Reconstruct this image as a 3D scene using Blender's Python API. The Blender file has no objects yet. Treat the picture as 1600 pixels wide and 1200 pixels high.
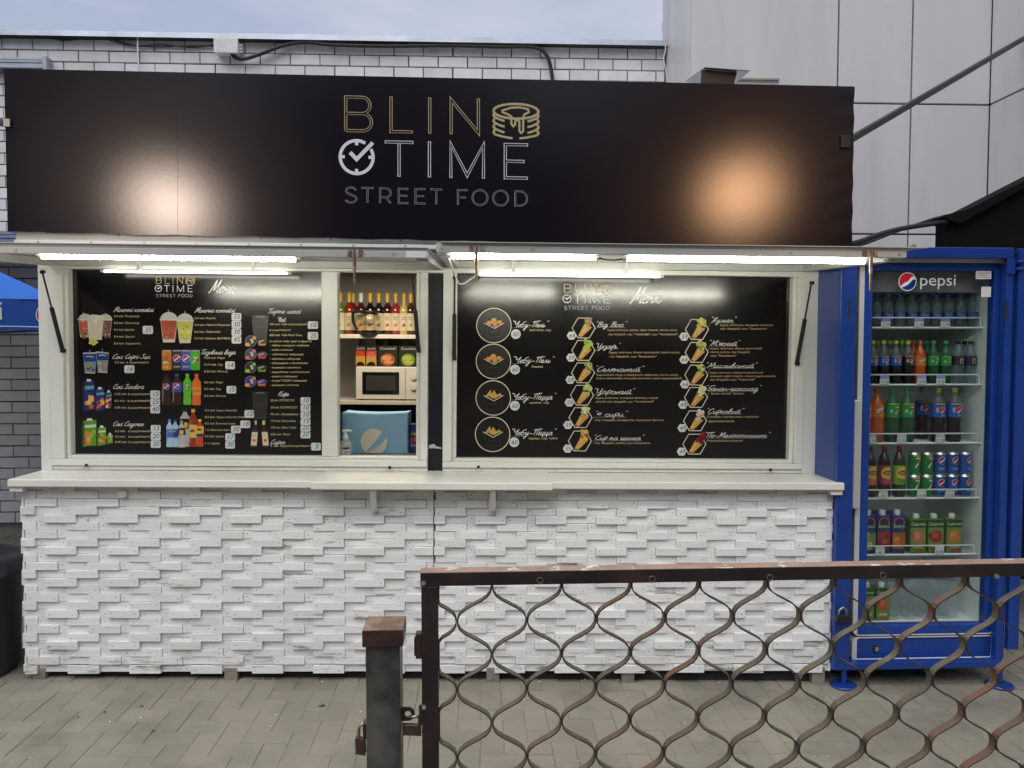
import bpy, bmesh, math, random
from mathutils import Vector, Matrix, Euler
from mathutils.geometry import tessellate_polygon
random.seed(11)
R = math.radians
S = bpy.context.scene
C = S.collection

# ------------------------------------------------------------------ camera
FPX = 1209.0                                     # focal length in pixels of a 1600 px wide picture
EYE = Vector((0.0, -3.8, 1.6))
cam_d = bpy.data.cameras.new('camera')
cam_d.sensor_width = 36.0
cam_d.lens = 36.0 * FPX / 1600.0
cam_d.clip_end = 500.0
cam = bpy.data.objects.new('camera', cam_d)
cam.location = EYE
cam.rotation_euler = (R(90 - 2.6), 0.0, R(-2.4))
C.objects.link(cam)
S.camera = cam
RM = Euler((R(90 - 2.6), 0.0, R(-2.4))).to_matrix()

# ------------------------------------------------------------------ world: pale overcast evening sky
W = bpy.data.worlds.new('World')
S.world = W
W.use_nodes = True
wt = W.node_tree
bg = wt.nodes['Background']
sky = wt.nodes.new('ShaderNodeTexSky')
sky.sky_type = 'NISHITA'
sky.sun_disc = False
sky.sun_elevation = R(57)
sky.sun_rotation = R(200)
sky.dust_density = 2.0
wtc = wt.nodes.new('ShaderNodeTexCoord')
wmap = wt.nodes.new('ShaderNodeMapping')
wmap.inputs['Scale'].default_value = (1.0, 1.0, 2.6)
wn = wt.nodes.new('ShaderNodeTexNoise')
wn.inputs['Scale'].default_value = 2.2
wn.inputs['Detail'].default_value = 5.0
wr = wt.nodes.new('ShaderNodeValToRGB')
wr.color_ramp.elements[0].position = 0.41
wr.color_ramp.elements[0].color = (3.8, 4.25, 5.6, 1)
wr.color_ramp.elements[1].position = 0.60
wr.color_ramp.elements[1].color = (5.9, 6.1, 6.8, 1)
wmix = wt.nodes.new('ShaderNodeMixRGB')
wmix.inputs[0].default_value = 0.86
wt.links.new(wtc.outputs['Generated'], wmap.inputs[0])
wt.links.new(wmap.outputs[0], wn.inputs['Vector'])
wt.links.new(wn.outputs[0], wr.inputs[0])
wt.links.new(sky.outputs[0], wmix.inputs[1])
wt.links.new(wr.outputs[0], wmix.inputs[2])
wt.links.new(wmix.outputs[0], bg.inputs[0])
bg.inputs[1].default_value = 0.08

# ------------------------------------------------------------------ sun: veiled, very soft, from behind the camera
sun_d = bpy.data.lights.new('sun', 'SUN')
sun_d.energy = 1.5
sun_d.angle = R(58)
sun_d.color = (1.0, 0.98, 0.96)
sun = bpy.data.objects.new('sun', sun_d)
sun.rotation_euler = (R(33), 0, R(-22))
C.objects.link(sun)

# ------------------------------------------------------------------ two warm floodlights across the square, aimed at the sign
def lamp(loc, aim, col, power, rad, size):
    d = bpy.data.lights.new('floodlight', 'SPOT')
    d.energy = power
    d.color = col
    d.shadow_soft_size = rad
    d.spot_size = R(size)
    d.spot_blend = 1.0
    o = bpy.data.objects.new('floodlight', d)
    o.location = loc
    o.rotation_euler = (Vector(aim) - Vector(loc)).to_track_quat('-Z', 'Y').to_euler()
    C.objects.link(o)
lamp((-4.50, -7.0, 3.56), (-1.62, 0.0, 2.40), (1.0, .78, .64), 310.0, .13, 15.0)
lamp((3.36, -7.0, 3.74), (1.24, 0.0, 2.42), (1.0, .54, .28), 225.0, .13, 15.0)

S.view_settings.view_transform = 'Standard'
S.view_settings.look = 'None'
S.view_settings.exposure = 0.6
S.view_settings.gamma = 1.0
S.cycles.transparent_max_bounces = 16
S.cycles.max_bounces = 6
S.cycles.diffuse_bounces = 3
S.cycles.glossy_bounces = 3
S.cycles.adaptive_threshold = 0.02
S.cycles.sample_clamp_indirect = 6.0
S.cycles.caustics_reflective = False
S.cycles.caustics_refractive = False

# ------------------------------------------------------------------ pixel -> place helpers
def ray(px, py):
    return RM @ Vector(((px - 800) / FPX, -(py - 600) / FPX, -1.0))
def at(px, py, Y):
    d = ray(px, py)
    return EYE + d * ((Y - EYE.y) / d.y)
def gnd(px, py, z=0.0):
    d = ray(px, py)
    return EYE + d * ((z + G0 - EYE.z) / (d.z + GS * d.x))
# the ground falls slightly towards the fridge
GS, G0 = .0178, -.062
def gz(x):
    return G0 - GS * x
# the kiosk stands a little crooked on its blocks: its own frame of reference
K = Matrix.Rotation(R(-1.0), 4, 'Z') @ Matrix.Rotation(R(0.5), 4, 'Y')
KI = K.inverted()
KEYE = KI @ EYE
KI3 = KI.to_3x3()
def kat(px, py, Y):
    d = KI3 @ ray(px, py)
    return KEYE + d * ((Y - KEYE.y) / d.y)
I4 = Matrix.Identity(4)

# ------------------------------------------------------------------ materials
MATS = {}
def mat(name, col, rough=0.5, metal=0.0, var=0.0, vs=6.0, bump=0.0, bs=60.0, island=0.0, spec=0.5, coat=0.0,
        stain=None, ss=3.0, st=(0.5, 0.65), stretch=(1, 1, 1), rvar=0.0):
    if name in MATS:
        return MATS[name]
    m = bpy.data.materials.new(name)
    m.use_nodes = True
    nt = m.node_tree
    p = nt.nodes['Principled BSDF']
    L = nt.links.new
    p.inputs['Roughness'].default_value = rough
    p.inputs['Metallic'].default_value = metal
    p.inputs['Specular IOR Level'].default_value = spec
    p.inputs['Coat Weight'].default_value = coat
    p.inputs['Base Color'].default_value = (*col, 1)
    if var or bump or island or stain or rvar:
        geo = nt.nodes.new('ShaderNodeNewGeometry')
        mp = nt.nodes.new('ShaderNodeMapping')
        mp.inputs['Scale'].default_value = stretch
        L(geo.outputs['Position'], mp.inputs[0])
        cur = None
        if var:
            n = nt.nodes.new('ShaderNodeTexNoise')
            n.inputs['Scale'].default_value = vs
            n.inputs['Detail'].default_value = 6
            L(mp.outputs[0], n.inputs['Vector'])
            mr = nt.nodes.new('ShaderNodeMapRange')
            mr.inputs['From Min'].default_value = 0.3
            mr.inputs['From Max'].default_value = 0.7
            mr.inputs['To Min'].default_value = 1 - var
            mr.inputs['To Max'].default_value = 1 + var
            L(n.outputs[0], mr.inputs[0])
            cur = mr.outputs[0]
            if rvar:
                m2 = nt.nodes.new('ShaderNodeMapRange')
                m2.inputs['From Min'].default_value = 0.3
                m2.inputs['From Max'].default_value = 0.7
                m2.inputs['To Min'].default_value = max(0.02, rough - rvar)
                m2.inputs['To Max'].default_value = min(1, rough + rvar)
                L(n.outputs[0], m2.inputs[0])
                L(m2.outputs[0], p.inputs['Roughness'])
        if island:
            mr = nt.nodes.new('ShaderNodeMapRange')
            mr.inputs['To Min'].default_value = 1 - island
            mr.inputs['To Max'].default_value = 1 + island
            oi = nt.nodes.new('ShaderNodeObjectInfo')
            ad = nt.nodes.new('ShaderNodeMath')
            L(geo.outputs['Random Per Island'], ad.inputs[0])
            L(oi.outputs['Random'], ad.inputs[1])
            fr = nt.nodes.new('ShaderNodeMath')
            fr.operation = 'FRACT'
            L(ad.outputs[0], fr.inputs[0])
            L(fr.outputs[0], mr.inputs[0])
            if cur is None:
                cur = mr.outputs[0]
            else:
                mu = nt.nodes.new('ShaderNodeMath')
                mu.operation = 'MULTIPLY'
                L(cur, mu.inputs[0])
                L(mr.outputs[0], mu.inputs[1])
                cur = mu.outputs[0]
        colout = None
        if cur is not None:
            vm = nt.nodes.new('ShaderNodeVectorMath')
            vm.operation = 'SCALE'
            vm.inputs[0].default_value = col
            L(cur, vm.inputs['Scale'])
            colout = vm.outputs[0]
        if stain:
            n = nt.nodes.new('ShaderNodeTexNoise')
            n.inputs['Scale'].default_value = ss
            n.inputs['Detail'].default_value = 8
            n.inputs['Roughness'].default_value = 0.62
            L(mp.outputs[0], n.inputs['Vector'])
            mr = nt.nodes.new('ShaderNodeMapRange')
            mr.inputs['From Min'].default_value = st[0]
            mr.inputs['From Max'].default_value = st[1]
            L(n.outputs[0], mr.inputs[0])
            mx = nt.nodes.new('ShaderNodeMixRGB')
            L(mr.outputs[0], mx.inputs[0])
            if colout is not None:
                L(colout, mx.inputs[1])
            else:
                mx.inputs[1].default_value = (*col, 1)
            mx.inputs[2].default_value = (*stain, 1)
            colout = mx.outputs[0]
        if colout is not None:
            L(colout, p.inputs['Base Color'])
        if bump:
            n = nt.nodes.new('ShaderNodeTexNoise')
            n.inputs['Scale'].default_value = bs
            n.inputs['Detail'].default_value = 5
            L(mp.outputs[0], n.inputs['Vector'])
            b = nt.nodes.new('ShaderNodeBump')
            b.inputs['Strength'].default_value = 1.0
            b.inputs['Distance'].default_value = bump
            L(n.outputs[0], b.inputs['Height'])
            L(b.outputs[0], p.inputs['Normal'])
    MATS[name] = m
    return m
def lin(r, g, b):
    f = lambda c: ((c / 255 + 0.055) / 1.055) ** 2.4 if c > 10 else c / 255 / 12.92
    return (f(r), f(g), f(b))
def pc(r, g, b, rough=0.35, k=0.85):           # a printed colour, given as sRGB
    l = lin(r, g, b)
    return mat('print_%d_%d_%d' % (r, g, b), tuple(c * k for c in l), rough)
def emit(name, col, strength):
    m = bpy.data.materials.new(name)
    m.use_nodes = True
    p = m.node_tree.nodes['Principled BSDF']
    p.inputs['Base Color'].default_value = (0.8, 0.8, 0.8, 1)
    p.inputs['Emission Color'].default_value = (*col, 1)
    p.inputs['Emission Strength'].default_value = strength
    return m
def shell(name, tint, rough=0.02, ior=1.45, body=None, bodyfac=0.0):
    """thin clear skin: tinted see-through plus mirror by Fresnel, optionally partly filled with a dull body colour"""
    if name in MATS:
        return MATS[name]
    m = bpy.data.materials.new(name)
    m.use_nodes = True
    nt = m.node_tree
    L = nt.links.new
    nt.nodes.remove(nt.nodes['Principled BSDF'])
    out = nt.nodes['Material Output']
    tr = nt.nodes.new('ShaderNodeBsdfTransparent')
    tr.inputs[0].default_value = (*tint, 1)
    gl = nt.nodes.new('ShaderNodeBsdfGlossy')
    gl.inputs['Roughness'].default_value = rough
    fr = nt.nodes.new('ShaderNodeFresnel')
    fr.inputs[0].default_value = ior
    geo = nt.nodes.new('ShaderNodeNewGeometry')
    sub = nt.nodes.new('ShaderNodeMath')
    sub.operation = 'SUBTRACT'
    sub.inputs[0].default_value = 1.0
    L(geo.outputs['Backfacing'], sub.inputs[1])
    mu = nt.nodes.new('ShaderNodeMath')
    mu.operation = 'MULTIPLY'
    L(fr.outputs[0], mu.inputs[0])
    L(sub.outputs[0], mu.inputs[1])
    base = tr.outputs[0]
    if body:
        df = nt.nodes.new('ShaderNodeBsdfDiffuse')
        df.inputs[0].default_value = (*body, 1)
        mb = nt.nodes.new('ShaderNodeMixShader')
        mb.inputs[0].default_value = bodyfac
        L(tr.outputs[0], mb.inputs[1])
        L(df.outputs[0], mb.inputs[2])
        base = mb.outputs[0]
    mx = nt.nodes.new('ShaderNodeMixShader')
    L(mu.outputs[0], mx.inputs[0])
    L(base, mx.inputs[1])
    L(gl.outputs[0], mx.inputs[2])
    L(mx.outputs[0], out.inputs[0])
    MATS[name] = m
    return m

def satin(name, col, rough, ior=1.5, bump=0.0, bs=1.3):
    """dull body under a satin film with a compact highlight"""
    m = bpy.data.materials.new(name)
    m.use_nodes = True
    nt = m.node_tree
    L = nt.links.new
    nt.nodes.remove(nt.nodes['Principled BSDF'])
    df = nt.nodes.new('ShaderNodeBsdfDiffuse')
    df.inputs[0].default_value = (*col, 1)
    gl = nt.nodes.new('ShaderNodeBsdfGlossy')
    gl.distribution = 'BECKMANN'
    gl.inputs['Roughness'].default_value = rough
    fr = nt.nodes.new('ShaderNodeFresnel')
    fr.inputs[0].default_value = ior
    mx = nt.nodes.new('ShaderNodeMixShader')
    g2 = nt.nodes.new('ShaderNodeBsdfGlossy')
    g2.distribution = 'BECKMANN'
    g2.inputs['Roughness'].default_value = rough * 1.75
    gm = nt.nodes.new('ShaderNodeMixShader')
    gm.inputs[0].default_value = .30
    L(gl.outputs[0], gm.inputs[1])
    L(g2.outputs[0], gm.inputs[2])
    L(fr.outputs[0], mx.inputs[0])
    L(df.outputs[0], mx.inputs[1])
    L(gm.outputs[0], mx.inputs[2])
    L(mx.outputs[0], nt.nodes['Material Output'].inputs[0])
    if bump:
        geo = nt.nodes.new('ShaderNodeNewGeometry')
        n = nt.nodes.new('ShaderNodeTexNoise')
        n.inputs['Scale'].default_value = bs
        L(geo.outputs['Position'], n.inputs['Vector'])
        n2 = nt.nodes.new('ShaderNodeTexNoise')
        n2.inputs['Scale'].default_value = 60
        L(geo.outputs['Position'], n2.inputs['Vector'])
        ad = nt.nodes.new('ShaderNodeMath')
        ad.operation = 'MULTIPLY_ADD'
        ad.inputs[1].default_value = .05
        L(n2.outputs[0], ad.inputs[0])
        L(n.outputs[0], ad.inputs[2])
        b = nt.nodes.new('ShaderNodeBump')
        b.inputs['Distance'].default_value = bump
        L(ad.outputs[0], b.inputs['Height'])
        L(b.outputs[0], gl.inputs['Normal'])
    MATS[name] = m
    return m

# ------------------------------------------------------------------ objects, things and parts
ORG = {}
def link(o, parent=None, kind=None):
    C.objects.link(o)
    if parent is not None:
        o.parent = parent
    if kind:
        o['kind'] = kind
    return o
def tag(o, label, cat, group=None):
    o['label'] = label
    o['category'] = cat
    if group:
        o['group'] = group
    return o
def thing(name, label, cat, base, group=None, M=I4):
    o = bpy.data.objects.new(name, None)
    C.objects.link(o)
    o.empty_display_size = 0.1
    o.matrix_world = M @ Matrix.Translation(Vector(base))
    ORG[o.name] = Vector(base)
    return tag(o, label, cat, group)
class MB:
    """collects shapes; build() links them as one mesh object"""
    def __init__(s):
        s.v, s.f, s.m, s.sm = [], [], [], []
    def add(s, vs, fs, mi=0, smooth=False):
        o = len(s.v)
        s.v += [Vector(v) for v in vs]
        for f in fs:
            s.f.append([i + o for i in f])
            s.m.append(mi)
            s.sm.append(smooth)
        return s
    def box(s, x0, x1, y0, y1, z0, z1, mi=0):
        vs = [(x0, y0, z0), (x1, y0, z0), (x1, y1, z0), (x0, y1, z0), (x0, y0, z1), (x1, y0, z1), (x1, y1, z1), (x0, y1, z1)]
        return s.add(vs, [(3, 2, 1, 0), (4, 5, 6, 7), (0, 1, 5, 4), (1, 2, 6, 5), (2, 3, 7, 6), (3, 0, 4, 7)], mi)
    def prism(s, poly, a0, a1, axis='y', mi=0):
        """poly in (x,z) for axis y, (y,z) for axis x, (x,y) for axis z, extruded a0..a1"""
        mk = {'y': lambda p, a: (p[0], a, p[1]), 'x': lambda p, a: (a, p[0], p[1]), 'z': lambda p, a: (p[0], p[1], a)}[axis]
        n = len(poly)
        vs = [mk(p, a0) for p in poly] + [mk(p, a1) for p in poly]
        tri = tessellate_polygon([[Vector((p[0], p[1], 0)) for p in poly]])
        fs = [tuple(t) for t in tri] + [tuple(i + n for i in reversed(t)) for t in tri]
        fs += [(i, (i + 1) % n, (i + 1) % n + n, i + n) for i in range(n)]
        return s.add(vs, fs, mi)
    def lathe(s, prof, n=16, c=(0, 0, 0), mi=0, smooth=True, cap=True, sy=1.0):
        vs, fs = [], []
        for r, z in prof:
            for k in range(n):
                a = 2 * math.pi * k / n
                vs.append((c[0] + r * math.cos(a), c[1] + sy * r * math.sin(a), c[2] + z))
        for j in range(len(prof) - 1):
            for k in range(n):
                k2 = (k + 1) % n
                fs.append((j * n + k, j * n + k2, (j + 1) * n + k2, (j + 1) * n + k))
        s.add(vs, fs, mi, smooth)
        if cap:
            s.add(vs[:n], [tuple(reversed(range(n)))], mi)
            s.add(vs[-n:], [tuple(range(n))], mi)
        return s
    def tube(s, pts, r, n=8, mi=0, flat=None):
        pts = [Vector(p) for p in pts]
        vs, fs = [], []
        up0 = Vector((0, 0, 1))
        for i, p in enumerate(pts):
            d = (pts[min(i + 1, len(pts) - 1)] - pts[max(i - 1, 0)]).normalized()
            u = up0 if abs(d.z) < 0.95 else Vector((0, 1, 0))
            a = d.cross(u).normalized()
            b = a.cross(d).normalized()
            rr = r[i] if isinstance(r, (list, tuple)) else r
            ph = math.pi / n if n == 4 else 0
            for k in range(n):
                t = 2 * math.pi * k / n + ph
                vs.append(p + a * math.cos(t) * rr + b * math.sin(t) * rr)
        for j in range(len(pts) - 1):
            for k in range(n):
                k2 = (k + 1) % n
                fs.append((j * n + k, j * n + k2, (j + 1) * n + k2, (j + 1) * n + k))
        s.add(vs, fs, mi, n > 4)
        s.add(vs[:n], [tuple(reversed(range(n)))], mi)
        s.add(vs[-n:], [tuple(range(n))], mi)
        return s
    def mesh(s, name, mats, off=None):
        me = bpy.data.meshes.new(name)
        off = off or Vector((0, 0, 0))
        me.from_pydata([v - off for v in s.v], [], s.f)
        for m in (mats if isinstance(mats, (list, tuple)) else [mats]):
            me.materials.append(m)
        me.polygons.foreach_set('material_index', s.m)
        me.polygons.foreach_set('use_smooth', s.sm)
        me.update()
        return me
    def build(s, name, mats, parent=None, M=None, bevel=0.0, kind=None, off=None):
        if off is None:
            off = ORG.get(parent.name, Vector((0, 0, 0))) if parent is not None else Vector((0, 0, 0))
        o = bpy.data.objects.new(name, s.mesh(name, mats, off))
        link(o, parent, kind)
        if parent is not None:
            ORG[o.name] = off
        elif M is not None:
            o.matrix_world = M
        if bevel:
            b = o.modifiers.new('bevel', 'BEVEL')
            b.width = bevel
            b.segments = 2
            b.limit_method = 'ANGLE'
            b.angle_limit = R(40)
        return o
def single(name, mb, mats, label, cat, base, M=I4, group=None, bevel=0.0):
    o = bpy.data.objects.new(name, mb.mesh(name, mats, Vector(base)))
    C.objects.link(o)
    o.matrix_world = M @ Matrix.Translation(Vector(base))
    ORG[o.name] = Vector(base)
    if bevel:
        b = o.modifiers.new('bevel', 'BEVEL')
        b.width = bevel
        b.segments = 2
        b.limit_method = 'ANGLE'
        b.angle_limit = R(40)
    return tag(o, label, cat, group)
def kids(o):
    return [c for c in C.objects if c.parent == o]
def dup(root, loc, label, M=I4, rz=0.0):
    """a copy of a thing with copies of its parts and sub-parts"""
    r = root.copy()
    C.objects.link(r)
    r.matrix_world = M @ Matrix.Translation(Vector(loc)) @ Matrix.Rotation(rz, 4, 'Z')
    r['label'] = label
    for ch in KIDS[root.name]:
        c = ch.copy()
        C.objects.link(c)
        c.parent = r
        for g in KIDS.get(ch.name, ()):
            d = g.copy()
            C.objects.link(d)
            d.parent = c
    return r
KIDS = {}
def note(root):
    KIDS[root.name] = kids(root)
    for k in KIDS[root.name]:
        KIDS[k.name] = kids(k)
    return root
ORD = ['first', 'second', 'third', 'fourth', 'fifth', 'sixth', 'seventh', 'eighth', 'ninth', 'tenth', 'eleventh', 'twelfth']

# ------------------------------------------------------------------ lettering and print
TXT = {}
def glyphs(body, bold=0.0):
    """outlines of a line of text at size 1: list of (outer, holes); plus its width"""
    if (body, bold) in TXT:
        return TXT[(body, bold)]
    sub = body.translate(str.maketrans('аеорсухіАВЕКМНОРСТХІ', 'aeopcyxiABEKMHOPCTXI'))
    cu = bpy.data.curves.new('t', 'FONT')
    cu.body = sub
    cu.size = 1.0
    cu.resolution_u = 3
    cu.fill_mode = 'NONE'
    cu.offset = bold
    ob = bpy.data.objects.new('t', cu)
    me = bpy.data.meshes.new_from_object(ob)
    nxt = {}
    for e in me.edges:
        a, b = e.vertices
        nxt.setdefault(a, []).append(b)
        nxt.setdefault(b, []).append(a)
    co = [Vector((v.co.x, v.co.y)) for v in me.vertices]
    seen, loops = set(), []
    for i in sorted(nxt):
        if i in seen:
            continue
        lp, cur, prev = [], i, None
        while cur not in seen:
            seen.add(cur)
            lp.append(cur)
            n = [k for k in nxt[cur] if k != prev and k not in seen]
            if not n:
                break
            prev, cur = cur, n[0]
        # vertex order of the outline as stored gives its direction
        if len(lp) > 2:
            if lp[1] != lp[0] + 1 and lp[-1] == lp[0] + 1:
                lp = [lp[0]] + lp[:0:-1]
            loops.append([co[k] for k in lp])
    def area(p):
        return 0.5 * sum(p[i].x * p[(i + 1) % len(p)].y - p[(i + 1) % len(p)].x * p[i].y for i in range(len(p)))
    def inside(q, p):
        c = False
        for i in range(len(p)):
            a, b = p[i], p[(i + 1) % len(p)]
            if (a.y > q.y) != (b.y > q.y) and q.x < (b.x - a.x) * (q.y - a.y) / (b.y - a.y) + a.x:
                c = not c
        return c
    ar = [area(l) for l in loops]
    res, w = [], 0.0
    if loops:
        own = {}
        for i in range(len(loops)):
            box = [j for j in range(len(loops)) if j != i and abs(ar[j]) > abs(ar[i]) and all(inside(p, loops[j]) for p in loops[i][::3])]
            if box:
                j = min(box, key=lambda k: abs(ar[k]))
                if ar[j] * ar[i] < 0:
                    own[i] = j
        solid = [i for i in range(len(loops)) if i not in own]
        holes = {i: [loops[k] for k in own if own[k] == i] for i in solid}
        res = [(loops[i], holes[i]) for i in solid]
        w = max(p.x for l in loops for p in l)
    bpy.data.meshes.remove(me)
    bpy.data.objects.remove(ob)
    bpy.data.curves.remove(cu)
    TXT[(body, bold)] = (res, w)
    return TXT[(body, bold)]

class PR:
    """flat print: polygons on a surface; y runs down when yd is -1 (photo-like board units)"""
    def __init__(s, layer=0):
        s.v, s.f, s.m, s.mats, s.layer = [], [], [], [], layer
    def _mi(s, m):
        if m not in s.mats:
            s.mats.append(m)
        return s.mats.index(m)
    def tris(s, loops, m, lay):
        flat = [p for l in loops for p in l]
        o = len(s.v)
        s.v += [(p[0], p[1], lay) for p in flat]
        for t in tessellate_polygon([[Vector((p[0], p[1], 0)) for p in l] for l in loops]):
            s.f.append([o + i for i in t])
            s.m.append(s._mi(m))
    def poly(s, pts, m):
        s.tris([pts], m, s.layer)
        s.layer += 1
        return s
    def rect(s, x0, y0, x1, y1, m):
        return s.poly([(x0, y0), (x1, y0), (x1, y1), (x0, y1)], m)
    def rrect(s, x0, y0, x1, y1, r, m):
        pts = []
        for cx, cy, a0 in ((x1 - r, y1 - r, 0), (x0 + r, y1 - r, 90), (x0 + r, y0 + r, 180), (x1 - r, y0 + r, 270)):
            for k in range(5):
                a = R(a0 + k * 22.5)
                pts.append((cx + r * math.cos(a), cy + r * math.sin(a)))
        return s.poly(pts, m)
    def disc(s, cx, cy, r, m, n=24, ry=None, a0=0, a1=360):
        ry = r if ry is None else ry
        full = a1 - a0 >= 360
        k = n if full else n + 1
        return s.poly([(cx + r * math.cos(R(a0 + (a1 - a0) * i / n)), cy + ry * math.sin(R(a0 + (a1 - a0) * i / n))) for i in range(k)], m)
    def line(s, pts, w, m, closed=False, same=False):
        pts = [Vector((p[0], p[1])) for p in pts]
        q = [pts[0]]
        for p in pts[1:]:
            if (p - q[-1]).length > 1e-6:
                q.append(p)
        pts = q
        n = len(pts)
        if n < 2:
            return s
        o = len(s.v)
        for i, p in enumerate(pts):
            a = pts[i - 1] if (i > 0 or closed) else None
            b = pts[(i + 1) % n] if (i < n - 1 or closed) else None
            d1 = (p - a).normalized() if a is not None else (b - p).normalized()
            d2 = (b - p).normalized() if b is not None else d1
            t = d1 + d2
            t = t.normalized() if t.length > 1e-4 else d1
            nn = Vector((-t.y, t.x))
            sc = 1.0 / max(0.35, abs(nn.dot(Vector((-d1.y, d1.x)))))
            off = nn * (w / 2 * sc)
            ly = s.layer + 0.7 * i / n
            s.v.append((p.x + off.x, p.y + off.y, ly))
            s.v.append((p.x - off.x, p.y - off.y, ly))
        mi = s._mi(m)
        for i in range(n if closed else n - 1):
            j = (i + 1) % n
            s.f.append([o + 2 * i, o + 2 * i + 1, o + 2 * j + 1, o + 2 * j])
            s.m.append(mi)
        if not same:
            s.layer += 1
        return s
    def ring(s, cx, cy, r, w, m, n=32):
        return s.line([(cx + r * math.cos(2 * math.pi * i / n), cy + r * math.sin(2 * math.pi * i / n)) for i in range(n)], w, m, True)
    def text(s, body, x, y, size, m, width=None, shear=0.0, align='l', yd=-1, rot=0.0, bold=0.0):
        g, w = glyphs(body, bold)
        if not g:
            return s
        kx = size if width is None else width / w
        sx = x - (w * kx * 0.5 if align == 'c' else w * kx if align == 'r' else 0)
        cr, sr = math.cos(rot), math.sin(rot)
        def T(p):
            u, v = p.x * kx + shear * p.y * size, p.y * size
            u, v = u + sx - x, v * yd
            return (x + u * cr - v * sr, y + u * sr + v * cr)
        for k, (o, hs) in enumerate(g):
            s.tris([[T(p) for p in o]] + [[T(p) for p in h] for h in hs], m, s.layer + 0.12 * (k % 3))
        s.layer += 1
        return s
    def refine(s, mx):
        nf, nm = [], []
        st = [(f, m) for f, m in zip(s.f, s.m)]
        while st:
            f, m = st.pop()
            if len(f) > 3:
                st += [((f[0], f[i], f[i + 1]), m) for i in range(1, len(f) - 1)]
                continue
            ln = [abs(s.v[f[i]][0] - s.v[f[(i + 1) % 3]][0]) for i in range(3)]
            k = max(range(3), key=lambda i: ln[i])
            if ln[k] <= mx:
                nf.append(list(f))
                nm.append(m)
                continue
            a, b, c = f[k], f[(k + 1) % 3], f[(k + 2) % 3]
            s.v.append(tuple((s.v[a][j] + s.v[b][j]) / 2 for j in range(3)))
            n = len(s.v) - 1
            st += [((a, n, c), m), ((n, b, c), m)]
        s.f, s.m = nf, nm
        return s
    def build(s, name, parent, fn, off=None):
        if off is None:
            off = ORG.get(parent.name, Vector((0, 0, 0)))
        me = bpy.data.meshes.new(name)
        me.from_pydata([Vector(fn(*v)) - off for v in s.v], [], s.f)
        for m in s.mats:
            me.materials.append(m)
        me.polygons.foreach_set('material_index', s.m)
        me.update()
        o = bpy.data.objects.new(name, me)
        link(o, parent)
        ORG[o.name] = off
        return o
EPS = 0.00016

def crom(pts, n=4):
    if len(pts) < 3:
        return pts
    out = []
    P = [pts[0]] + list(pts) + [pts[-1]]
    for i in range(1, len(P) - 2):
        for k in range(n):
            t = k / n
            a, b, c, d = P[i - 1], P[i], P[i + 1], P[i + 2]
            out.append(tuple(0.5 * (2 * b[j] + (c[j] - a[j]) * t + (2 * a[j] - 5 * b[j] + 4 * c[j] - d[j]) * t * t +
                                    (3 * b[j] - a[j] - 3 * c[j] + d[j]) * t ** 3) for j in (0, 1)))
    out.append(pts[-1])
    return out
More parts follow.
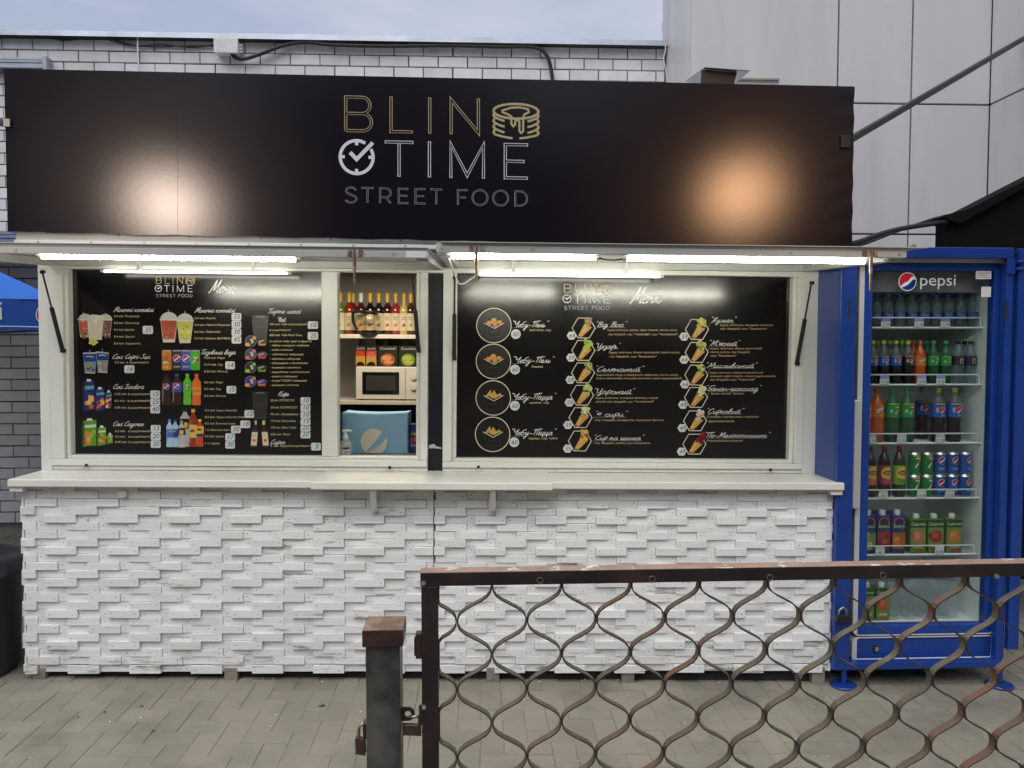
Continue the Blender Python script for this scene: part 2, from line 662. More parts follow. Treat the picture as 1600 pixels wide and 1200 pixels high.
# a handwritten alphabet: advance, strokes (x-height 1, capitals 2)
HW = {
 'а': (1.05, [[(.75, .9), (.4, 1), (.05, .55), (.1, .1), (.4, 0), (.72, .5), (.78, .95), (.74, .2), (.9, 0), (1.05, .15)]]),
 'б': (1.0, [[(.15, .8), (.4, 1), (.7, .8), (.75, .35), (.45, 0), (.1, .15), (.08, .7), (.25, 1.4), (.6, 1.8), (1.05, 1.9)]]),
 'в': (.95, [[(0, .1), (.2, .9), (.5, 1.9), (.7, 1.8), (.4, 1), (.15, .3), (.3, 0), (.7, .1), (.8, .6), (.5, .9), (.3, .75)]]),
 'г': (.75, [[(0, .75), (.2, 1), (.5, .9), (.6, 1), (.4, .7), (.2, .3), (.35, 0), (.7, .1)]]),
 'д': (1.05, [[(.75, .9), (.4, 1), (.05, .5), (.3, 0), (.65, .3), (.78, .95), (.7, -.3), (.4, -1), (.15, -.7), (.5, -.1), (1.05, .2)]]),
 'е': (.78, [[(0, .4), (.5, .55), (.65, .85), (.4, 1), (.1, .6), (.15, .1), (.45, 0), (.8, .25)]]),
 'з': (.85, [[(.05, .85), (.35, 1), (.6, .75), (.35, .5), (.6, .4), (.6, 0), (.3, -.9), (.1, -.6), (.4, -.1), (.9, .2)]]),
 'и': (1.0, [[(0, .7), (.15, 1), (.1, .2), (.3, 0), (.6, .4), (.7, 1), (.65, .2), (.8, 0), (1.0, .2)]]),
 'к': (.85, [[(.12, 1), (.05, 0)], [(.7, 1), (.3, .6), (.1, .5)], [(.2, .55), (.5, .1), (.85, .1)]]),
 'л': (.88, [[(0, .05), (.2, .1), (.4, .6), (.5, 1), (.6, .2), (.75, 0), (.9, .2)]]),
 'м': (1.12, [[(0, .05), (.15, .2), (.3, 1), (.42, .15), (.8, 1), (.85, .2), (1.0, 0), (1.15, .2)]]),
 'н': (.95, [[(.12, 1), (.05, 0)], [(.06, .5), (.6, .55)], [(.67, 1), (.6, .2), (.75, 0), (.95, .2)]]),
 'о': (.85, [[(.4, 1), (.05, .6), (.15, .1), (.45, 0), (.75, .5), (.6, .95), (.35, .95)]]),
 'п': (.92, [[(.12, 1), (.05, 0)], [(.06, .5), (.3, .95), (.55, .95), (.55, .3), (.7, 0), (.9, .2)]]),
 'р': (.85, [[(.25, .9), (.0, -1.1)], [(.05, .3), (.3, 1.3), (.8, 1.2), (.7, .4), (.3, .2)]]),
 'с': (.75, [[(.65, .85), (.4, 1), (.08, .6), (.15, .1), (.45, 0), (.75, .2)]]),
 'т': (1.1, [[(.1, 1), (.06, 0)], [(.08, .6), (.3, 1), (.4, .8), (.38, 0)], [(.4, .6), (.65, 1), (.75, .8), (.75, .2), (.9, 0), (1.05, .2)]]),
 'у': (.95, [[(0, .8), (.15, 1), (.1, .4), (.3, .1), (.6, .5), (.7, 1), (.5, -.4), (.2, -1.2), (0, -.8), (.3, -.3), (.95, .3)]]),
 'ф': (1.0, [[(.5, 1.7), (.25, -1)], [(.4, .9), (.1, .95), (0, .5), (.2, .1), (.45, .4), (.6, .95), (.9, .9), (.9, .3), (.6, .05), (.4, .2)]]),
 'ц': (1.0, [[(0, .7), (.15, 1), (.1, .2), (.3, 0), (.6, .4), (.7, 1), (.65, .1), (.85, 0), (.8, -.45), (.65, -.4), (1.0, .1)]]),
 'ч': (.95, [[(0, .8), (.15, 1), (.15, .55), (.4, .45), (.65, .8), (.7, 1), (.6, .2), (.75, 0), (.95, .2)]]),
 'ш': (1.25, [[(0, .7), (.12, 1), (.1, .1), (.3, 0), (.45, .4), (.5, 1), (.48, .1), (.7, 0), (.9, .5), (.95, 1), (.9, .15), (1.05, 0), (1.2, .2)]]),
 'ь': (.68, [[(.12, 1), (.05, .2), (.2, 0), (.5, .1), (.55, .45), (.3, .55), (.08, .4)]]),
 'я': (.85, [[(.68, .5), (.3, .5), (.1, .75), (.35, 1), (.7, 1), (.65, .2), (.85, 0)], [(.4, .5), (.05, 0)]]),
 'і': (.48, [[(.1, .8), (.2, 1), (.12, .2), (.3, 0), (.45, .2)], [(.26, 1.35), (.33, 1.5)]]),
 'ї': (.5, [[(.1, .8), (.2, 1), (.12, .2), (.3, 0), (.45, .2)], [(.12, 1.35), (.18, 1.5)], [(.4, 1.35), (.46, 1.5)]]),
 'є': (.75, [[(.65, .85), (.4, 1), (.08, .6), (.15, .1), (.45, 0), (.75, .2)], [(.1, .55), (.5, .55)]]),
 'ю': (1.2, [[(.12, 1), (.05, 0)], [(.06, .5), (.4, .5)], [(.75, 1), (.4, .6), (.5, .1), (.8, 0), (1.1, .5), (.95, .95), (.7, .95)]]),
 'М': (1.75, [[(0, .1), (.15, 0), (.45, 1), (.72, 2), (.75, .8), (.8, .4), (1.15, 1.2), (1.5, 2.1), (1.4, .4), (1.55, 0), (1.8, .2)]]),
 'С': (1.15, [[(1.2, 1.7), (1.0, 2), (.4, 1.4), (.1, .5), (.4, 0), (1.0, .3)]]),
 'Г': (1.05, [[(.3, 1.6), (.1, 1.8), (.5, 1.9), (1.6, 2.1)], [(.8, 1.95), (.6, .6), (.4, 0), (.2, .1)]]),
 'Ч': (1.35, [[(.1, 1.7), (.3, 2), (.35, 1.3), (.6, 1.0), (1.1, 1.6), (1.3, 2), (1.0, .6), (1.0, .1), (1.3, 0)]]),
 'К': (1.15, [[(.35, 2), (.1, 0)], [(1.2, 2.1), (.5, 1.1), (.28, 1.0)], [(.4, 1.0), (.8, .1), (1.15, .1)]]),
 'П': (1.35, [[(.1, 1.6), (.3, 1.9), (1.9, 2.2)], [(.65, 1.95), (.3, 0)], [(1.25, 2.05), (.95, 0)]]),
 'Б': (1.15, [[(1.7, 2.15), (.5, 1.9)], [(.65, 1.9), (.2, .2)], [(.35, 1.0), (.8, 1.1), (1.0, .6), (.7, .05), (.2, .1)]]),
 'Ц': (1.35, [[(.1, 1.6), (.3, 2), (.3, .5), (.6, .2), (1.0, 1.0), (1.2, 2), (1.0, .3), (1.2, 0), (1.1, -.6), (.7, -.9), (1.3, .1)]]),
 'Ж': (1.25, [[(.1, 1.9), (.6, 1.0), (1.2, .0)], [(1.2, 2), (.6, 1.05), (0, 0)], [(.75, 2), (.5, 0)]]),
 'S': (1.1, [[(1.1, 1.7), (.8, 2), (.4, 1.7), (.6, 1.1), (.7, .4), (.3, 0), (0, .3)]]),
 'B': (1.15, [[(.5, 2), (.2, 0)], [(.25, 1.8), (.9, 2.1), (1.1, 1.6), (.5, 1.1), (1.0, .9), (.9, .1), (.2, .02)]]),
 '4': (.95, [[(.45, 1.7), (.1, 1.0), (.25, .8), (.8, 1.1)], [(.8, 1.7), (.6, .4)]]),
 'd': (1.05, [[(.7, .9), (.3, 1), (.05, .5), (.3, 0), (.6, .3), (1.0, 2), (.7, .3), (.85, 0), (1.05, .2)]]),
 'r': (.65, [[(.12, 1), (.05, 0)], [(.07, .6), (.3, 1), (.6, .9)]]),
 's': (.62, [[(.55, .85), (.3, 1), (.15, .75), (.45, .4), (.4, .05), (.05, .1)]]),
 '-': (.9, [[(.1, .5), (.8, .55)]]), ' ': (.6, []), '.': (.3, [[(.1, 0), (.18, .08)]]),
 '"': (.5, [[(.15, 1.95), (.22, 2.25)], [(.38, 1.95), (.45, 2.25)]]), "'": (.35, [[(.15, 1.3), (.25, 1.7)]]),
}
HW['й'] = (1.0, HW['и'][1] + [[(.2, 1.4), (.45, 1.25), (.8, 1.6)]])
for a, b in (('a', 'а'), ('p', 'р'), ('i', 'і'), ('u', 'и'), ('n', 'п'), ('o', 'о'), ('g', 'д'), ('e', 'е'), ('C', 'С')):
    HW[a] = HW[b]
def hand(pr, body, x, y, xh, width, m, w, shear=0.4):
    tot = sum(HW[c][0] for c in body)
    kx = width / (tot + 0.3)
    cx, lb, k = 0.0, pr.layer, 0
    for ch in body:
        adv, st = HW[ch]
        for s_ in st:
            pr.layer = lb + k % 5
            k += 1
            pts = [(x + (cx + p[0]) * kx + shear * p[1] * xh, y - p[1] * xh) for p in crom(s_)]
            pr.line(pts, w, m)
        cx += adv
    pr.layer = lb + 5
    return pr
# ================================================================== the setting
m_mortar = mat('joint_sand', (0.195, 0.18, 0.145), 0.95, var=0.3, vs=6, bump=0.004, bs=150)
m_paver = mat('paver', (0.216, 0.200, 0.160), 0.86, var=0.16, vs=1.9, bump=0.0018, bs=150, island=0.07,
              stain=(0.12, 0.112, 0.095), ss=2.6, st=(0.50, 0.76))
G = MB()
G.add([(-60, -40, -0.003), (60, -40, -0.003), (60, 90, -0.003), (-60, 90, -0.003)], [(0, 1, 2, 3)])
pavement = G.build('pavement', m_mortar, kind='structure')
pavement.rotation_euler = (0, math.atan(GS), 0)
pavement.location = (0, 0, G0)

def paver_mesh(lx, ly):
    bm = bmesh.new()
    bmesh.ops.create_cube(bm, size=1.0)
    for v in bm.verts:
        v.co = Vector((v.co.x * lx, v.co.y * ly, v.co.z * 0.05 - 0.025))
    ed = [e for e in bm.edges if all(v.co.z > -0.01 for v in e.verts)]
    bmesh.ops.bevel(bm, geom=ed, offset=0.0025, segments=1, affect='EDGES')
    bmesh.ops.delete(bm, geom=[f for f in bm.faces if f.normal.z < -0.9], context='FACES')
    me = bpy.data.meshes.new('paver')
    bm.to_mesh(me)
    bm.free()
    me.materials.append(m_paver)
    return me
PH, PV = paver_mesh(0.1985, 0.0985), paver_mesh(0.0985, 0.1985)
cells = []
for i in range(-52, 70):
    for j in range(-26, 52):
        c = (i - j) % 4
        if c == 0:
            cells.append((i * 0.1 + 0.1, j * 0.1 + 0.05, 0))
        elif c == 3:
            cells.append((i * 0.1 + 0.05, j * 0.1 + 0.1, 1))
def seen_score(x, y):
    v = RM.transposed() @ (Vector((x, y, 0)) - EYE)
    if v.z > -0.5:
        return -1
    px, py = 800 - v.x / v.z * FPX, 600 + v.y / v.z * FPX
    if not (-30 < px < 1630 and 1050 < py < 1215):
        return -1
    if y > 0.1 and x < 1.75:
        return -1
    return 1.0 / -v.z
sc = sorted(((seen_score(x, y), x, y, k) for x, y, k in cells), reverse=True)
rest = MB()
for n, (s_, x, y, k) in enumerate(sc):
    dz = random.uniform(-0.0012, 0.0012)
    if n < 300 and s_ > 0:
        o = bpy.data.objects.new('paver', PV if k else PH)
        link(o, pavement)
        o.location = (x, y, dz)
        o.rotation_euler = (random.uniform(-.006, .006), random.uniform(-.006, .006), random.uniform(-.006, .006))
    else:
        hx, hy = (0.0488, 0.0988) if k else (0.0988, 0.0488)
        rest.add([(x - hx, y - hy, -0.012), (x + hx, y - hy, -0.012), (x + hx, y + hy, -0.012), (x - hx, y + hy, -0.012),
                  (x - hx + .003, y - hy + .003, dz), (x + hx - .003, y - hy + .003, dz), (x + hx - .003, y + hy - .003, dz), (x - hx + .003, y + hy - .003, dz)],
                 [(4, 5, 6, 7), (0, 1, 5, 4), (1, 2, 6, 5), (2, 3, 7, 6), (3, 0, 4, 7)])
rest.build('pavers', m_paver, pavement, kind='stuff')

# bits of litter along the foot of the kiosk
m_lit = mat('litter_bits', (0.6, 0.58, 0.52), 0.8, island=0.5)
lt = MB()
for k in range(44):
    x = random.uniform(-2.4, 2.5)
    y = random.uniform(-0.8, 0.02) if k < 26 else random.uniform(-0.05, 0.04)
    r = random.uniform(0.002, 0.006)
    a = random.uniform(0, 6.28)
    n = random.choice((3, 4, 5))
    lt.lathe([(r, 0.001), (r * 0.7, 0.004)], n, (x, y, gz(x) + 0.002), smooth=False)
lt_o = lt.build('litter', m_lit, kind='stuff')
tag(lt_o, 'tiny pale litter crumbs scattered on the pavement by the kiosk foot', 'litter')
m_leaf = mat('dry_leaf', (0.045, 0.035, 0.026), 0.9)
for k, (px, py, w) in enumerate(((220, 1105, .022), (163, 1114, .018), (121, 1122, .016), (238, 1144, .020), (503, 1104, .03))):
    p = gnd(px, py)
    w *= .62
    b = MB().add([(p.x - w, p.y, .003 + p.z), (p.x - w * .3, p.y - w * .4, p.z + .006), (p.x + w, p.y - w * .1, p.z + .004), (p.x + w * .3, p.y + w * .45, p.z + .008), (p.x - w * .4, p.y + w * .3, p.z + .004)],
                 [(0, 1, 2, 3, 4)])
    single('dry_leaf', b, m_leaf, 'dark dry leaf scrap on the pavement, ' + ['below the second wooden block of the kiosk', 'between two other scraps in front of the kiosk', 'nearest the bin of the five scraps', 'lowest of the scraps before the kiosk', 'close to the dark gate post'][k],
           'leaf', (p.x, p.y, p.z), group='leaf scraps on the pavement')

# ------------------------------------------------------------------ white brick wall behind the kiosk
m_brick = mat('white_brick', (0.70, 0.685, 0.70), 0.8, var=0.08, vs=7, bump=0.0012, bs=220, island=0.07, stain=(0.36, 0.34, 0.35), ss=2.2, st=(0.60, 0.85))
m_jnt = mat('dark_joint', (0.15, 0.143, 0.148), 0.95)
WY = 3.2
wx0, wx1 = -6.2, 1.66
wz1 = at(500, 62, WY).z
wall = thing('brick_wall', 'white brick wall with dark joints behind the kiosk under the sky', 'wall', (-2, WY, 0))
wall['kind'] = 'thing'
MB().box(wx0, wx1, WY + 0.012, WY + 0.35, -0.02, wz1).build('mortar', m_jnt, wall)
BW, BH, PX_, PZ_ = 0.25, 0.088, 0.2595, 0.0985
bm_ = bmesh.new()
bmesh.ops.create_cube(bm_, size=1.0)
for v in bm_.verts:
    v.co = Vector((v.co.x * BW, v.co.y * 0.04, v.co.z * BH))
bmesh.ops.bevel(bm_, geom=[e for e in bm_.edges if all(v.co.y < 0 for v in e.verts)], offset=0.003, segments=1, affect='EDGES')
bme = bpy.data.meshes.new('brick')
bm_.to_mesh(bme)
bm_.free()
bme.materials.append(m_brick)
left = MB()
nb = 0
rows = int(wz1 / PZ_)
zt = wz1 - 0.03
for r_ in range(rows + 1):
    z = zt - PZ_ * (r_ + 0.5)
    if z < 0.04:
        break
    offx = 0.13 if r_ % 2 else 0.0
    x = wx0 + 0.13 + offx
    while x < wx1 - 0.13:
        v = RM.transposed() @ (Vector((x, WY, z)) - EYE)
        px, py = 800 - v.x / v.z * FPX, 600 + v.y / v.z * FPX
        vis = (-30 < px < 1060 and py < 128) or (-30 < px < 62 and 425 < py < 880) or (-30 < px < 30 and py < 425)
        jx, jz, jy = random.uniform(-.002, .002), random.uniform(-.0015, .0015), random.uniform(-.0015, .0015)
        if vis and nb < 300:
            o = bpy.data.objects.new('brick', bme)
            link(o, wall)
            o.location = Vector((x + jx, WY + 0.014 + jy, z + jz)) - ORG[wall.name]
            nb += 1
        else:
            left.box(x + jx - BW / 2, x + jx + BW / 2, WY - 0.006 + jy, WY + 0.03, z + jz - BH / 2, z + jz + BH / 2)
        x += PX_
    if x - BW / 2 < wx1 - .03:
        left.box(x - BW / 2, wx1, WY - .006, WY + .03, z - BH / 2, z + BH / 2)
left.build('bricks', m_brick, wall, kind='stuff')
m_zinc = mat('galvanised_metal', (0.42, 0.45, 0.50), 0.38, metal=0.75, var=0.15, vs=4, bump=0.0008, bs=30)
fl = MB()
fl.prism([(WY - 0.075, wz1 - 0.012), (WY - 0.085, wz1 - 0.035), (WY - 0.082, wz1 + 0.012), (WY + 0.38, wz1 + 0.05), (WY + 0.38, wz1 + 0.035)], wx0, wx1 + 0.02, 'x')
fl.build('roof_flashing', m_zinc, wall)

# things fixed on the brick wall
m_wht = mat('white_plastic', (0.66, 0.66, 0.65), 0.45, var=0.06, vs=20)
m_blk = mat('black_rubber', (0.012, 0.012, 0.013), 0.45)
p0, p1 = at(336, 82, WY - .1), at(375, 62, WY - .1)
jb = thing('junction_box', 'white junction box under the eaves of the brick wall', 'junction box', (p0.x, WY - .1, p0.z))
MB().box(p0.x, p1.x - .02, WY - .1, WY - .01, p0.z, p1.z).build('box', m_wht, jb, bevel=.006)
MB().box(p0.x - .006, p1.x - .014, WY - .118, WY - .101, p0.z - .006, p1.z + .006).build('lid', m_wht, jb, bevel=.004)
for k in range(3):
    z = p0.z + .02 + k * .028
    MB().tube([(p1.x - .022, WY - .06, z), (p1.x + .008, WY - .06, z)], .011, 10).build('cable_gland', m_wht, jb)
def wire(name, label, pts, Y, r, m, n=8, cat='cable', dense=6):
    P = [at(px, py, Y if not isinstance(Y, (list, tuple)) else Y[i]) for i, (px, py) in enumerate(pts)]
    P2 = []
    for i in range(len(P) - 1):
        a, b, c, d = P[max(i - 1, 0)], P[i], P[i + 1], P[min(i + 2, len(P) - 1)]
        for k in range(dense):
            t = k / dense
            P2.append(0.5 * (2 * b + (c - a) * t + (2 * a - 5 * b + 4 * c - d) * t * t + (3 * b - a - 3 * c + d) * t ** 3))
    P2.append(P[-1])
    return single(name, MB().tube(P2, r, n), m, label, cat, P[0])
wire('thick_cable', 'thick black cable leaving the white junction box along the eaves',
     [(361, 82), (368, 90), (382, 92), (408, 84), (440, 72), (475, 66), (520, 70), (600, 72), (700, 71), (780, 73), (835, 74), (856, 90), (864, 128)], WY - .06, .017, m_blk)
wire('thin_wire', 'thin dark wire sagging across the brick wall towards the junction box',
     [(50, 57), (85, 61), (105, 63), (160, 58), (190, 66), (215, 72), (250, 70), (300, 74), (337, 70)], WY - .03, .006, m_blk, 6)
wire('thin_wire', 'second thin dark wire looping lower before the junction box',
     [(160, 58), (196, 70), (240, 73), (290, 72), (337, 72)], WY - .026, .005, m_blk, 6)
wire('white_wire', 'thin white wire hanging straight down the brick wall',
     [(217, 50), (215, 58), (215.5, 80), (217, 110)], WY - .05, .008, m_wht, 6)
wire('white_wire', 'thin white wire dangling at the corner of the brick wall and the panelled building',
     [(1034, 36), (1036, 60), (1040, 75), (1037, 92), (1040, 108), (1043, 130)], WY - .35, .005, m_wht, 6)
def profile(label, px0, px1, py0, py1, Y):
    a, b = at(px0, py1, Y), at(px1, py0, Y)
    g = thing('metal_profile', label, 'metal profile', (a.x, Y, a.z))
    h = b.z - a.z
    for k, (f0, f1, dy) in enumerate(((0, .22, 0), (.24, .52, .012), (.54, .76, .004), (.78, 1, .0))):
        MB().box(a.x, b.x, Y + dy, Y + .08, a.z + h * f0, a.z + h * f1).build('rib', m_zinc, g)
    MB().box(b.x - .002, b.x + .03, Y - .003, Y + .085, a.z - .012, b.z + .012).build('end_cap', m_zinc, g)
profile('galvanised metal profile crossing the top of the brick wall above the sign', -60, 67, 90, 104, WY - .1)
# tin lean-to roof on the brick wall; its gutter edge shows beside the sign, its shade falls on the wall below
ra, rb_ = at(10, 384, 1.8), at(53, 361, 1.8)
lr = thing('tin_awning', 'galvanised tin awning edge on the brick wall beside the end of the sign', 'awning', (rb_.x, 1.8, ra.z))
hr = rb_.z - ra.z
for f0, f1, dy in ((0, .22, 0), (.24, .52, .012), (.54, .76, .004), (.78, 1, .0)):
    MB().box(-9, rb_.x, 1.8 + dy, 1.88, ra.z + hr * f0, ra.z + hr * f1).build('rib', m_zinc, lr)
MB().box(rb_.x - .002, rb_.x + .03, 1.797, 1.885, ra.z - .012, rb_.z + .012).build('end_cap', m_zinc, lr)
NR = 60
vs, fs = [], []
for i in range(NR + 1):
    x = -9 + (rb_.x + 9) * i / NR
    dz = .012 * (i % 2)
    vs += [(x, 1.86, rb_.z + dz - .01), (x, WY - .001, rb_.z + .16 + dz)]
fs = [(2 * i, 2 * i + 2, 2 * i + 3, 2 * i + 1) for i in range(NR)]
MB().add(vs, fs).build('roof_sheet', m_zinc, lr)

# ------------------------------------------------------------------ grey panelled building
m_pan = mat('grey_cladding_panel', (0.63, 0.62, 0.625), 0.42, var=0.05, vs=1.0, island=0.05, stain=(.53, .52, .52), ss=1.6, stretch=(2.5, 2.5, .35), st=(.52, .8), bump=0.0006, bs=3)
m_gap = mat('panel_gap', (0.15, 0.15, 0.16), 0.8)
PY = 2.35
X0 = at(1080, 200, PY).x
X1 = at(1545, 200, PY).x
xv1, xv2 = at(1310, 80, PY).x, at(1423, 200, PY).x
z1_, z2_ = at(1400, 162, PY).z, at(1400, 366, PY).z
bd = thing('panelled_building', 'grey panelled building with dark seams standing beside the brick wall', 'building', (X0, PY, 0))
MB().box(X0 + .02, X1 + 1.2, PY + .03, PY + .99, 0, 9).box(X1 + .03, X1 + 1.2, PY - 4.2, PY + .03, 0, 9).build('core', m_gap, bd)
g = 0.007
zs = [0.0, z2_ - 1.35, z2_, z1_, z1_ + 2.2, 8.9]
xs = [X0, xv1, xv2, X1]
for i in range(3):
    for j in range(5):
        xa, xb = xs[i], xs[i + 1]
        MB().box(xa + (g if i else 0), xb - (g if i < 2 else .001), PY, PY + .028, zs[j] + g, zs[j + 1] - g).build('panel', m_pan, bd, bevel=.004)
for j in range(5):
    MB().box(X0 - .001, X0 + .018, PY + .03, PY + 1.0, zs[j] + g, zs[j + 1] - g).build('panel', m_pan, bd, bevel=.004)
    for k in range(3):
        MB().box(X1 - .001, X1 + .028, PY - .01 - 1.35 * (k + 1) + g, PY - .01 - 1.35 * k - (g if k else 0), zs[j] + g + (.05 if j else 0) * 0, zs[j + 1] - g).build('panel', m_pan, bd, bevel=.004)
m_tan = mat('tan_trim', (0.30, 0.25, 0.21), 0.6, var=.2, vs=8)
a, b = at(1081, 123, PY - .02), at(1218, 120, PY - .02)
MB().box(a.x, b.x, PY - .022, PY - .001, a.z, a.z + .012).build('trim', m_tan, bd)

# ------------------------------------------------------------------ black tarpaulin booth at the edge
m_tarp = mat('black_tarpaulin', (0.005, 0.005, 0.0055), 0.8, spec=.12, bump=.012, bs=5)
BY = 0.85
q0, q1 = at(1480, 346, BY), at(1600, 285, BY)
slope = (q1.z - q0.z) / (q1.x - q0.x)
xe = 3.9
zb = at(1590, 905, BY).z
tb = thing('tarpaulin_booth', 'black tarpaulin booth with a slanting top beside the drinks fridge', 'booth', (q0.x, BY, 0))
MB().prism([(q0.x, zb), (xe, zb), (xe, q0.z + slope * (xe - q0.x)), (q0.x, q0.z)], BY, BY + .12, 'y').build('tarpaulin', m_tarp, tb)
e0 = at(1466, 333, BY - .03)
MB().prism([(e0.x, e0.z - .02), (q0.x + .05, q0.z - .02), (xe, q0.z + slope * (xe - q0.x) + .0), (xe, q0.z + slope * (xe - q0.x) + .02), (q0.x + .1, q0.z + slope * .1 + .016)], BY - .05, BY + .15, 'y').build('roof_edge', m_tarp, tb)
m_dkpole = mat('dark_steel', (0.03, 0.03, 0.032), 0.5, metal=.6)
for x in (q0.x + .04, xe - .04):
    MB().box(x - .02, x + .02, BY + .03, BY + .07, gz(x) - .01, zb + .001).build('leg', m_dkpole, tb)

# ------------------------------------------------------------------ blue parasol at the kiosk's far end
m_bcan = mat('blue_canopy', (0.018, 0.15, 0.60), 0.6, bump=.002, bs=14, var=.08, vs=3)
m_bval = mat('blue_valance', (0.012, 0.085, 0.40), 0.6, bump=.003, bs=10)
m_whp = mat('white_print', (0.78, 0.79, 0.80), 0.45)
m_red = mat('red_print', (0.55, 0.012, 0.03), 0.4)
pr_ = at(95, 468, 1.4)                                          # the corner that points along the kiosk
uz1, uz0 = pr_.z, at(80, 513, 1.3).z
RP = 1.2
ctr = Vector((pr_.x - RP, 1.4, 0))
ztop = uz1 + .58
par = thing('parasol', 'blue parasol with white rimmed valance beyond the end of the kiosk', 'parasol', (ctr.x, ctr.y, gz(ctr.x)))
cnr = [(ctr.x, ctr.y - RP), (ctr.x + RP, ctr.y), (ctr.x, ctr.y + RP), (ctr.x - RP, ctr.y)]
N = 8
for k in range(4):
    cm = MB()
    a, b = Vector((*cnr[k], uz1)), Vector((*cnr[(k + 1) % 4], uz1))
    top = Vector((ctr.x, ctr.y, ztop))
    vs, fs = [], []
    for i in range(N + 1):
        for j in range(N + 1):
            e = a.lerp(b, j / N)
            p = e.lerp(top, i / N)
            p.z -= .02 * math.sin(math.pi * j / N) * (1 - i / N) + .01 * math.sin(math.pi * i / N)
            vs.append(p)
    for i in range(N):
        for j in range(N):
            fs.append((i * (N + 1) + j, i * (N + 1) + j + 1, (i + 1) * (N + 1) + j + 1, (i + 1) * (N + 1) + j))
    cm.add(vs, fs, 0, True)
    cm.build('canopy_panel', m_bcan, par)
for k in range(4):
    a, b = Vector(cnr[k]), Vector(cnr[(k + 1) % 4])
    vm_ = MB()
    vs, fs = [], []
    nrm = Vector(((b - a).y, -(b - a).x)).normalized()
    for j in range(25):
        e = a.lerp(b, j / 24) + nrm * (.008 * math.sin(j * 1.1))
        sag = .02 * math.sin(math.pi * j / 24)
        vs += [(e.x, e.y, uz1 + .002 - sag), (e.x + nrm.x * .01, e.y + nrm.y * .01, uz0 + .012), (e.x + nrm.x * .011, e.y + nrm.y * .011, uz0 + .007), (e.x + nrm.x * .011, e.y + nrm.y * .011, uz0 - .012)]
    for c4, mi in ((0, 0), (1, 1), (2, 0)):
        vm_.add(vs, [(4 * j + c4, 4 * j + 4 + c4, 4 * j + 5 + c4, 4 * j + 1 + c4) for j in range(24)], mi, mi == 0)
    vm_.build('valance', [m_bval, m_whp], par)
MB().tube([(ctr.x, ctr.y, gz(ctr.x)), (ctr.x, ctr.y, ztop)], .022, 12).build('pole', m_dkpole, par)
MB().lathe([(.28, 0), (.28, .05), (.05, .1)], 20, (ctr.x, ctr.y, gz(ctr.x) + .003)).build('base', m_dkpole, par)
for k in range(4):
    MB().tube([(cnr[k][0] * .99 + ctr.x * .01, cnr[k][1] * .99 + ctr.y * .01, uz1 - .03), (ctr.x, ctr.y, ztop - .05)], .01, 6).build('rib', m_dkpole, par)
def globe(pr, cx, cy, r, yd=1, tilt=-20, rim=True, cols=None):
    wh, rd, bl = cols or (m_whp, m_red, pc(20, 60, 160))
    if rim:
        pr.disc(cx, cy, r * 1.09, wh)
    pr.disc(cx, cy, r, wh)
    def arc(a0, a1):
        return [(r * math.cos(R(a0 + (a1 - a0) * i / 12)), r * math.sin(R(a0 + (a1 - a0) * i / 12))) for i in range(13)]
    up = arc(10, 195) + [(-.45 * r, -.02 * r), (.1 * r, .02 * r), (.5 * r, .28 * r), (.8 * r, .38 * r)]
    lo = arc(205, 355) + [(.75 * r, .02 * r), (.4 * r, -.14 * r), (.0, -.34 * r), (-.5 * r, -.42 * r)]
    ct, st_ = math.cos(R(-tilt)), math.sin(R(-tilt))
    for pts, m in ((up, rd), (lo, bl)):
        pr.poly([(cx + x * ct - y * st_, cy + yd * (x * st_ + y * ct)) for x, y in pts], m)
    return pr
pv = PR()
zc = (uz0 + uz1) / 2
EL = RP * math.sqrt(2)
globe(pv, EL * .955, zc - .01, .072)
pv.text('pepsi', EL * .80, zc - .045, .17, m_whp, align='r', yd=1)
ea, ed_ = Vector((*cnr[0], 0)), (Vector((*cnr[1], 0)) - Vector((*cnr[0], 0))).normalized()
en = Vector((ed_.y, -ed_.x, 0))
pv.build('lettering', par, lambda u, z, l: (*(ea + ed_ * u + en * (.022 + l * EPS * 2)).xy, z))

# ------------------------------------------------------------------ black bin
m_bin = mat('black_plastic', (0.028, 0.033, 0.038), 0.42, var=.3, vs=3, rvar=.1)
bc = (-2.60, 0.12, gz(-2.6) + .003)
bn = thing('rubbish_bin', 'black plastic rubbish bin standing at the corner of the white kiosk', 'bin', bc)
MB().lathe([(.245, 0), (.255, .02), (.285, .50), (.30, .505), (.30, .53)], 32, bc).build('body', m_bin, bn)
MB().lathe([(.312, .50), (.318, .505), (.318, .545), (.27, .58), (.16, .615), (.0, .63)], 32, bc, cap=False).build('lid', mat('bin_lid', (.010, .011, .014), .3), bn)
MB().tube([(bc[0] - .06, bc[1], .645), (bc[0] - .05, bc[1], .675), (bc[0] + .05, bc[1], .675), (bc[0] + .06, bc[1], .645)], .012, 8).build('handle', m_bin, bn)

# ------------------------------------------------------------------ unseen bank of foliage added behind the camera to darken the reflections
m_tree = mat('dark_foliage', (.045, .06, .03), .9, var=.4, vs=.6)
tl = MB()
rt = random.Random(9)
vs, fs = [], []
NT = 90
for i in range(NT + 1):
    x = -45 + 90 * i / NT
    hgt = 12 + 2.2 * math.sin(i * .5) + rt.uniform(-.8, .8)
    for j in range(7):
        vs.append((x + rt.uniform(-.3, .3), -24 + rt.uniform(-.9, .9) - 1.2 * (j / 6) ** 2, hgt * j / 6))
for i in range(NT):
    for j in range(6):
        q = i * 7 + j
        fs.append((q, q + 7, q + 8, q + 1))
tl.add(vs, fs)
tl.build('added_treeline', m_tree, kind='stuff')
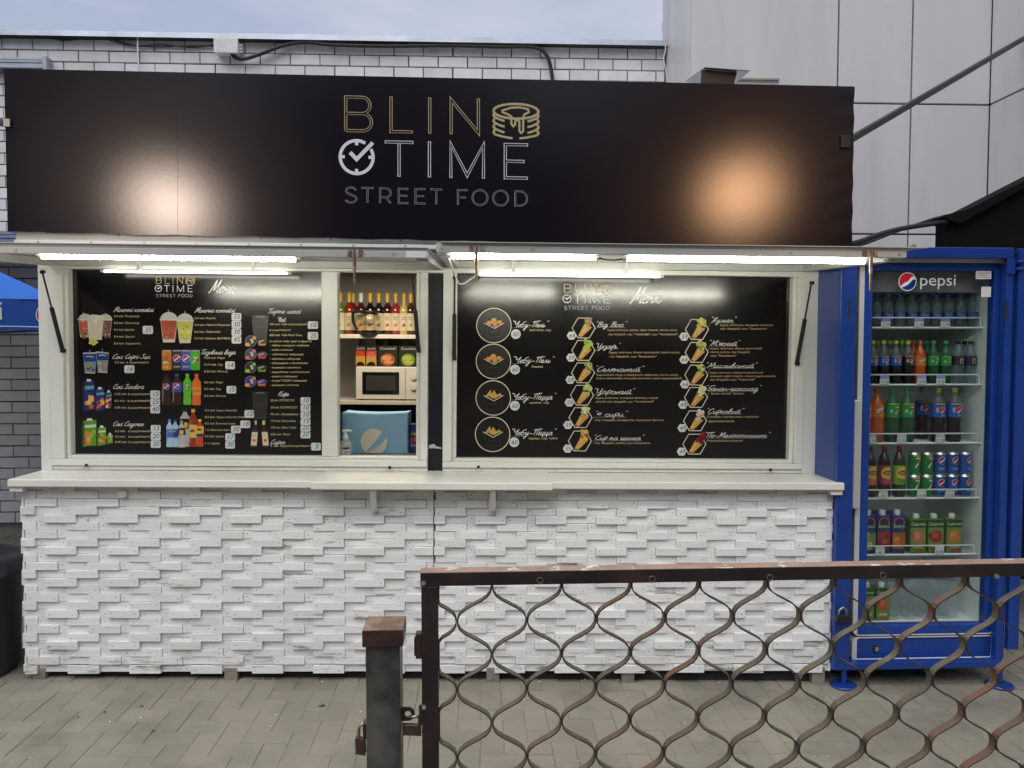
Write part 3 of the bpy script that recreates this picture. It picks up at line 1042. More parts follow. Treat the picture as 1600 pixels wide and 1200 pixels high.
# ================================================================== the kiosk (all in the kiosk's own frame K)
m_alu = mat('white_aluminium', (0.70, 0.705, 0.66), 0.34, var=.04, vs=6, stain=(.45, .44, .38), ss=9, st=(.68, .9))
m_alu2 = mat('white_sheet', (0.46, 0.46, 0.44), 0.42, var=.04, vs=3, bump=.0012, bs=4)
m_ledge = mat('ledge_laminate', (0.72, 0.71, 0.66), 0.3, var=.04, vs=5)
m_bar = mat('flap_aluminium', (0.44, 0.44, 0.42), 0.36, var=.06, vs=6)
m_plank = mat('white_painted_wood', (0.78, 0.78, 0.775), 0.5, var=.05, vs=12, bump=.0008, bs=38, island=.045, stretch=(.22, 1, 1.6), stain=(.42, .41, .39), ss=26, st=(.70, .84))
m_plankd = mat('scuffed_white_wood', (0.75, 0.75, 0.74), 0.55, var=.07, vs=14, bump=.0014, bs=40, island=.05, stretch=(.22, 1, 1.6), stain=(.26, .24, .215), ss=22, st=(.56, .68))
m_nail = mat('nail_mark', (0.07, 0.06, 0.055), 0.7)
m_navy = mat('navy_post', (0.010, 0.013, 0.022), 0.35)
m_dark = mat('dark_void', (0.02, 0.02, 0.02), 0.9)
m_inw = mat('inner_wall', (0.42, 0.40, 0.37), 0.55, var=.05, vs=2)
m_scr = mat('screw_metal', (0.35, 0.34, 0.32), 0.4, metal=.7)
m_gas = mat('black_strut', (0.012, 0.012, 0.013), 0.35)
m_rust = mat('rusty_steel', (0.16, 0.09, 0.055), 0.6, metal=.4, var=.3, vs=30, stain=(.35, .27, .18), ss=40, st=(.5, .6))
m_wood = mat('grey_wood_block', (0.22, 0.19, 0.16), 0.85, var=.2, vs=20, bump=.002, bs=60)

KL, KR = kat(62, 600, .21).x, kat(1277, 600, .21).x           # body sides
CL, CR = kat(38, 850, 0).x, kat(1298, 850, 0).x               # cladding sides
LZ = kat(660, 752, -.07).z                                     # ledge top
kiosk = thing('street_food_kiosk', 'white kiosk clad in small staggered wooden battens with lit menu windows', 'kiosk', (0, 0, 0), M=K)

# --- staggered battens
RPX = .0392
row_top = kat(300, 766.9, 0).z
PERX, RAI = .2995, .1530
ZBOT = kat(680, 1047, 0).z
MB().box(CL + .004, CR - .004, .024, .06, ZBOT + .012, LZ - .03).build('backing_board', mat('backing', (.45, .45, .44), .7), kiosk)
def plank_mesh(ln, mm, nails=True):
    bm = bmesh.new()
    bmesh.ops.create_cube(bm, size=1.0)
    for v in bm.verts:
        v.co = Vector((v.co.x * ln, v.co.y * .03 + .015, v.co.z * (RPX - .0012)))
    bmesh.ops.bevel(bm, geom=[e for e in bm.edges if all(v.co.y < .001 for v in e.verts)], offset=.0013, segments=1, affect='EDGES')
    if nails:
        for sx in (-1, 1):
            cx, cz = sx * (ln / 2 - .019 - random.uniform(-.004, .004)), random.uniform(-.006, .006)
            r = random.uniform(.0016, .0026)
            vs = [bm.verts.new((cx + r * 1.3 * math.cos(k * math.pi / 3), -.0004, cz + r * math.sin(k * math.pi / 3))) for k in range(6)]
            f = bm.faces.new(vs)
            f.material_index = 1
    me = bpy.data.meshes.new('plank')
    bm.to_mesh(me)
    bm.free()
    me.materials.append(mm)
    me.materials.append(m_nail)
    return me
PM = {('r', k, q): plank_mesh(RAI - .0012, (m_plank, m_plankd)[q]) for k in range(4) for q in range(2)}
PM.update({('l', k, q): plank_mesh(PERX - RAI - .0012, (m_plank, m_plankd)[q]) for k in range(4) for q in range(2)})
# row kinds: start of a proud batten, how far proud and sunk ones stand
TYPES = [(kat(105, 800, 0).x, .009, .002), (kat(137.5, 800, 0).x, .0105, .003), (kat(103.8, 800, 0).x, .0145, .0), (kat(168, 800, 0).x, .018, .001)]
seam = kat(678, 820, 0).x
nrow = int((row_top - ZBOT) / RPX + .6)
clad = {}
for nm, xa, xb in (('a', CL, seam - .0015), ('b', seam + .0015, CR)):
    clad[nm] = MB().box(xa + .002, xb - .002, .0215, .0238, ZBOT + .014, row_top + RPX * .9).build('cladding_panel', mat('panel_paint', (.6, .6, .6), .6), kiosk)
restp = MB()
def add_rest(x0, x1, front, z, q):
    b = RPX / 2 - .0006
    restp.box(x0, x1, -front, .0212, z - b, z + b, q)
    if x1 - x0 > .06:
        for sx in (x0 + .019, x1 - .019):
            r = random.uniform(.0016, .0026)
            cx, cz = sx + random.uniform(-.004, .004), z + random.uniform(-.006, .006)
            restp.add([(cx + r * 1.3 * math.cos(k * math.pi / 3), -front - .0004, cz + r * math.sin(k * math.pi / 3)) for k in range(6)], [tuple(range(6))], 2)
for r_ in range(-1, nrow):
    x0, hi, lo = TYPES[r_ % 4]
    z = row_top - RPX * (r_ + .5)
    x = x0 - PERX * 3
    q = 1 if r_ >= nrow - 4 else 0
    while x < CR:
        for kind, xa, xb in (('r', x, x + RAI), ('l', x + RAI, x + PERX)):
            segs = []
            a, b = max(xa, CL), min(xb, CR)
            if b - a < .012:
                continue
            if a < seam - .004 < b - .004 and seam + .004 < b:
                segs = [(a, seam - .002), (seam + .002, b)]
            else:
                segs = [(a, b)]
            for a, b in segs:
                if b - a < .01:
                    continue
                fr = (hi if kind == 'r' else lo) + random.uniform(-.0014, .0014)
                full = abs((b - a) - (xb - xa)) < 1e-6
                zz = z + random.uniform(-.0007, .0007)
                if r_ == nrow - 1 and kind == 'l' and abs(a - kat(112, 1045, 0).x) < .09:
                    continue
                if r_ == nrow - 1 and kind == 'r':
                    zz -= .005
                if -1 < r_ <= 10:
                    q2 = 1 if random.random() < .06 else q
                    me = PM[(kind, random.randrange(4), q2)] if full else None
                    o = bpy.data.objects.new('plank', me or PM[(kind, random.randrange(4), q2)])
                    link(o, clad['a' if b < seam else 'b'])
                    o.location = ((a + b) / 2, -fr, zz)
                    if not full:
                        o.scale = ((b - a - .001) / ((RAI if kind == 'r' else PERX - RAI) - .0012), 1, 1)
                    o.rotation_euler = (random.uniform(-.004, .004), random.uniform(-.005, .005), random.uniform(-.006, .006))
                else:
                    add_rest(a + .0006, b - .0006, fr, zz, 1 if (q or random.random() < .08 + .012 * max(0, r_ - 8)) else 0)
        x += PERX
    # side cladding, seen on edge at both corners
    ex = (.000, .006, .010, .014)[r_ % 4] + random.uniform(-.001, .002)
    restp.box(CL - .004 - ex, CL - .0008, -.004 + (.006 if r_ % 2 else 0), .9, z - RPX / 2 + .0006, z + RPX / 2 - .0006)
    restp.box(CR + .0008, CR + .005 + ex, -.004 + (.006 if r_ % 2 else 0), .9, z - RPX / 2 + .0006, z + RPX / 2 - .0006)
restp.build('planks', [m_plank, m_plankd, m_nail], kiosk, kind='stuff')
# near-black slab in place of the shade under the kiosk; wooden foot blocks
MB().box(CL + .05, CR - .05, .0365, 2.3, -.14, ZBOT + .02).build('under_shade_slab', m_dark, kiosk)
for px in (65, 363, 770, 980, 1276):
    c = kat(px, 1060, .02)
    zg = (KI @ Vector((c.x, .02, gz(c.x)))).z
    MB().box(c.x - .032, c.x + .032, -.004, .036, zg, ZBOT + .012).build('foot_block', m_wood, kiosk, bevel=.002)

# --- ledge in three pieces, brackets
fy = -.07
lt_ = .036
def ledge(px0, px1, front, zt, name='ledge', th=lt_):
    xa, xb = kat(px0, 752, front).x, kat(px1, 752, front).x
    return MB().box(xa, xb, front, .25, zt - th, zt).build(name, m_ledge, kiosk, bevel=.004)
ledge(11, 488, fy, LZ)
ledge(862, 1320, fy, LZ)
ledge(485, 864, fy - .05, LZ + .002, 'serving_shelf')
MB().box(kat(12, 760, fy).x, CL + .03, fy + .012, .2, LZ - .062, LZ - lt_ - .001).build('ledge_support', m_ledge, kiosk, bevel=.003)
MB().box(CR - .03, kat(1319, 760, fy).x, fy + .012, .2, LZ - .062, LZ - lt_ - .001).build('ledge_support', m_ledge, kiosk, bevel=.003)
for px in (584, 770):
    c = kat(px, 770, -.06)
    MB().prism([(-.105, LZ - lt_ - .0), (-.026, LZ - lt_ - .0), (-.026, LZ - lt_ - .105), (-.05, LZ - lt_ - .112)], c.x - .014, c.x + .014, 'x').build('bracket', m_ledge, kiosk, bevel=.002)
hx = kat(190, 768, -.03)
MB().box(hx.x - .022, hx.x + .022, -.028, -.024, hx.z - .02, hx.z + .004).box(hx.x - .014, hx.x + .014, -.029, -.0245, hx.z - .03, hx.z - .021).build('hinge_plate', m_alu, kiosk)
for px, py in ((136, 810.5), (522, 810.5), (1155, 814)):
    c = kat(px, py, -.004)
    MB().tube([(c.x, -.009, c.z), (c.x, .01, c.z)], .008, 12).build('plug', m_alu, kiosk)

# --- body shell above the ledge
FYp = .21                                                       # front of the posts
ZT = 2.33
zl, zr = LZ, LZ
def kbox(name, px0, px1, z0, z1, y0, y1, m, bv=.003):
    return MB().box(kat(px0, 600, FYp).x, kat(px1, 600, FYp).x, y0, y1, z0, z1).build(name, m, kiosk, bevel=bv)
kbox('corner_post', 62, 79, LZ, ZT, FYp, FYp + .06, m_alu)
kbox('corner_post', 1256, 1277, LZ, ZT, FYp, FYp + .06, m_alu)
kbox('middle_post', 668, 692, LZ, ZT, FYp + .05, FYp + .1, m_navy)
MB().box(KL, KL + .03, FYp + .06, 2.3, LZ - .2, ZT).build('side_wall', m_inw, kiosk)
MB().box(KR - .03, KR, FYp + .06, 2.3, LZ - .2, ZT).build('side_wall', m_inw, kiosk)
MB().box(KL, KR, 2.27, 2.3, 0, ZT).build('back_wall', m_inw, kiosk)
MB().box(KL - .02, KR + .02, FYp - .02, 2.34, ZT, ZT + .04).build('roof', m_alu, kiosk)
MB().box(KL + .03, KR - .03, FYp + .1, 2.27, 2.2, 2.23).build('ceiling', m_inw, kiosk)
wt0 = kat(660, 432, FYp).z
MB().box(KL + .002, KR - .002, FYp - .004, FYp + .05, wt0 + .02, ZT).build('top_beam', m_alu, kiosk, bevel=.003)
MB().box(KL + .01, KR - .01, FYp - .018, FYp - .0042, wt0 + .135, wt0 + .215).build('top_rail', m_alu, kiosk, bevel=.003)
fz1 = kat(660, 362, .03).z
MB().box(KL + .004, KR - .004, .028, .06, fz1 - .085, fz1 + .02).build('fascia', m_alu, kiosk, bevel=.003)
MB().box(KL + .004, KR - .004, .012, .0275, fz1 - .085, fz1 - .065).build('fascia_lip', m_alu, kiosk, bevel=.002)
for k in range(16):
    x = KL + .12 + k * .252
    MB().tube([(x, .0095, fz1 - .075), (x, .013, fz1 - .075)], .006, 8).build('screw', m_scr, kiosk)
# white torn sticker on the navy post
c = kat(680, 699, FYp + .047)
MB().prism([(c.x - .034, c.z - .006), (c.x - .03, c.z + .012), (c.x - .006, c.z + .018), (c.x + .004, c.z + .006), (c.x + .035, c.z - .002), (c.x + .033, c.z - .008), (c.x - .01, c.z - .004)], FYp + .048, FYp + .0495).build('torn_sticker', m_wht, kiosk)

# --- window frames
def wframe(px0, px1, py_t, py_b, inner0, inner1, inner_b, name):
    xa, xb = kat(px0, 600, FYp).x, kat(px1, 600, FYp).x
    ia, ib = kat(inner0, 600, FYp).x, kat(inner1, 600, FYp).x
    pm = (px0 + px1) / 2
    zb, zib = LZ + .002, kat(pm, inner_b, FYp).z
    zt_ = wt0 + .02
    g = MB().box(xa, xb, FYp + .006, FYp + .062, zb, zb + (zib - zb) * .3).build(name, m_alu, kiosk, bevel=.003)
    f = lambda *a: MB().box(*a)
    # outer bars, then an inner step set back
    f(xa, xb, FYp - .006, FYp + .056, zb + (zib - zb) * .32, zib - .018).build('sash_bar', m_alu, g, bevel=.003)
    f(ia - .02, ib + .02, FYp + .012, FYp + .07, zib - .018, zib).build('sash_bar', m_alu, g, bevel=.003)
    f(xa, ia - .022, FYp - .0045, FYp + .058, zib - .017, zt_).build('sash_bar', m_alu, g, bevel=.003)
    f(ib + .022, xb, FYp - .0045, FYp + .058, zib - .017, zt_).build('sash_bar', m_alu, g, bevel=.003)
    f(ia - .021, ia, FYp + .013, FYp + .069, zib + .0005, zt_).build('sash_bar', m_alu, g, bevel=.003)
    f(ib, ib + .021, FYp + .013, FYp + .069, zib + .0005, zt_).build('sash_bar', m_alu, g, bevel=.003)
    return g, xa, xb, ia, ib, zib
wl = wframe(79, 668, 423, 738, 106.5, 650, 713, 'window_frame')
wr_ = wframe(692, 1256, 437, 740, 713, 1237, 718, 'window_frame')
m0, m1 = kat(502, 600, FYp).x, kat(527, 600, FYp).x
MB().box(m0, m1, FYp + .008, FYp + .075, wl[5] + .001, wt0 + .02).build('mullion', m_alu, wl[0], bevel=.003)
for fr, pxs in ((wl[0], ((135, 727), (609, 730.5))), (wr_[0], ((747.5, 729.5), (1204, 734)))):
    for px, py in pxs:
        c = kat(px, py, FYp - .006)
        MB().tube([(c.x, FYp - .0075, c.z), (c.x, FYp - .004, c.z)], .0085, 12).build('lock_hole', m_dark, fr)
        for dx, dz in ((-.013, -.013), (.013, -.012)):
            MB().tube([(c.x + dx, FYp - .0075, c.z + dz), (c.x + dx, FYp - .004, c.z + dz)], .003, 8).build('screw', m_scr, fr)
    for k in range(6):
        px = (pxs[0][0] + 40 + k * (90 if fr == wl[0] else 80))
        c = kat(px, 732, FYp - .006)
        MB().tube([(c.x, FYp - .0075, c.z - .008), (c.x, FYp - .004, c.z - .008)], .003, 8).build('screw', m_scr, fr)

# --- hinged flaps held open by gas struts
HY, FRY = FYp - .012, FYp - .012 - .955
FZ = wt0 + .045                                                 # hinge height
FLZ, FLD = {'l': -.014, 'r': -.004}, {'l': .064, 'r': .050}
cur_flap = ['l']
def sl(y, w=None):                                              # the flaps droop slightly to the front
    w = w or cur_flap[0]
    return FZ + FLZ[w] + (y - HY) * FLD[w]
def sbar(b, x0, x1, y0, y1, h0, h1):
    return b.add([(x0, y0, sl(y0) + h0), (x1, y0, sl(y0) + h0), (x1, y1, sl(y1) + h0), (x0, y1, sl(y1) + h0),
                  (x0, y0, sl(y0) + h1), (x1, y0, sl(y0) + h1), (x1, y1, sl(y1) + h1), (x0, y1, sl(y1) + h1)],
                 [(3, 2, 1, 0), (4, 5, 6, 7), (0, 1, 5, 4), (1, 2, 6, 5), (2, 3, 7, 6), (3, 0, 4, 7)])
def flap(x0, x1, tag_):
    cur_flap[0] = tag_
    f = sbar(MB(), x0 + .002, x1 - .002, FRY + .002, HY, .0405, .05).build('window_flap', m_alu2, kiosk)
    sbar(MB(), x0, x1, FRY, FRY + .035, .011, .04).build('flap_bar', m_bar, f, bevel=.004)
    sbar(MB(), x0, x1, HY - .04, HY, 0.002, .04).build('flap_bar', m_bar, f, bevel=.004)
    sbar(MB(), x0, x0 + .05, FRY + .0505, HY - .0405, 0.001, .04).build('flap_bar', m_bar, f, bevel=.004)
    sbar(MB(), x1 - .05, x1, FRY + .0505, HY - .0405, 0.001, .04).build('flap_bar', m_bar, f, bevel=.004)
    return f
xLa, xLb = kat(79, 600, FYp).x, kat(668, 400, FRY).x
xRa, xRb = kat(681, 400, FRY).x, kat(1417, 405, FRY).x
fl_l = flap(xLa, xLb, 'l')
fl_r = flap(xRa, xRb, 'r')
cur_flap[0] = 'r'
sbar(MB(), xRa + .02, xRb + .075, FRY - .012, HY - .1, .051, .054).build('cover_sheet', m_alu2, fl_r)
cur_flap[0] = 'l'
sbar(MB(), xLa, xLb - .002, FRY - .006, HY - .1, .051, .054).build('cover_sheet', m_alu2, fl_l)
for f, pts in ((fl_l, ((24, 392), (615, 399))), (fl_r, ((690, 389), (832, 392), (1235, 400), (1405, 404)))):
    cur_flap[0] = 'l' if f == fl_l else 'r'
    for px, py in pts:
        c = kat(px, py, FRY)
        MB().tube([(c.x, FRY - .0025, sl(FRY) + .026), (c.x, FRY + .002, sl(FRY) + .026)], .005, 8).build('screw', m_scr, f)
cur_flap[0] = 'l'
# corner gusset at the left flap's inner end
c = kat(655, 400, FRY)
MB().box(xLb - .085, xLb - .006, FRY - .004, FRY - .0005, sl(FRY) + .013, sl(FRY) + .039).build('corner_plate', m_alu, fl_l, bevel=.003)
# rusty latch rods hanging from the flap fronts
for f, px, l1 in ((fl_l, 554, 446), (fl_r, 744.5, 440), (fl_r, 1361, 454)):
    cur_flap[0] = 'l' if f == fl_l else 'r'
    c = kat(px, 392, FRY - .012)
    e = kat(px, l1, FRY - .012)
    MB().tube([(c.x, FRY - .014, sl(FRY) + .04), (c.x, FRY - .014, e.z)], .0045, 8).build('latch_rod', m_rust, f)
    MB().tube([(c.x, FRY - .014, sl(FRY) + .01), (c.x, FRY - .014, (e.z + c.z) / 2 - .01)], .007, 8).build('latch_tube', m_rust, f)
    for dx in (-.028, .014):
        MB().box(c.x + dx, c.x + dx + .016, FRY - .006, FRY - .0008, sl(FRY) + .013, sl(FRY) + .039).build('latch_plate', m_rust, f)
# gas struts
def strut(a, b):
    a, b = Vector(a), Vector(b)
    m = a.lerp(b, .44)
    s_ = MB().tube([m, b], .0105, 12).build('gas_strut', m_gas, kiosk)
    MB().tube([a, m], .0045, 10).build('rod', m_gas, s_)
    MB().tube([a + Vector((-.008, 0, 0)), a + Vector((.012, 0, 0))], .009, 8).build('ball_joint', m_gas, s_)
    MB().tube([b + Vector((-.008, 0, 0)), b + Vector((.012, 0, 0))], .011, 8).build('ball_joint', m_gas, s_)
strut(kat(66, 425, FYp - .17), kat(98, 548, FYp - .018))
strut(kat(645, 434, FYp - .14), kat(654, 548, FYp - .018))
strut(kat(710.5, 434, FYp - .12), kat(709.5, 560, FYp - .018))
strut(kat(1268, 442, FYp - .15), kat(1245, 568, FYp - .018))

# --- light tubes under the flaps
m_tube = emit('lit_tube', (1.0, 0.975, 0.83), 74.0)
m_tub3 = emit('lit_tube_inner', (1.0, 0.985, 0.83), 6.5)
m_tub2 = emit('lit_strip', (1.0, 0.97, 0.84), 7.0)
def tube_lamp(px0, px1, py0, py1, Y, r, label, m=m_tube):
    a, b = kat(px0, py0, Y), kat(px1, py1, Y)
    a.z = b.z = min(a.z, b.z) if abs(a.z - b.z) < .003 else (a.z + b.z) / 2
    g = thing('light_tube', label, 'light tube', a, M=K, group='light tubes under the flaps')
    d = (b - a).normalized()
    MB().tube([a + d * .02, b - d * .02], r, 12).build('tube', m, g)
    for p, q in ((a, a + d * .0198), (b - d * .0198, b)):
        MB().tube([p, q], r * 1.08, 12).build('end_cap', m_wht, g)
    cur_flap[0] = 'l' if px1 < 660 else 'r'
    ztop = sl(Y) + (0 if Y < FRY + .06 else .04)
    for k in range(2):
        p = a.lerp(b, .2 + .6 * k)
        MB().box(p.x - .008, p.x + .008, p.y - .006, p.y + .006, p.z + r * .9, max(ztop - .001, p.z + r)).build('clip', m_wht, g)
    return g
tube_lamp(57, 470, 401, 405, FRY + .045, .0076, 'long light tube under the front edge of the drinks menu flap')
tube_lamp(697, 938, 400, 403.5, FRY + .045, .0076, 'short light tube at the front of the food menu flap beside the navy post')
tube_lamp(972, 1358, 404, 410, FRY + .045, .0076, 'long light tube at the front of the food menu flap nearest the fridge')
tube_lamp(743, 1037, 428, 432.5, FYp - .07, .007, 'light tube close above the logo of the food menu', m_tub3)
tube_lamp(157, 455, 423, 427, FYp - .06, .006, 'slim light strip just above the logo of the drinks menu', m_tub2)
def kwire(label, pts, r, m):
    P = [kat(*p) for p in pts]
    return single('lamp_wire', MB().tube(P, r, 6), m, label, 'wire', P[0], M=K)
kwire('white lamp wire looping down at the corner of the food menu flap',
      [(700, 402, FRY + .04), (704, 412, FRY + .2), (709, 424, FYp - .3), (712, 433, FYp - .22), (714, 438, FYp - .2), (718, 444, FYp - .18), (726, 443, FYp - .18), (734, 437, FYp - .17), (742, 432, FYp - .07)], .004, m_wht)
kwire('short dark wire joining the two front light tubes',
      [(936, 403.5, FRY + .03), (948, 406, FRY + .03), (960, 406.5, FRY + .03), (973, 404.5, FRY + .03)], .003, m_blk)

# --- inside: counter, shelves and a warm ceiling lamp
cz = kat(590, 711, .55).z
MB().box(kat(500, 700, FYp).x, kat(668, 700, FYp).x + .1, FYp + .08, 1.0, cz - .03, cz).build('inner_counter', m_alu2, kiosk, bevel=.003)
SH = 1.78
s1, s2 = kat(590, 522.5, SH).z, kat(590, 626, SH).z
sx0, sx1 = kat(480, 600, SH).x, kat(690, 600, SH).x
m_shelf = mat('shelf_board', (.70, .66, .56), .4)
for z in (s1, s2):
    MB().box(sx0, sx1, SH, 2.268, z - .03, z).build('shelf', m_shelf, kiosk, bevel=.003)
MB().box(sx0, sx1, SH + .3, SH + .32, .6, s2 - .031).build('shelf_back', m_dark, kiosk)
for px in (557, 583, 602, 632):
    c = kat(px, 540, 2.2)
    MB().box(c.x - .02, c.x + .02, 2.2, 2.268, s2 + .001, s1 - .031).build('shelf_upright', m_inw, kiosk)
MB().box(sx0 - .6, sx0, SH - .1, 2.26, 0, s1 + .5).build('partition', m_inw, kiosk)
il = bpy.data.lights.new('ceiling_lamp_light', 'AREA')
il.energy = 11
il.color = (1.0, .86, .66)
il.size = .5
il_o = bpy.data.objects.new('ceiling_lamp_light', il)
il_o.matrix_world = K @ Matrix.Translation((-.75, 1.15, 2.17))
C.objects.link(il_o)

# ================================================================== the sign
m_vinyl = satin('black_vinyl', (0.0075, 0.0055, 0.0088), 0.185, bump=.0010)
m_vin2 = satin('black_vinyl_print', (0.0075, 0.0055, 0.0088), 0.185)
m_hexl = satin('faint_print', (0.011, 0.010, 0.013), 0.185)
SY = 0.0
sa, sb, sc_, sd_ = kat(6, 107, SY), kat(1335, 135, SY), kat(1331, 389, SY), kat(12, 362, SY)
def sgn(px, py, l=0):
    p = kat(px, py, SY - .0016)
    return (p.x, p.y - l * EPS, p.z)
sign = thing('shop_sign', 'long black sign board with gold and white outlined lettering above the kiosk', 'sign', (0, SY, sd_.z), M=K)
# stretched vinyl over a frame: a slightly uneven sheet
NX, NZ = 120, 26
vs, fs = [], []
rr = random.Random(5)
for j in range(NZ + 1):
    for i in range(NX + 1):
        u, v = i / NX, j / NZ
        top = sa.lerp(sb, u)
        bot = sd_.lerp(sc_, u)
        p = bot.lerp(top, v)
        if j == 0:
            p.z += .0018 * math.sin(i * .6) + .001 * math.sin(i * 1.7)
        if i == NX:
            p.x += .002 * math.sin(j * 1.3)
        p.y = SY + (.0012 * math.sin(j * 1.7) if i > NX - 3 else 0)
        vs.append(p)
for j in range(NZ):
    for i in range(NX):
        fs.append((j * (NX + 1) + i, j * (NX + 1) + i + 1, (j + 1) * (NX + 1) + i + 1, (j + 1) * (NX + 1) + i))
sm = MB().add(vs, fs, 0, True)
def edge(idx):
    a = [vs[k] for k in idx]
    b = [Vector((p.x, SY + .14, p.z)) for p in a]
    n = len(a)
    sm.add(a + b, [(k, k + 1, n + k + 1, n + k) for k in range(n - 1)], 0)
edge(list(range(NX + 1)))
edge([NZ * (NX + 1) + i for i in range(NX + 1)])
edge([j * (NX + 1) for j in range(NZ + 1)])
edge([j * (NX + 1) + NX for j in range(NZ + 1)])
sm.build('vinyl_sheet', m_vinyl, sign)
MB().prism([(sd_.x + .01, sd_.z + .01), (sc_.x - .01, sc_.z + .01), (sb.x - .01, sb.z - .01), (sa.x + .01, sa.z - .01)], SY + .05, SY + .135).build('frame', m_dkpole, sign)
for k in range(12):
    t = (k + .5) / 12
    p = sd_.lerp(sc_, t)
    MB().tube([(p.x, SY + .03, p.z - .006), (p.x, SY + .03, p.z + .003)], .007, 8).build('screw', m_scr, sign)
for px in (690, 700):
    pass
# sign brackets down to the kiosk roof
for t in (.06, .36, .66, .95):
    p = sd_.lerp(sc_, t)
    MB().box(p.x - .02, p.x + .02, SY + .136, SY + .3, p.z + .12, p.z + .16).box(p.x - .02, p.x + .02, SY + .26, SY + .3, ZT + .04, p.z + .12).build('bracket', m_dkpole, sign)

m_gold = mat('gold_print', (0.40, 0.32, 0.17), .45)
m_slv = mat('silver_print', (0.60, 0.60, 0.66), .45)
m_gry = mat('grey_print', (0.30, 0.30, 0.36), .45)
def arcp(cx, cy, r, a0, a1, n=10, ry=None):
    ry = r if ry is None else ry
    return [(cx + r * math.cos(R(a0 + (a1 - a0) * i / n)), cy + ry * math.sin(R(a0 + (a1 - a0) * i / n))) for i in range(n + 1)]
L_GOLD = [[(161, 417), (161, 206), (250, 206)] + arcp(262, 257, 51, -90, 90) + [(161, 308)], [(262, 308)] + arcp(268, 362, 54, -90, 90) + [(161, 416)],
          [(444, 198), (444, 416), (580, 416)], [(686, 198), (686, 424)], [(820, 424), (820, 210), (990, 412), (990, 198)]]
L_SILV = [[(405, 481), (583, 481)], [(494, 490), (494, 697)], [(684, 472), (684, 697)], [(818, 697), (818, 486), (920, 680), (1022, 486), (1022, 697)],
          [(1300, 481), (1158, 481), (1158, 689), (1298, 689)], [(1158, 585), (1278, 585)]]
L_GREY = [[(225, 785)] + arcp(193, 792, 30, -20, -180, 6, 22) + [(170, 806), (215, 826)] + arcp(193, 842, 34, -30, 160, 7, 24),
          [(260, 772), (335, 772)], [(297, 772), (297, 864)], [(376, 864), (376, 772), (405, 772)] + arcp(412, 800, 30, -90, 90, 8, 28) + [(376, 828)], [(410, 828), (442, 864)],
          [(552, 772), (492, 772), (492, 862), (552, 862)], [(492, 816), (545, 816)], [(658, 772), (597, 772), (597, 862), (658, 862)], [(597, 816), (650, 816)],
          [(690, 772), (763, 772)], [(727, 772), (727, 864)], [(922, 772), (862, 772), (862, 864)], [(862, 818), (912, 818)],
          arcp(1000, 817, 47, 0, 360, 24), arcp(1129, 817, 47, 0, 360, 24), [(1220, 772), (1252, 772)] + arcp(1252, 817, 42, -90, 90, 10, 45) + [(1220, 862), (1220, 772)]]
def logo(fn, parent, small=False):
    """fn maps logo units to the surface; the large one is drawn in double outline"""
    for name, strokes, m, w in (('gold_lettering', L_GOLD, m_gold, 19), ('white_lettering', L_SILV, m_slv, 19), ('street_lettering', L_GREY[:11], m_gry, 11), ('food_lettering', L_GREY[11:], m_gry, 11)):
        pr = PR()
        if small:
            for s_ in strokes:
                pr.layer = 0
                pr.line(s_, w * (1.0 if w > 12 else 1.3), m)
        else:
            for k, s_ in enumerate(strokes):
                pr.layer = k * .8
                pr.line(s_, w, m)
            for k, s_ in enumerate(strokes):
                pr.layer = 16 + k * .8
                ins = w * .24
                q = [Vector(p) for p in s_]
                closed = (q[0] - q[-1]).length < 1
                if not closed:
                    d0, d1 = (q[1] - q[0]).normalized(), (q[-1] - q[-2]).normalized()
                    q[0] = q[0] + d0 * ins * .0
                    free0 = not any((q[0] - Vector(p)).length < 12 for t_ in strokes if t_ is not s_ for p in t_)
                    q[0] = q[0] + (d0 * ins if free0 else d0 * 0)
                    q[-1] = q[-1] - d1 * ins
                pr.line([tuple(p) for p in q], w * .46, m_vin2)
        pr.build(name, parent, fn)
    pr = PR()
    pts = arcp(229, 580, 103, -30, 302, 40)
    pr.line(pts, 20, m_slv)
    for dx, dy in ((0, -1), (1, 0), (0, 1), (-1, 0)):
        pr.line([(229 + dx * 96, 580 + dy * 96), (229 + dx * 74, 580 + dy * 74)], 20, m_slv)
    pr.line([(188, 552), (229, 594), (330, 488)], 24, m_slv)
    pr.build('clock_emblem', parent, fn)
    pr = PR()
    pr.line(arcp(1225, 272, 140, 0, 360, 40, 46)[:-1], 15, m_gold, closed=True)
    dr = [(1160, 262), (1195, 250), (1250, 247), (1300, 257), (1305, 276), (1278, 290), (1270, 310), (1270, 395), (1258, 408), (1246, 395), (1246, 335), (1232, 322), (1220, 335), (1220, 355), (1208, 366), (1196, 352), (1196, 305), (1170, 290), (1142, 280), (1140, 268)]
    pr.line(dr, 13, m_gold, closed=True)
    for i in range(4):
        y = 300 + i * 36
        for side in (-1, 1):
            pts = [(1225 + side * 134, y - 18), (1225 + side * 141, y), (1225 + side * 130, y + 12)]
            for k in range(1, 6):
                t = k / 6
                e = 1225 + side * (130 - (70 if i < 3 else 130) * t)
                pts.append((e, y + 12 + 22 * math.sin(t * math.pi / 2)))
            pr.line(pts, 14, m_gold)
    pr.build('pancake_emblem', parent, fn)
logo(lambda x, y, l: sgn(500 + x / 4, 100 + (y + .022 * (x - 152)) / 4, l), sign)
pr = PR()
for cx, cy, r in ((560, 235, 30), (630, 170, 30), (810, 255, 46), (735, 310, 38), (690, 245, 44), (660, 190, 40)):
    pr.layer = (pr.layer % 5)
    pr.line([(cx + r * math.cos(R(60 * k)), cy + r * math.sin(R(60 * k))) for k in range(6)], .8, m_hexl, closed=True)
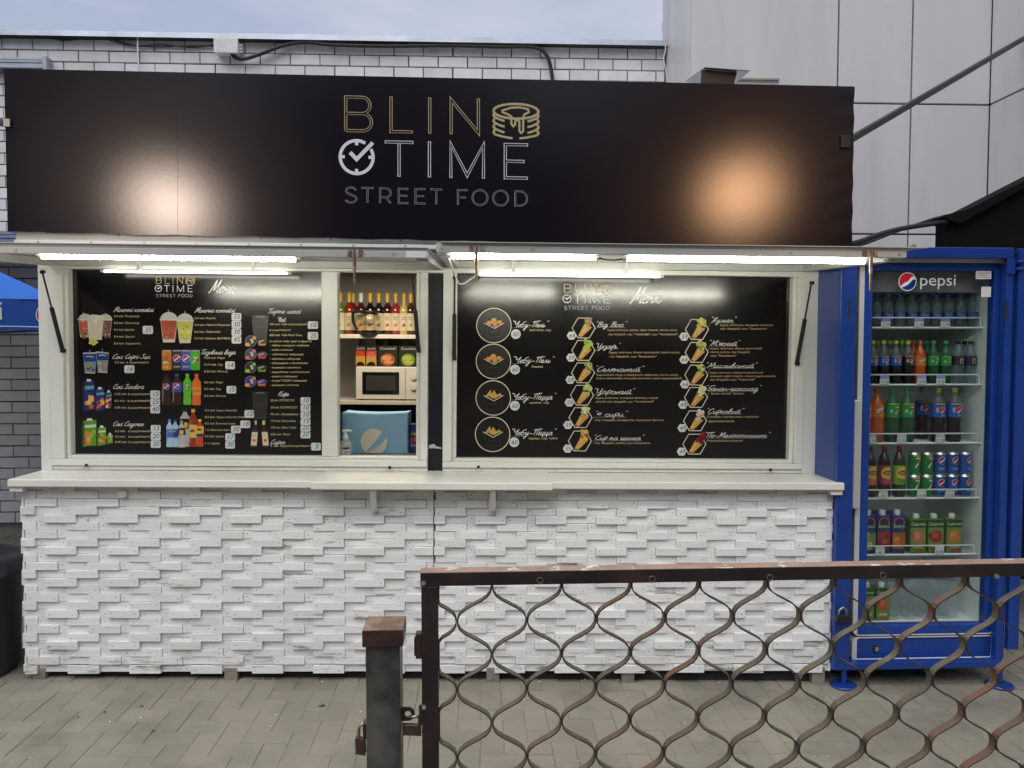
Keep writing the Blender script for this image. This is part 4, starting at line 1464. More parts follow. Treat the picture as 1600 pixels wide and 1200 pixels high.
PR().line([(276.5, 150), (277, 250), (277, 361)], .7, satin('seam_print', (.02, .018, .02), .185)).build('seam_print', sign, lambda x, y, l: sgn(x, y, l))
pr.build('hexagon_print', sign, lambda x, y, l: sgn(x, y, l - 8))

# arm from the sign to the panelled building, stub at the other end
p0, p1 = K @ Vector(sgn(1322, 222)), at(1612, 53, 2.05)
d = (p1 - p0).normalized()
arm = thing('support_arm', 'dark steel support arm running from the sign up to the panelled building', 'support arm', p0)
MB().tube([p0 + Vector((0, .0, 0)), p1], .021, 4).build('bar', mat('arm_steel', (.03, .03, .033), .45, metal=.5, var=.3, vs=8), arm)
MB().box(p0.x - .03, p0.x + .018, p0.y - .012, p0.y + .004, p0.z - .03, p0.z + .03).build('end_plate', m_dkpole, arm, bevel=.003)
q0_ = K @ Vector(sgn(14, 193))
arm2 = thing('support_arm', 'dark support arm end fixed to the sign at the parasol side', 'support arm', q0_)
MB().tube([q0_ + Vector((-.01, -.004, 0)), q0_ + Vector((-.9, .9, .32))], .02, 8).build('bar', m_dkpole, arm2)
MB().box(q0_.x - .018, q0_.x + .012, q0_.y - .016, q0_.y - .003, q0_.z - .018, q0_.z + .018).build('end_plate', m_scr, arm2)
wire('cable_bundle', 'bundle of black cables running from the sign bottom to the tarpaulin booth', [(1318, 384), (1345, 377), (1375, 366), (1410, 357), (1455, 350), (1484, 346)], [.12, .2, .35, .5, .7, .86], .014, m_blk, 8)
wire('cable_bundle', 'thinner black cable lying just over the cable bundle by the booth', [(1316, 389), (1350, 381), (1400, 362), (1440, 348), (1466, 340), (1484, 338)], [.12, .2, .45, .65, .78, .86], .008, m_blk, 8)
# bent tin sheet sticking up behind the sign
ty = .3
tin = thing('bent_tin', 'bent rusty tin sheet sticking up behind the black sign', 'tin sheet', at(1130, 128, ty))
a_, b_, c_, d_ = at(1101, 106, ty), at(1172, 111, ty), at(1155, 131, ty), at(1097, 131, ty)
MB().add([a_, b_, b_ + Vector((-.03, .35, .0)), a_ + Vector((-.02, .3, .03))], [(0, 1, 2, 3)]).add([p + Vector((0, 0, .003)) for p in (a_, b_, b_ + Vector((-.03, .35, .0)), a_ + Vector((-.02, .3, .03)))], [(0, 1, 2, 3)]).build('cover', m_zinc, tin)
e_ = a_.lerp(b_, .75)
MB().add([a_ + Vector((-.01, .02, -.002)), e_ + Vector((0, .03, -.002)), c_ + Vector((-.02, .03, 0)), d_ + Vector((0, .02, 0)), a_ + Vector((-.01, .03, -.002)), e_ + Vector((0, .04, -.002)), c_ + Vector((-.02, .04, 0)), d_ + Vector((0, .03, 0))],
         [(0, 1, 2, 3), (7, 6, 5, 4), (0, 1, 5, 4), (1, 2, 6, 5), (2, 3, 7, 6), (3, 0, 4, 7)]).build('rusty_side', mat('tin_rust', (.055, .036, .026), .7, var=.4, vs=14), tin)
# ================================================================== menu boards
m_board = mat('menu_board_black', (0.0075, 0.0062, 0.0062), 0.165, bump=.0006, bs=5, var=.1, vs=3, rvar=.03)
m_goldt = mat('menu_gold', (0.64, 0.52, 0.26), .4)
m_goldd = mat('menu_dull_gold', (0.50, 0.37, 0.21), .4)
m_white = mat('menu_white', (0.80, 0.80, 0.78), .4)
m_stk = mat('sticker', (0.60, 0.63, 0.64), .45)
m_ink = mat('marker_ink', (0.01, 0.01, 0.012), .5)
BYD = FYp + .058
def board(px0, px1, py1, label, base):
    x0, x1 = kat(px0, 600, BYD).x, kat(px1, 600, BYD).x
    z0 = kat((px0 + px1) / 2, py1, BYD).z
    b = thing('menu_board', label, 'menu board', ((x0 + x1) / 2, BYD, z0), M=K, group='menu boards in the kiosk windows')
    MB().box(x0, x1, BYD, BYD + .006, z0, wt0 + .03).build('panel', m_board, b)
    return b
def bfn(px, py, l):
    p = kat(px, py, BYD - .0006)
    return (p.x, BYD - .0006 - l * EPS, p.z)
b1 = board(100, 506, 716, 'black menu board of drinks with cup, can and bottle pictures', 0)
b2 = board(706, 1243, 722, 'black menu board of boxes in rings and wraps in hexagons', 0)
logo(lambda x, y, l: bfn(243.6 + (x - 152) * .05, 432.5 + (y - 197) * .0475, l), b1, True)
logo(lambda x, y, l: bfn(881.2 + (x - 152) * .0621, 443.8 + (y - 197) * .06, l), b2, True)
def heading(b, body, x, y, w, xh=3.6, lw=.6, m=m_white, name='heading_lettering'):
    pr = PR()
    hand(pr, body, x, y, xh, w, m, lw)
    pr.build(name, b, bfn)
heading(b1, 'Меню', 326, 457, 42, 9.2, 1.35)
heading(b2, 'Меню', 984, 473.5, 52, 12, 1.55)
def lines(b, rows, size=4.6, m=m_goldt):
    for r_ in rows:
        body, x, yc, x1 = r_[:4]
        PR().text(body, x, yc + size * .25, size, r_[4] if len(r_) > 4 else m, width=(x1 - x) if x1 else None, bold=.04).build('lettering', b, bfn)
def stickers(b, items):
    for body, x0, y0, x1, y1 in items:
        pr = PR(2)
        pr.rrect(x0, y0 + .2, x1, y1 - .2, 2.2, m_stk)
        o = pr.build('price_sticker', b, bfn)
        PR(5).text(body, (x0 + x1) / 2, y1 - 3.0, 10.5, m_ink, shear=.15, align='c').build('number_lettering', o, bfn)
heading(b1, 'Молочні коктейлі', 177, 487, 64)
lines(b1, [('0.4 мл. Полуниця', 178, 494.4, 217.5), ('0.4 мл. Шоколад', 178, 505, 217), ('0.4 мл. Ваніль', 178, 515.6, 210), ('0.4 мл. Банан', 178, 526.3, 210), ('0.4 мл. Карамель', 178, 537, 220)])
heading(b1, 'Сокі Capri-Sun', 175, 560.5, 61)
lines(b1, [('0.2 мл. в асортименті', 179, 566.6, 232)])
heading(b1, 'Сокі Sandora', 176, 607.5, 50)
lines(b1, [('0.25 мл. в асортименті', 179, 616, 234), ('0.5 мл.  в асортименті', 179, 626.5, 234), ('0.95 мл. в асортименті', 179, 637.3, 234)])
heading(b1, 'Сокі Садочок', 176, 665.6, 50)
lines(b1, [('0.2 мл.   в асортименті', 180, 674, 234), ('0.5 мл.   в асортименті', 180, 682.5, 234), ('0.95 мл. в асортименті', 180, 691, 234)])
heading(b1, 'Молочні коктейлі', 304, 488, 64)
lines(b1, [('0.4 мл. Мохіто', 304, 497.5, 337), ('0.4 мл. Манго-Маракуя', 304, 508, 359), ('0.4 мл. Лайм-Ківі', 304, 518.8, 344), ('0.4 мл. Шмель (BUMBLE)', 304, 529, 360)])
heading(b1, 'Газована вода', 313, 553.5, 56)
lines(b1, [('0.33 мл. Pepsi', 319, 559.4, 351), ('0.33 мл. 7up', 319, 570, 348), ('0.33 мл. Mirinda', 319, 580.7, 356), ('0.5 мл. Pepsi', 319, 597.7, 348), ('0.5 мл. 7up', 319, 608, 345), ('0.5 мл. Mirinda', 319, 619, 353),
           ('0.5 мл. Aqua minerale', 320, 641.5, 370), ('0.5 мл. Aqua minerale (газ)', 320, 652, 382), ('0.5 мл. Evervess tonic', 320, 662, 367.5), ('1 л. Evervess tonic', 320, 672, 359), ('0.5 мл. Lipton', 320, 682, 350), ('1 л. Lipton', 320, 693, 343)])
heading(b1, 'Гарячі напої', 418, 489.7, 53)
heading(b1, 'Чай', 432, 502.5, 15)
lines(b1, [('300 мл. Чай пакетований', 421, 507, 479), ('в асортименті', 421, 516, 454), ('320 мл. Чай Meal Time', 421, 524, 472), ('зі свіжих ягід, трав та фруктів', 421, 533.5, 487), ('- імбир з медом і лаймом', 422, 540, 482.5),
           ('- лайм з м\'ятою', 422, 547, 457), ('- обліпиха з чебрецем', 422, 554, 474), ('- обліпиха з яблуком', 422, 561, 469), ('- смородина з базиліком', 422, 567.6, 480), ('- чорниця з малиною', 422, 574.6, 470), ('- журавлина з апельсином', 422, 581.5, 483.5),
           ('- манго з імбиром', 422, 588.4, 464), ('- ягоди ГОДЖІ з лимоном', 422, 595, 479), ('- апельсин з м\'ятою', 422, 602, 467)], 4.3)
heading(b1, 'Кофе', 434, 618.7, 18)
lines(b1, [('20 мл. РІСТРЕТТО', 422.5, 626, 460), ('30 мл. ЕСПРЕССО', 422.5, 637, 464), ('90 мл. Американо', 422.5, 647.5, 466), ('170 мл. Капучино', 422.5, 658, 462), ('170 мл. Флет Уайт', 422.5, 668.5, 463), ('250 мл. Лате', 422.5, 679, 453), ('5  мл. сироп в асортименті', 422.5, 697, 485)])
heading(b1, 'Сироп', 422, 694, 25)
stickers(b1, [('35', 223, 509, 239, 522), ('16', 194.4, 570.6, 210, 583), ('15', 235, 610, 250, 622.3), ('25', 235, 622.3, 250, 634), ('40', 235, 634, 250, 646), ('13', 235.6, 664, 251, 676), ('20', 235.6, 676, 251, 688), ('30', 235.6, 688, 251, 700),
              ('35', 362, 489, 377, 501), ('30', 362, 501, 377, 513), ('30', 362, 513, 377, 525), ('45', 362, 525, 377, 537), ('14', 352, 564.5, 367, 577), ('15', 354, 603, 369, 615), ('12', 382, 640.6, 397, 653), ('18', 375.6, 657, 391, 669), ('30', 361, 665, 376, 677),
              ('17', 352, 677, 367, 689), ('30', 352, 689, 367, 701), ('10', 481, 502, 497, 514), ('25', 481, 518.6, 497, 531), ('10', 469.6, 620.6, 485, 632), ('10', 469.6, 632, 485, 643.5), ('10', 469.6, 643.5, 485, 654.5), ('15', 469.6, 654.5, 485, 664.5), ('20', 469.6, 664.5, 485, 674.5), ('20', 469.6, 674.5, 485, 685), ('3', 486, 691.6, 501.5, 704)])
# pictures on the drinks board
def pic(b):
    class P_(PR):
        def done(s):
            return s.build('picture_print', b, bfn)
    return P_(1)
def cup(p, cx, top, bot, wt_, wb, fill, fill2, straw, seed, creamy=False):
    rr = random.Random(seed)
    h = bot - top
    sx = cx + rr.uniform(-2, 2)
    p.line([(sx - 1.5, top - h * .42), (sx + .5, top + 3)], 1.5, straw)
    p.disc(cx, top + h * .04, wt_ / 2 * 1.02, pc(196, 198, 190), 20, h * .36, 180, 360)
    p.poly([(cx - wt_ / 2, top), (cx + wt_ / 2, top), (cx + wb / 2, bot), (cx - wb / 2, bot)], pc(205, 203, 196))
    p.poly([(cx - wt_ / 2 + .6, top + 2), (cx + wt_ / 2 - .6, top + 2), (cx + wb / 2 - .3, bot - h * .14), (cx - wb / 2 + .3, bot - h * .14)], fill)
    for k in range(12):
        a = top + 3 + rr.random() * h * .72
        p.disc(cx + rr.uniform(-.36, .36) * wb, a, rr.uniform(1, 2.6), rr.choice(fill2), 7, rr.uniform(.8, 1.8))
    p.line([(cx - wt_ / 2 - .8, top), (cx + wt_ / 2 + .8, top)], 1.3, pc(222, 222, 216))
p = pic(b1)
cup(p, 133, 499, 527, 21, 15, pc(200, 92, 78), [pc(214, 120, 104), pc(225, 160, 140)], pc(196, 88, 44), 1)
cup(p, 165, 499, 525, 21, 15, pc(120, 70, 52), [pc(140, 88, 66), pc(170, 120, 96)], pc(196, 88, 44), 2)
p.disc(150, 498, 14, pc(224, 218, 200), 20, 6)
p.poly([(137, 498), (163, 498), (160, 531), (140, 531)], pc(216, 204, 186))
rr = random.Random(3)
for k in range(14):
    p.disc(150 + rr.uniform(-9, 9), 499 + rr.uniform(-6, 4), rr.uniform(1.5, 3.4), pc(*rr.choice([(232, 228, 214), (214, 210, 190), (222, 214, 196)])), 8)
p.line([(139, 504), (141, 530)], 1.2, pc(236, 232, 222))
for k in range(5):
    a = R(72 * k + 10)
    p.disc(147 + 4.5 * math.cos(a), 534 + 3.6 * math.sin(a), 3.4, pc(214, 214, 110), 8, 2.4)
p.disc(147, 534, 1.6, pc(190, 180, 60), 8)
for k in range(6):
    p.disc(130 + rr.uniform(-5, 5), 524 + rr.uniform(-3.5, 3.5), rr.uniform(1.6, 3), pc(*rr.choice([(180, 60, 44), (150, 40, 30), (110, 150, 60)])), 7)
for k in range(4):
    p.poly([(165 + 3 * k - 4, 523 + (k % 2) * 3), (168 + 3 * k - 4, 521 + (k % 2) * 3), (170 + 3 * k - 4, 524 + (k % 2) * 3), (167 + 3 * k - 4, 526 + (k % 2) * 3)], pc(120, 88, 74))
p.done()
def pouch(p, x0, y0, x1, y1, skew, fruit):
    p.poly([(x0, y0), (x1, y0 + skew), (x1 - 2.5, y1), (x0 + 3, y1 - 1)], pc(190, 192, 196))
    p.poly([(x0 + .6, y0 + 2), (x1 - .5, y0 + 2 + skew), (x1 - 1.2, y0 + 14), (x0 + 1.6, y0 + 14)], pc(34, 56, 132))
    p.poly([(x0 + 1.6, y0 + 14), (x1 - 1.2, y0 + 14), (x1 - 2.4, y1 - 2.5), (x0 + 3, y1 - 3)], pc(120, 150, 176))
    for k in range(9):
        p.disc(x0 + 5 + (k * 7) % (x1 - x0 - 9), y0 + 18 + (k * 5) % 13, 2.4, fruit[k % len(fruit)], 8, 1.8)
    p.line([(x0 + 5, y0 + 7), (x0 + 9, y0 + 5.5), (x1 - 4, y0 + 7)], 1.5, pc(210, 214, 224))
    p.line([((x0 + x1) / 2, y0 - 4), ((x0 + x1) / 2 + 1, y0 + 3)], .8, pc(200, 180, 140))
p = pic(b1)
pouch(p, 150, 549, 170, 583, 2, [pc(226, 150, 50), pc(206, 110, 40), pc(234, 190, 110)])
pouch(p, 130, 551, 151.5, 584, -.5, [pc(150, 160, 80), pc(70, 50, 60), pc(190, 140, 80)])
p.done()
def carton(p, x0, y0, x1, y1, body, side, fr, band):
    w = x1 - x0
    p.poly([(x0, y0 + 1), (x1, y0), (x1, y1 - 1), (x0 + .1 * w, y1 + 1), (x0, y1 - 2)], body)
    p.poly([(x0, y0 + 1), (x0 + .16 * w, y0 + .6), (x0 + .16 * w, y1), (x0, y1 - 2)], side)
    p.rrect(x0 + .35 * w, y0 - 2.2, x0 + .72 * w, y0 + 1.5, .9, pc(224, 224, 220))
    h = y1 - y0
    p.poly([(x0 + .2 * w, y0 + .2 * h), (x1 - .02 * w, y0 + .17 * h), (x1 - .02 * w, y0 + .28 * h), (x0 + .2 * w, y0 + .31 * h)], band)
    rr = random.Random(int(x0 * 7))
    for k in range(9):
        p.disc(x0 + w * rr.uniform(.28, .88), y0 + h * rr.uniform(.45, .9), w * rr.uniform(.1, .22), rr.choice(fr), 9)
p = pic(b1)
OR = [pc(222, 140, 40), pc(236, 170, 60), pc(206, 100, 30), pc(240, 196, 110)]
for q in ((129, 594.5, 147.5, 641), (148, 607, 163.5, 641.5), (164.5, 612, 175.5, 638.5)):
    carton(p, *q, pc(40, 50, 120), pc(24, 30, 80), OR, pc(96, 170, 160))
p.done()
p = pic(b1)
PE = [pc(214, 120, 60), pc(226, 170, 90), pc(190, 70, 40), pc(150, 190, 70)]
for q in ((128, 656, 150.5, 697), (151.5, 667, 166, 695.5), (167, 678.5, 177, 693)):
    carton(p, *q, pc(92, 150, 40), pc(44, 84, 24), PE, pc(210, 216, 196))
p.done()
p = pic(b1)
cup(p, 264, 499, 535, 27, 18, pc(176, 70, 44), [pc(200, 80, 50), pc(70, 100, 40), pc(150, 40, 26), pc(214, 130, 90), pc(60, 70, 30)], pc(160, 170, 226), 5)
cup(p, 289.5, 501, 536, 26, 17, pc(190, 190, 84), [pc(214, 214, 80), pc(130, 160, 50), pc(226, 226, 150), pc(110, 140, 40)], pc(160, 170, 226), 6)
p.done()
p = pic(b1)
for x0, c1, kind in ((253, (200, 120, 50), 'o'), (269, (40, 40, 42), 'g'), (283.5, (50, 80, 170), 'g'), (298, (70, 170, 40), 's')):
    w = 15
    p.rrect(x0, 547, x0 + w, 578.5, 2.5, pc(*c1))
    p.rect(x0 + 1, 547, x0 + w - 1, 549, pc(170, 170, 172))
    if kind == 'g':
        globe(p, x0 + w / 2, 560, 5.4, yd=-1)
        p.text('pepsi', x0 + w / 2, 574, 5, pc(220, 220, 224), align='c')
    elif kind == 'o':
        for k in range(10):
            p.disc(x0 + 3 + (k * 4.7) % 9, 553 + (k * 7) % 22, 2, pc(*((230, 160, 80), (190, 80, 40), (236, 220, 190))[k % 3]), 7)
        p.text('mirinda', x0 + w / 2, 565, 5.5, pc(20, 40, 24), align='c', shear=.2)
    else:
        p.text('7', x0 + 5.5, 568, 15, pc(236, 238, 232), align='c', shear=.2)
        p.disc(x0 + 11.5, 562, 2.8, pc(200, 40, 40), 12)
p.done()
def bott(p, cx, top, bot, w, glass, label, cap, l0=.3, l1=.58):
    h = bot - top
    p.poly([(cx - w * .14, top + h * .06), (cx + w * .14, top + h * .06), (cx + w * .18, top + h * .13), (cx + w * .47, top + h * .27), (cx + w * .5, top + h * .5), (cx + w * .42, top + h * .66), (cx + w * .48, top + h * .96), (cx + w * .4, bot),
            (cx - w * .4, bot), (cx - w * .48, top + h * .96), (cx - w * .42, top + h * .66), (cx - w * .5, top + h * .5), (cx - w * .47, top + h * .27), (cx - w * .18, top + h * .13)], glass)
    p.rect(cx - w * .2, top, cx + w * .2, top + h * .09, cap)
    if label:
        p.rect(cx - w * .49, top + h * l0, cx + w * .49, top + h * l1, label)
    p.line([(cx - w * .3, top + h * .3), (cx - w * .34, top + h * .6), (cx - w * .36, top + h * .9)], w * .07, pc(150, 150, 156))
p = pic(b1)
bott(p, 260, 584, 633, 16, pc(56, 30, 26), pc(34, 24, 22), pc(26, 24, 24))
globe(p, 260, 604, 4.4, yd=-1)
bott(p, 276.5, 584, 633, 16, pc(60, 32, 26), pc(50, 80, 170), pc(50, 70, 160))
globe(p, 275.5, 603, 4.4, yd=-1)
bott(p, 293, 584, 632.5, 13.5, pc(96, 190, 50), pc(80, 176, 44), pc(90, 190, 50))
p.text('7', 291.5, 608, 10, pc(236, 238, 232), align='c', shear=.2)
p.disc(295.5, 605, 2, pc(200, 40, 40), 10)
bott(p, 307.5, 584, 633, 14.5, pc(220, 104, 40), pc(230, 150, 60), pc(214, 96, 44), .42, .68)
p.text('mirinda', 307, 612, 5.5, pc(20, 30, 22), align='c', shear=.2)
p.done()
p = pic(b1)
bott(p, 289, 638, 698, 18, pc(176, 176, 178), pc(24, 22, 22), pc(30, 30, 30), .27, .53)
p.rect(288, 660, 293, 668, pc(214, 180, 60))
bott(p, 302, 639, 698, 14, pc(150, 52, 26), pc(220, 196, 90), pc(212, 190, 70), .42, .76)
bott(p, 265, 655, 698.5, 10.5, pc(176, 206, 228), pc(70, 110, 190), pc(90, 140, 210), .36, .66)
bott(p, 274, 655, 698.5, 10.5, pc(170, 200, 226), pc(40, 60, 130), pc(44, 50, 140), .36, .66)
p.text('AQUA', 269.5, 675, 4.2, pc(220, 230, 240), align='c')
bott(p, 284, 657, 699, 12, pc(190, 190, 192), pc(30, 28, 26), pc(150, 150, 152), .28, .54)
p.rect(281, 672, 287, 679, pc(220, 186, 60))
bott(p, 312.5, 655, 697.5, 12.5, pc(196, 72, 30), pc(222, 196, 70), pc(226, 200, 60), .26, .58)
p.disc(312, 671, 4.2, pc(190, 40, 30), 14, 2.2)
p.disc(301.5, 673, 4, pc(190, 40, 30), 14, 2.2)
p.poly([(307, 678), (312, 682), (318, 677), (318, 681), (307, 682)], pc(40, 60, 130))
p.done()
def dcup(p, cx, y0, y1, w):
    p.poly([(cx - w * .5, y0 + 5), (cx + w * .5, y0 + 5), (cx + w * .38, y1), (cx - w * .38, y1)], pc(44, 42, 40))
    p.line([(cx - w * .5, y0 + 6), (cx - w * .38, y1), (cx + w * .38, y1), (cx + w * .5, y0 + 6)], .5, pc(92, 90, 86))
    p.rrect(cx - w * .52, y0, cx + w * .52, y0 + 6.5, 1.5, pc(30, 30, 30))
    p.rect(cx - w * .3, y0 + .8, cx + w * .3, y0 + 3, pc(110, 110, 112))
    p.text('BLIN TIME', cx, (y0 + y1) / 2, 2.8, pc(120, 116, 108), align='c', width=w * .6)
p = pic(b1)
dcup(p, 406.5, 493, 530, 25)
for yc, c1, c2, c3 in ((533, (30, 28, 26), (226, 170, 80), (196, 130, 60)), (553.5, (70, 66, 66), (220, 100, 130), (200, 50, 60)), (574, (24, 26, 22), (150, 200, 60), (120, 150, 50)), (596, (64, 40, 130), (226, 150, 80), (190, 110, 60))):
    p.disc(392, yc, 9, pc(130, 130, 130), 20)
    p.disc(392, yc, 8.3, pc(*c1), 20)
    p.disc(387, yc + 5.5, 4.2, pc(*c2), 9, 3)
    p.disc(397.5, yc - 5, 2.6, pc(*c2), 8)
    p.poly([(391, yc - 3), (394, yc - 4.5), (397, yc + 2), (393.5, yc + 4)], pc(200, 200, 196))
    p.poly([(402, yc), (417, yc), (415, yc + 7), (404.5, yc + 7)], pc(*c3))
    p.disc(410, yc, 8.3, pc(*c1), 18, 4)
    p.disc(406, yc + 1, 2.4, pc(*c2), 8, 1.6)
    p.line([(406, yc + .6), (413, yc - 1.4)], 1.2, pc(200, 200, 196))
p.done()
p = pic(b1)
dcup(p, 406.5, 612, 654, 24)
for cx, t in ((400, -.06), (412, .06)):
    f = lambda x, y: (cx + x - t * (y - 657) * 1.5 * -1, y)
    p.poly([f(-1.6, 662), f(1.6, 662), f(2, 667), f(4.6, 673), f(4.6, 699), f(-4.6, 699), f(-4.6, 673), f(-2, 667)], pc(64, 24, 22))
    p.rect(*f(-1.9, 657), *f(1.9, 663.5), pc(206, 196, 110))
    p.poly([f(-4.6, 675), f(4.6, 675), f(4.6, 696), f(-4.6, 696)], pc(222, 206, 176))
    p.disc(*f(0, 688), 2.4, pc(200, 70, 50), 9)
    p.line([f(-2.5, 680), f(2.5, 680)], .7, pc(150, 110, 80))
p.done()
for q in (((248, 469), (303, 469)),):
    pass

# pictures, rings, hexagons and prices on the food board
def leader(b, pts):
    PR().line(pts, .38, pc(150, 148, 142)).build('leader_print', b, bfn)
for cx, cy, ttl, hx_, hb, hw_, sub, sx, sy_, sx2, dx, dy, kind in (
        (771.7, 508.7, '"Чебу-Пель"', 798, 511, 58, 'ветчина, сир', 827.5, 516, 861, 806, 522, 0),
        (771, 564.7, '"Чебу-Пель"', 799, 566.7, 66, 'фарш', 830, 573, 848, 804.7, 577.5, 0),
        (770.7, 621.7, '"Чебу-Піцца"', 796, 624, 72, 'салямі, сир', 827, 629.5, 858, 804.5, 634, 1),
        (769.7, 678.7, '"Чебу-Піцца"', 796, 679.7, 72, 'куріца, сир, гріби', 826, 685.2, 871, 803.5, 691, 1)):
    p = pic(b2)
    p.disc(cx, cy, 27, pc(27, 23, 19), 36)
    p.ring(cx, cy, 27, 1.3, pc(226, 214, 196), 40)
    p.poly([(cx - 13, cy - 8), (cx - 8, cy - 13), (cx, cy - 9), (cx + 9, cy - 14), (cx + 15, cy - 9), (cx + 12, cy - 2), (cx - 11, cy - 2)], pc(16, 14, 13))
    rr = random.Random(int(cy))
    if kind == 0:
        for ox, oy, r1, r2 in ((0, -8, 4.6, 3.8), (-7, -4, 4.8, 3.6), (9, -5, 4.4, 3.4), (2, -2, 3.8, 5), (-2, -5, 3.5, 3)):
            p.disc(cx + ox, cy + oy, r1, pc(200 + rr.randint(-12, 12), 140 + rr.randint(-12, 12), 62), 14, r2)
            p.disc(cx + ox - .8, cy + oy - .8, r1 * .55, pc(222, 168, 88), 10, r2 * .5)
    else:
        for q in ([(-12, -2), (-4, -13), (-2, -3)], [(-5, -1), (1, -12), (8, -2)], [(4, -1), (10, -8), (14, -4)], [(-3, 0), (4, -5), (5, 1)]):
            p.poly([(cx + a, cy + b_) for a, b_ in q], pc(206 + rr.randint(-14, 10), 158 + rr.randint(-14, 10), 80))
            p.line([(cx + q[0][0] + 1, cy + q[0][1] - .6), (cx + q[1][0], cy + q[1][1] + 1)], .9, pc(226, 190, 120))
    p.poly([(cx - 15, cy - 4), (cx + 1, cy + 5), (cx + 16, cy - 4), (cx + 13, cy + 2), (cx + 10, cy + 17), (cx - 8, cy + 19), (cx - 12, cy + 2)], pc(14, 12, 12))
    p.line([(cx - 15, cy - 4), (cx + 1, cy + 4.6), (cx + 16, cy - 4)], 1.1, pc(226, 214, 196))
    p.line([(cx - 12, cy + 2), (cx - 8, cy + 19), (cx + 10, cy + 17), (cx + 13, cy + 2)], .5, pc(84, 78, 70))
    p.line([(cx - 13, cy - 8), (cx - 8, cy - 13)], .5, pc(84, 78, 70))
    p.line([(cx + 9, cy - 14), (cx + 15, cy - 9)], .5, pc(84, 78, 70))
    p.text('BLIN TIME', cx, cy + 11, 3, pc(96, 92, 88), align='c', width=12)
    p.done()
    heading(b2, ttl, hx_, hb, hw_, 4.4, .75)
    lines(b2, [(sub, sx, sy_, sx2)], 4.8)
    leader(b2, [(cx + 28, cy + 4.5), (cx + 30, cy + 3.2), (cx + 56, cy + 3.2)])
    pr = PR(2)
    pr.disc(dx, dy, 7.6, m_stk, 24)
    o = pr.build('price_sticker', b2, bfn)
    PR(5).text('60', dx, dy + 3.4, 10, m_ink, shear=.15, align='c').build('number_lettering', o, bfn)
LET = [pc(130, 160, 50), pc(166, 190, 80), pc(190, 200, 110), pc(100, 134, 40)]
WRAPS = [
    (911.9, 512.5, '64', 893, 524.4, '"Big Boss"', 929, 510.6, 50, [('Курка копчена, шинка, свіжі томати, листя салату', 949, 516, 1058), ('сир твердий, соус "Томатний", соус "Часниковий"', 950, 522.6, 1059)], LET + [pc(190, 80, 60)]),
    (911.5, 547.5, '59', 892, 558.8, '"Цезарь"', 928, 544.4, 41, [('Курка запечена, бекон запечений, листя салату', 951, 551, 1062), ('сир твердий, соус "Бешамель"', 952, 557.3, 1026)], LET + [pc(206, 170, 80)]),
    (911, 582.5, '59', 891, 593.5, '"Селянський"', 928, 580, 78, [('Картопляне пюре з смаженою цибулею, листя салату', 932, 586, 1060), ('бекон запечений, печериці запечені, огірок маринований,', 932, 591.4, 1066)], LET + [pc(150, 90, 70), pc(214, 200, 190)]),
    (909.4, 617.5, '59', 889.6, 629, '"Царський"', 926, 615, 66, [('Курка запечена, печериці запечені, огірок', 930, 622, 1028), ('свіжий, сир твердий, соус "Часниковий"', 930, 627.8, 1022)], LET + [pc(210, 206, 160)]),
    (907, 652.5, '59', 887.5, 664, '"4 сири"', 927, 650.6, 54, [('Сир твердий, моцарелла, пармезан, бринза', 929, 656.6, 1037)], [pc(216, 214, 180), pc(196, 196, 140), pc(170, 190, 70), pc(226, 220, 200)]),
    (906, 689, '55', 887, 701, '"Сир та шинка"', 926, 687.5, 80, [('Сир твердий, шинка, соус Бешамель', 928, 692.5, 1016)], [pc(220, 180, 60), pc(190, 110, 90), pc(206, 150, 120), pc(226, 200, 90)]),
    (1089, 514.8, '59', 1068.8, 526, '"Жульєн"', 1109, 503.4, 41, [('Курка запечена, печериці запечені,', 1125, 508.2, 1208), ('сир твердий, соус "Бешамель"', 1125, 513.8, 1200)], [pc(190, 180, 60), pc(170, 160, 50), pc(206, 200, 110)]),
    (1088.5, 550.6, '64', 1068.8, 562, '"М\'ясний"', 1106, 539.8, 50, [('курка запечена, бекон запечений,', 1110, 544.8, 1191), ('листя салату, сир твердий,', 1110, 550.4, 1172), ('соус "Бешамель"', 1110, 556, 1151)], LET + [pc(190, 150, 140), pc(206, 170, 150)]),
    (1088, 586, '64', 1070, 600.6, '"Мисливський"', 1101, 574.6, 82, [('курка запечена, ковбаски мисливські', 1109, 582.5, 1192), ('смажені, свіжі томати, огірок маринований,', 1109, 588, 1212), ('сир твердий, соус "Томатний"', 1109, 593.4, 1180)], LET + [pc(90, 40, 34), pc(206, 200, 160)]),
    (1087.5, 621, '49', 1067, 632.5, '"Банан-шоколад"', 1101, 610.4, 88, [('Банан свіжий, "Nutella"', 1111, 615.2, 1163)], [pc(220, 216, 160), pc(206, 200, 130), pc(226, 222, 190), pc(100, 70, 40)]),
    (1086, 657.5, '49', 1066, 668.8, '"Сирковий"', 1102, 646, 60, [('Солодка сиркова маса з ваніллю,', 1106, 651.4, 1186), ('фруктовий джем.', 1107, 658.4, 1148)], [pc(214, 186, 180), pc(226, 206, 200), pc(206, 160, 156)]),
    (1085, 694, '49', 1065, 705.6, '"По-Мелітопольськи"', 1099, 683.4, 104, [('Карамелізована вишня', 1105, 688.8, 1160)], [pc(120, 20, 30), pc(150, 30, 40), pc(96, 14, 24)]),
]
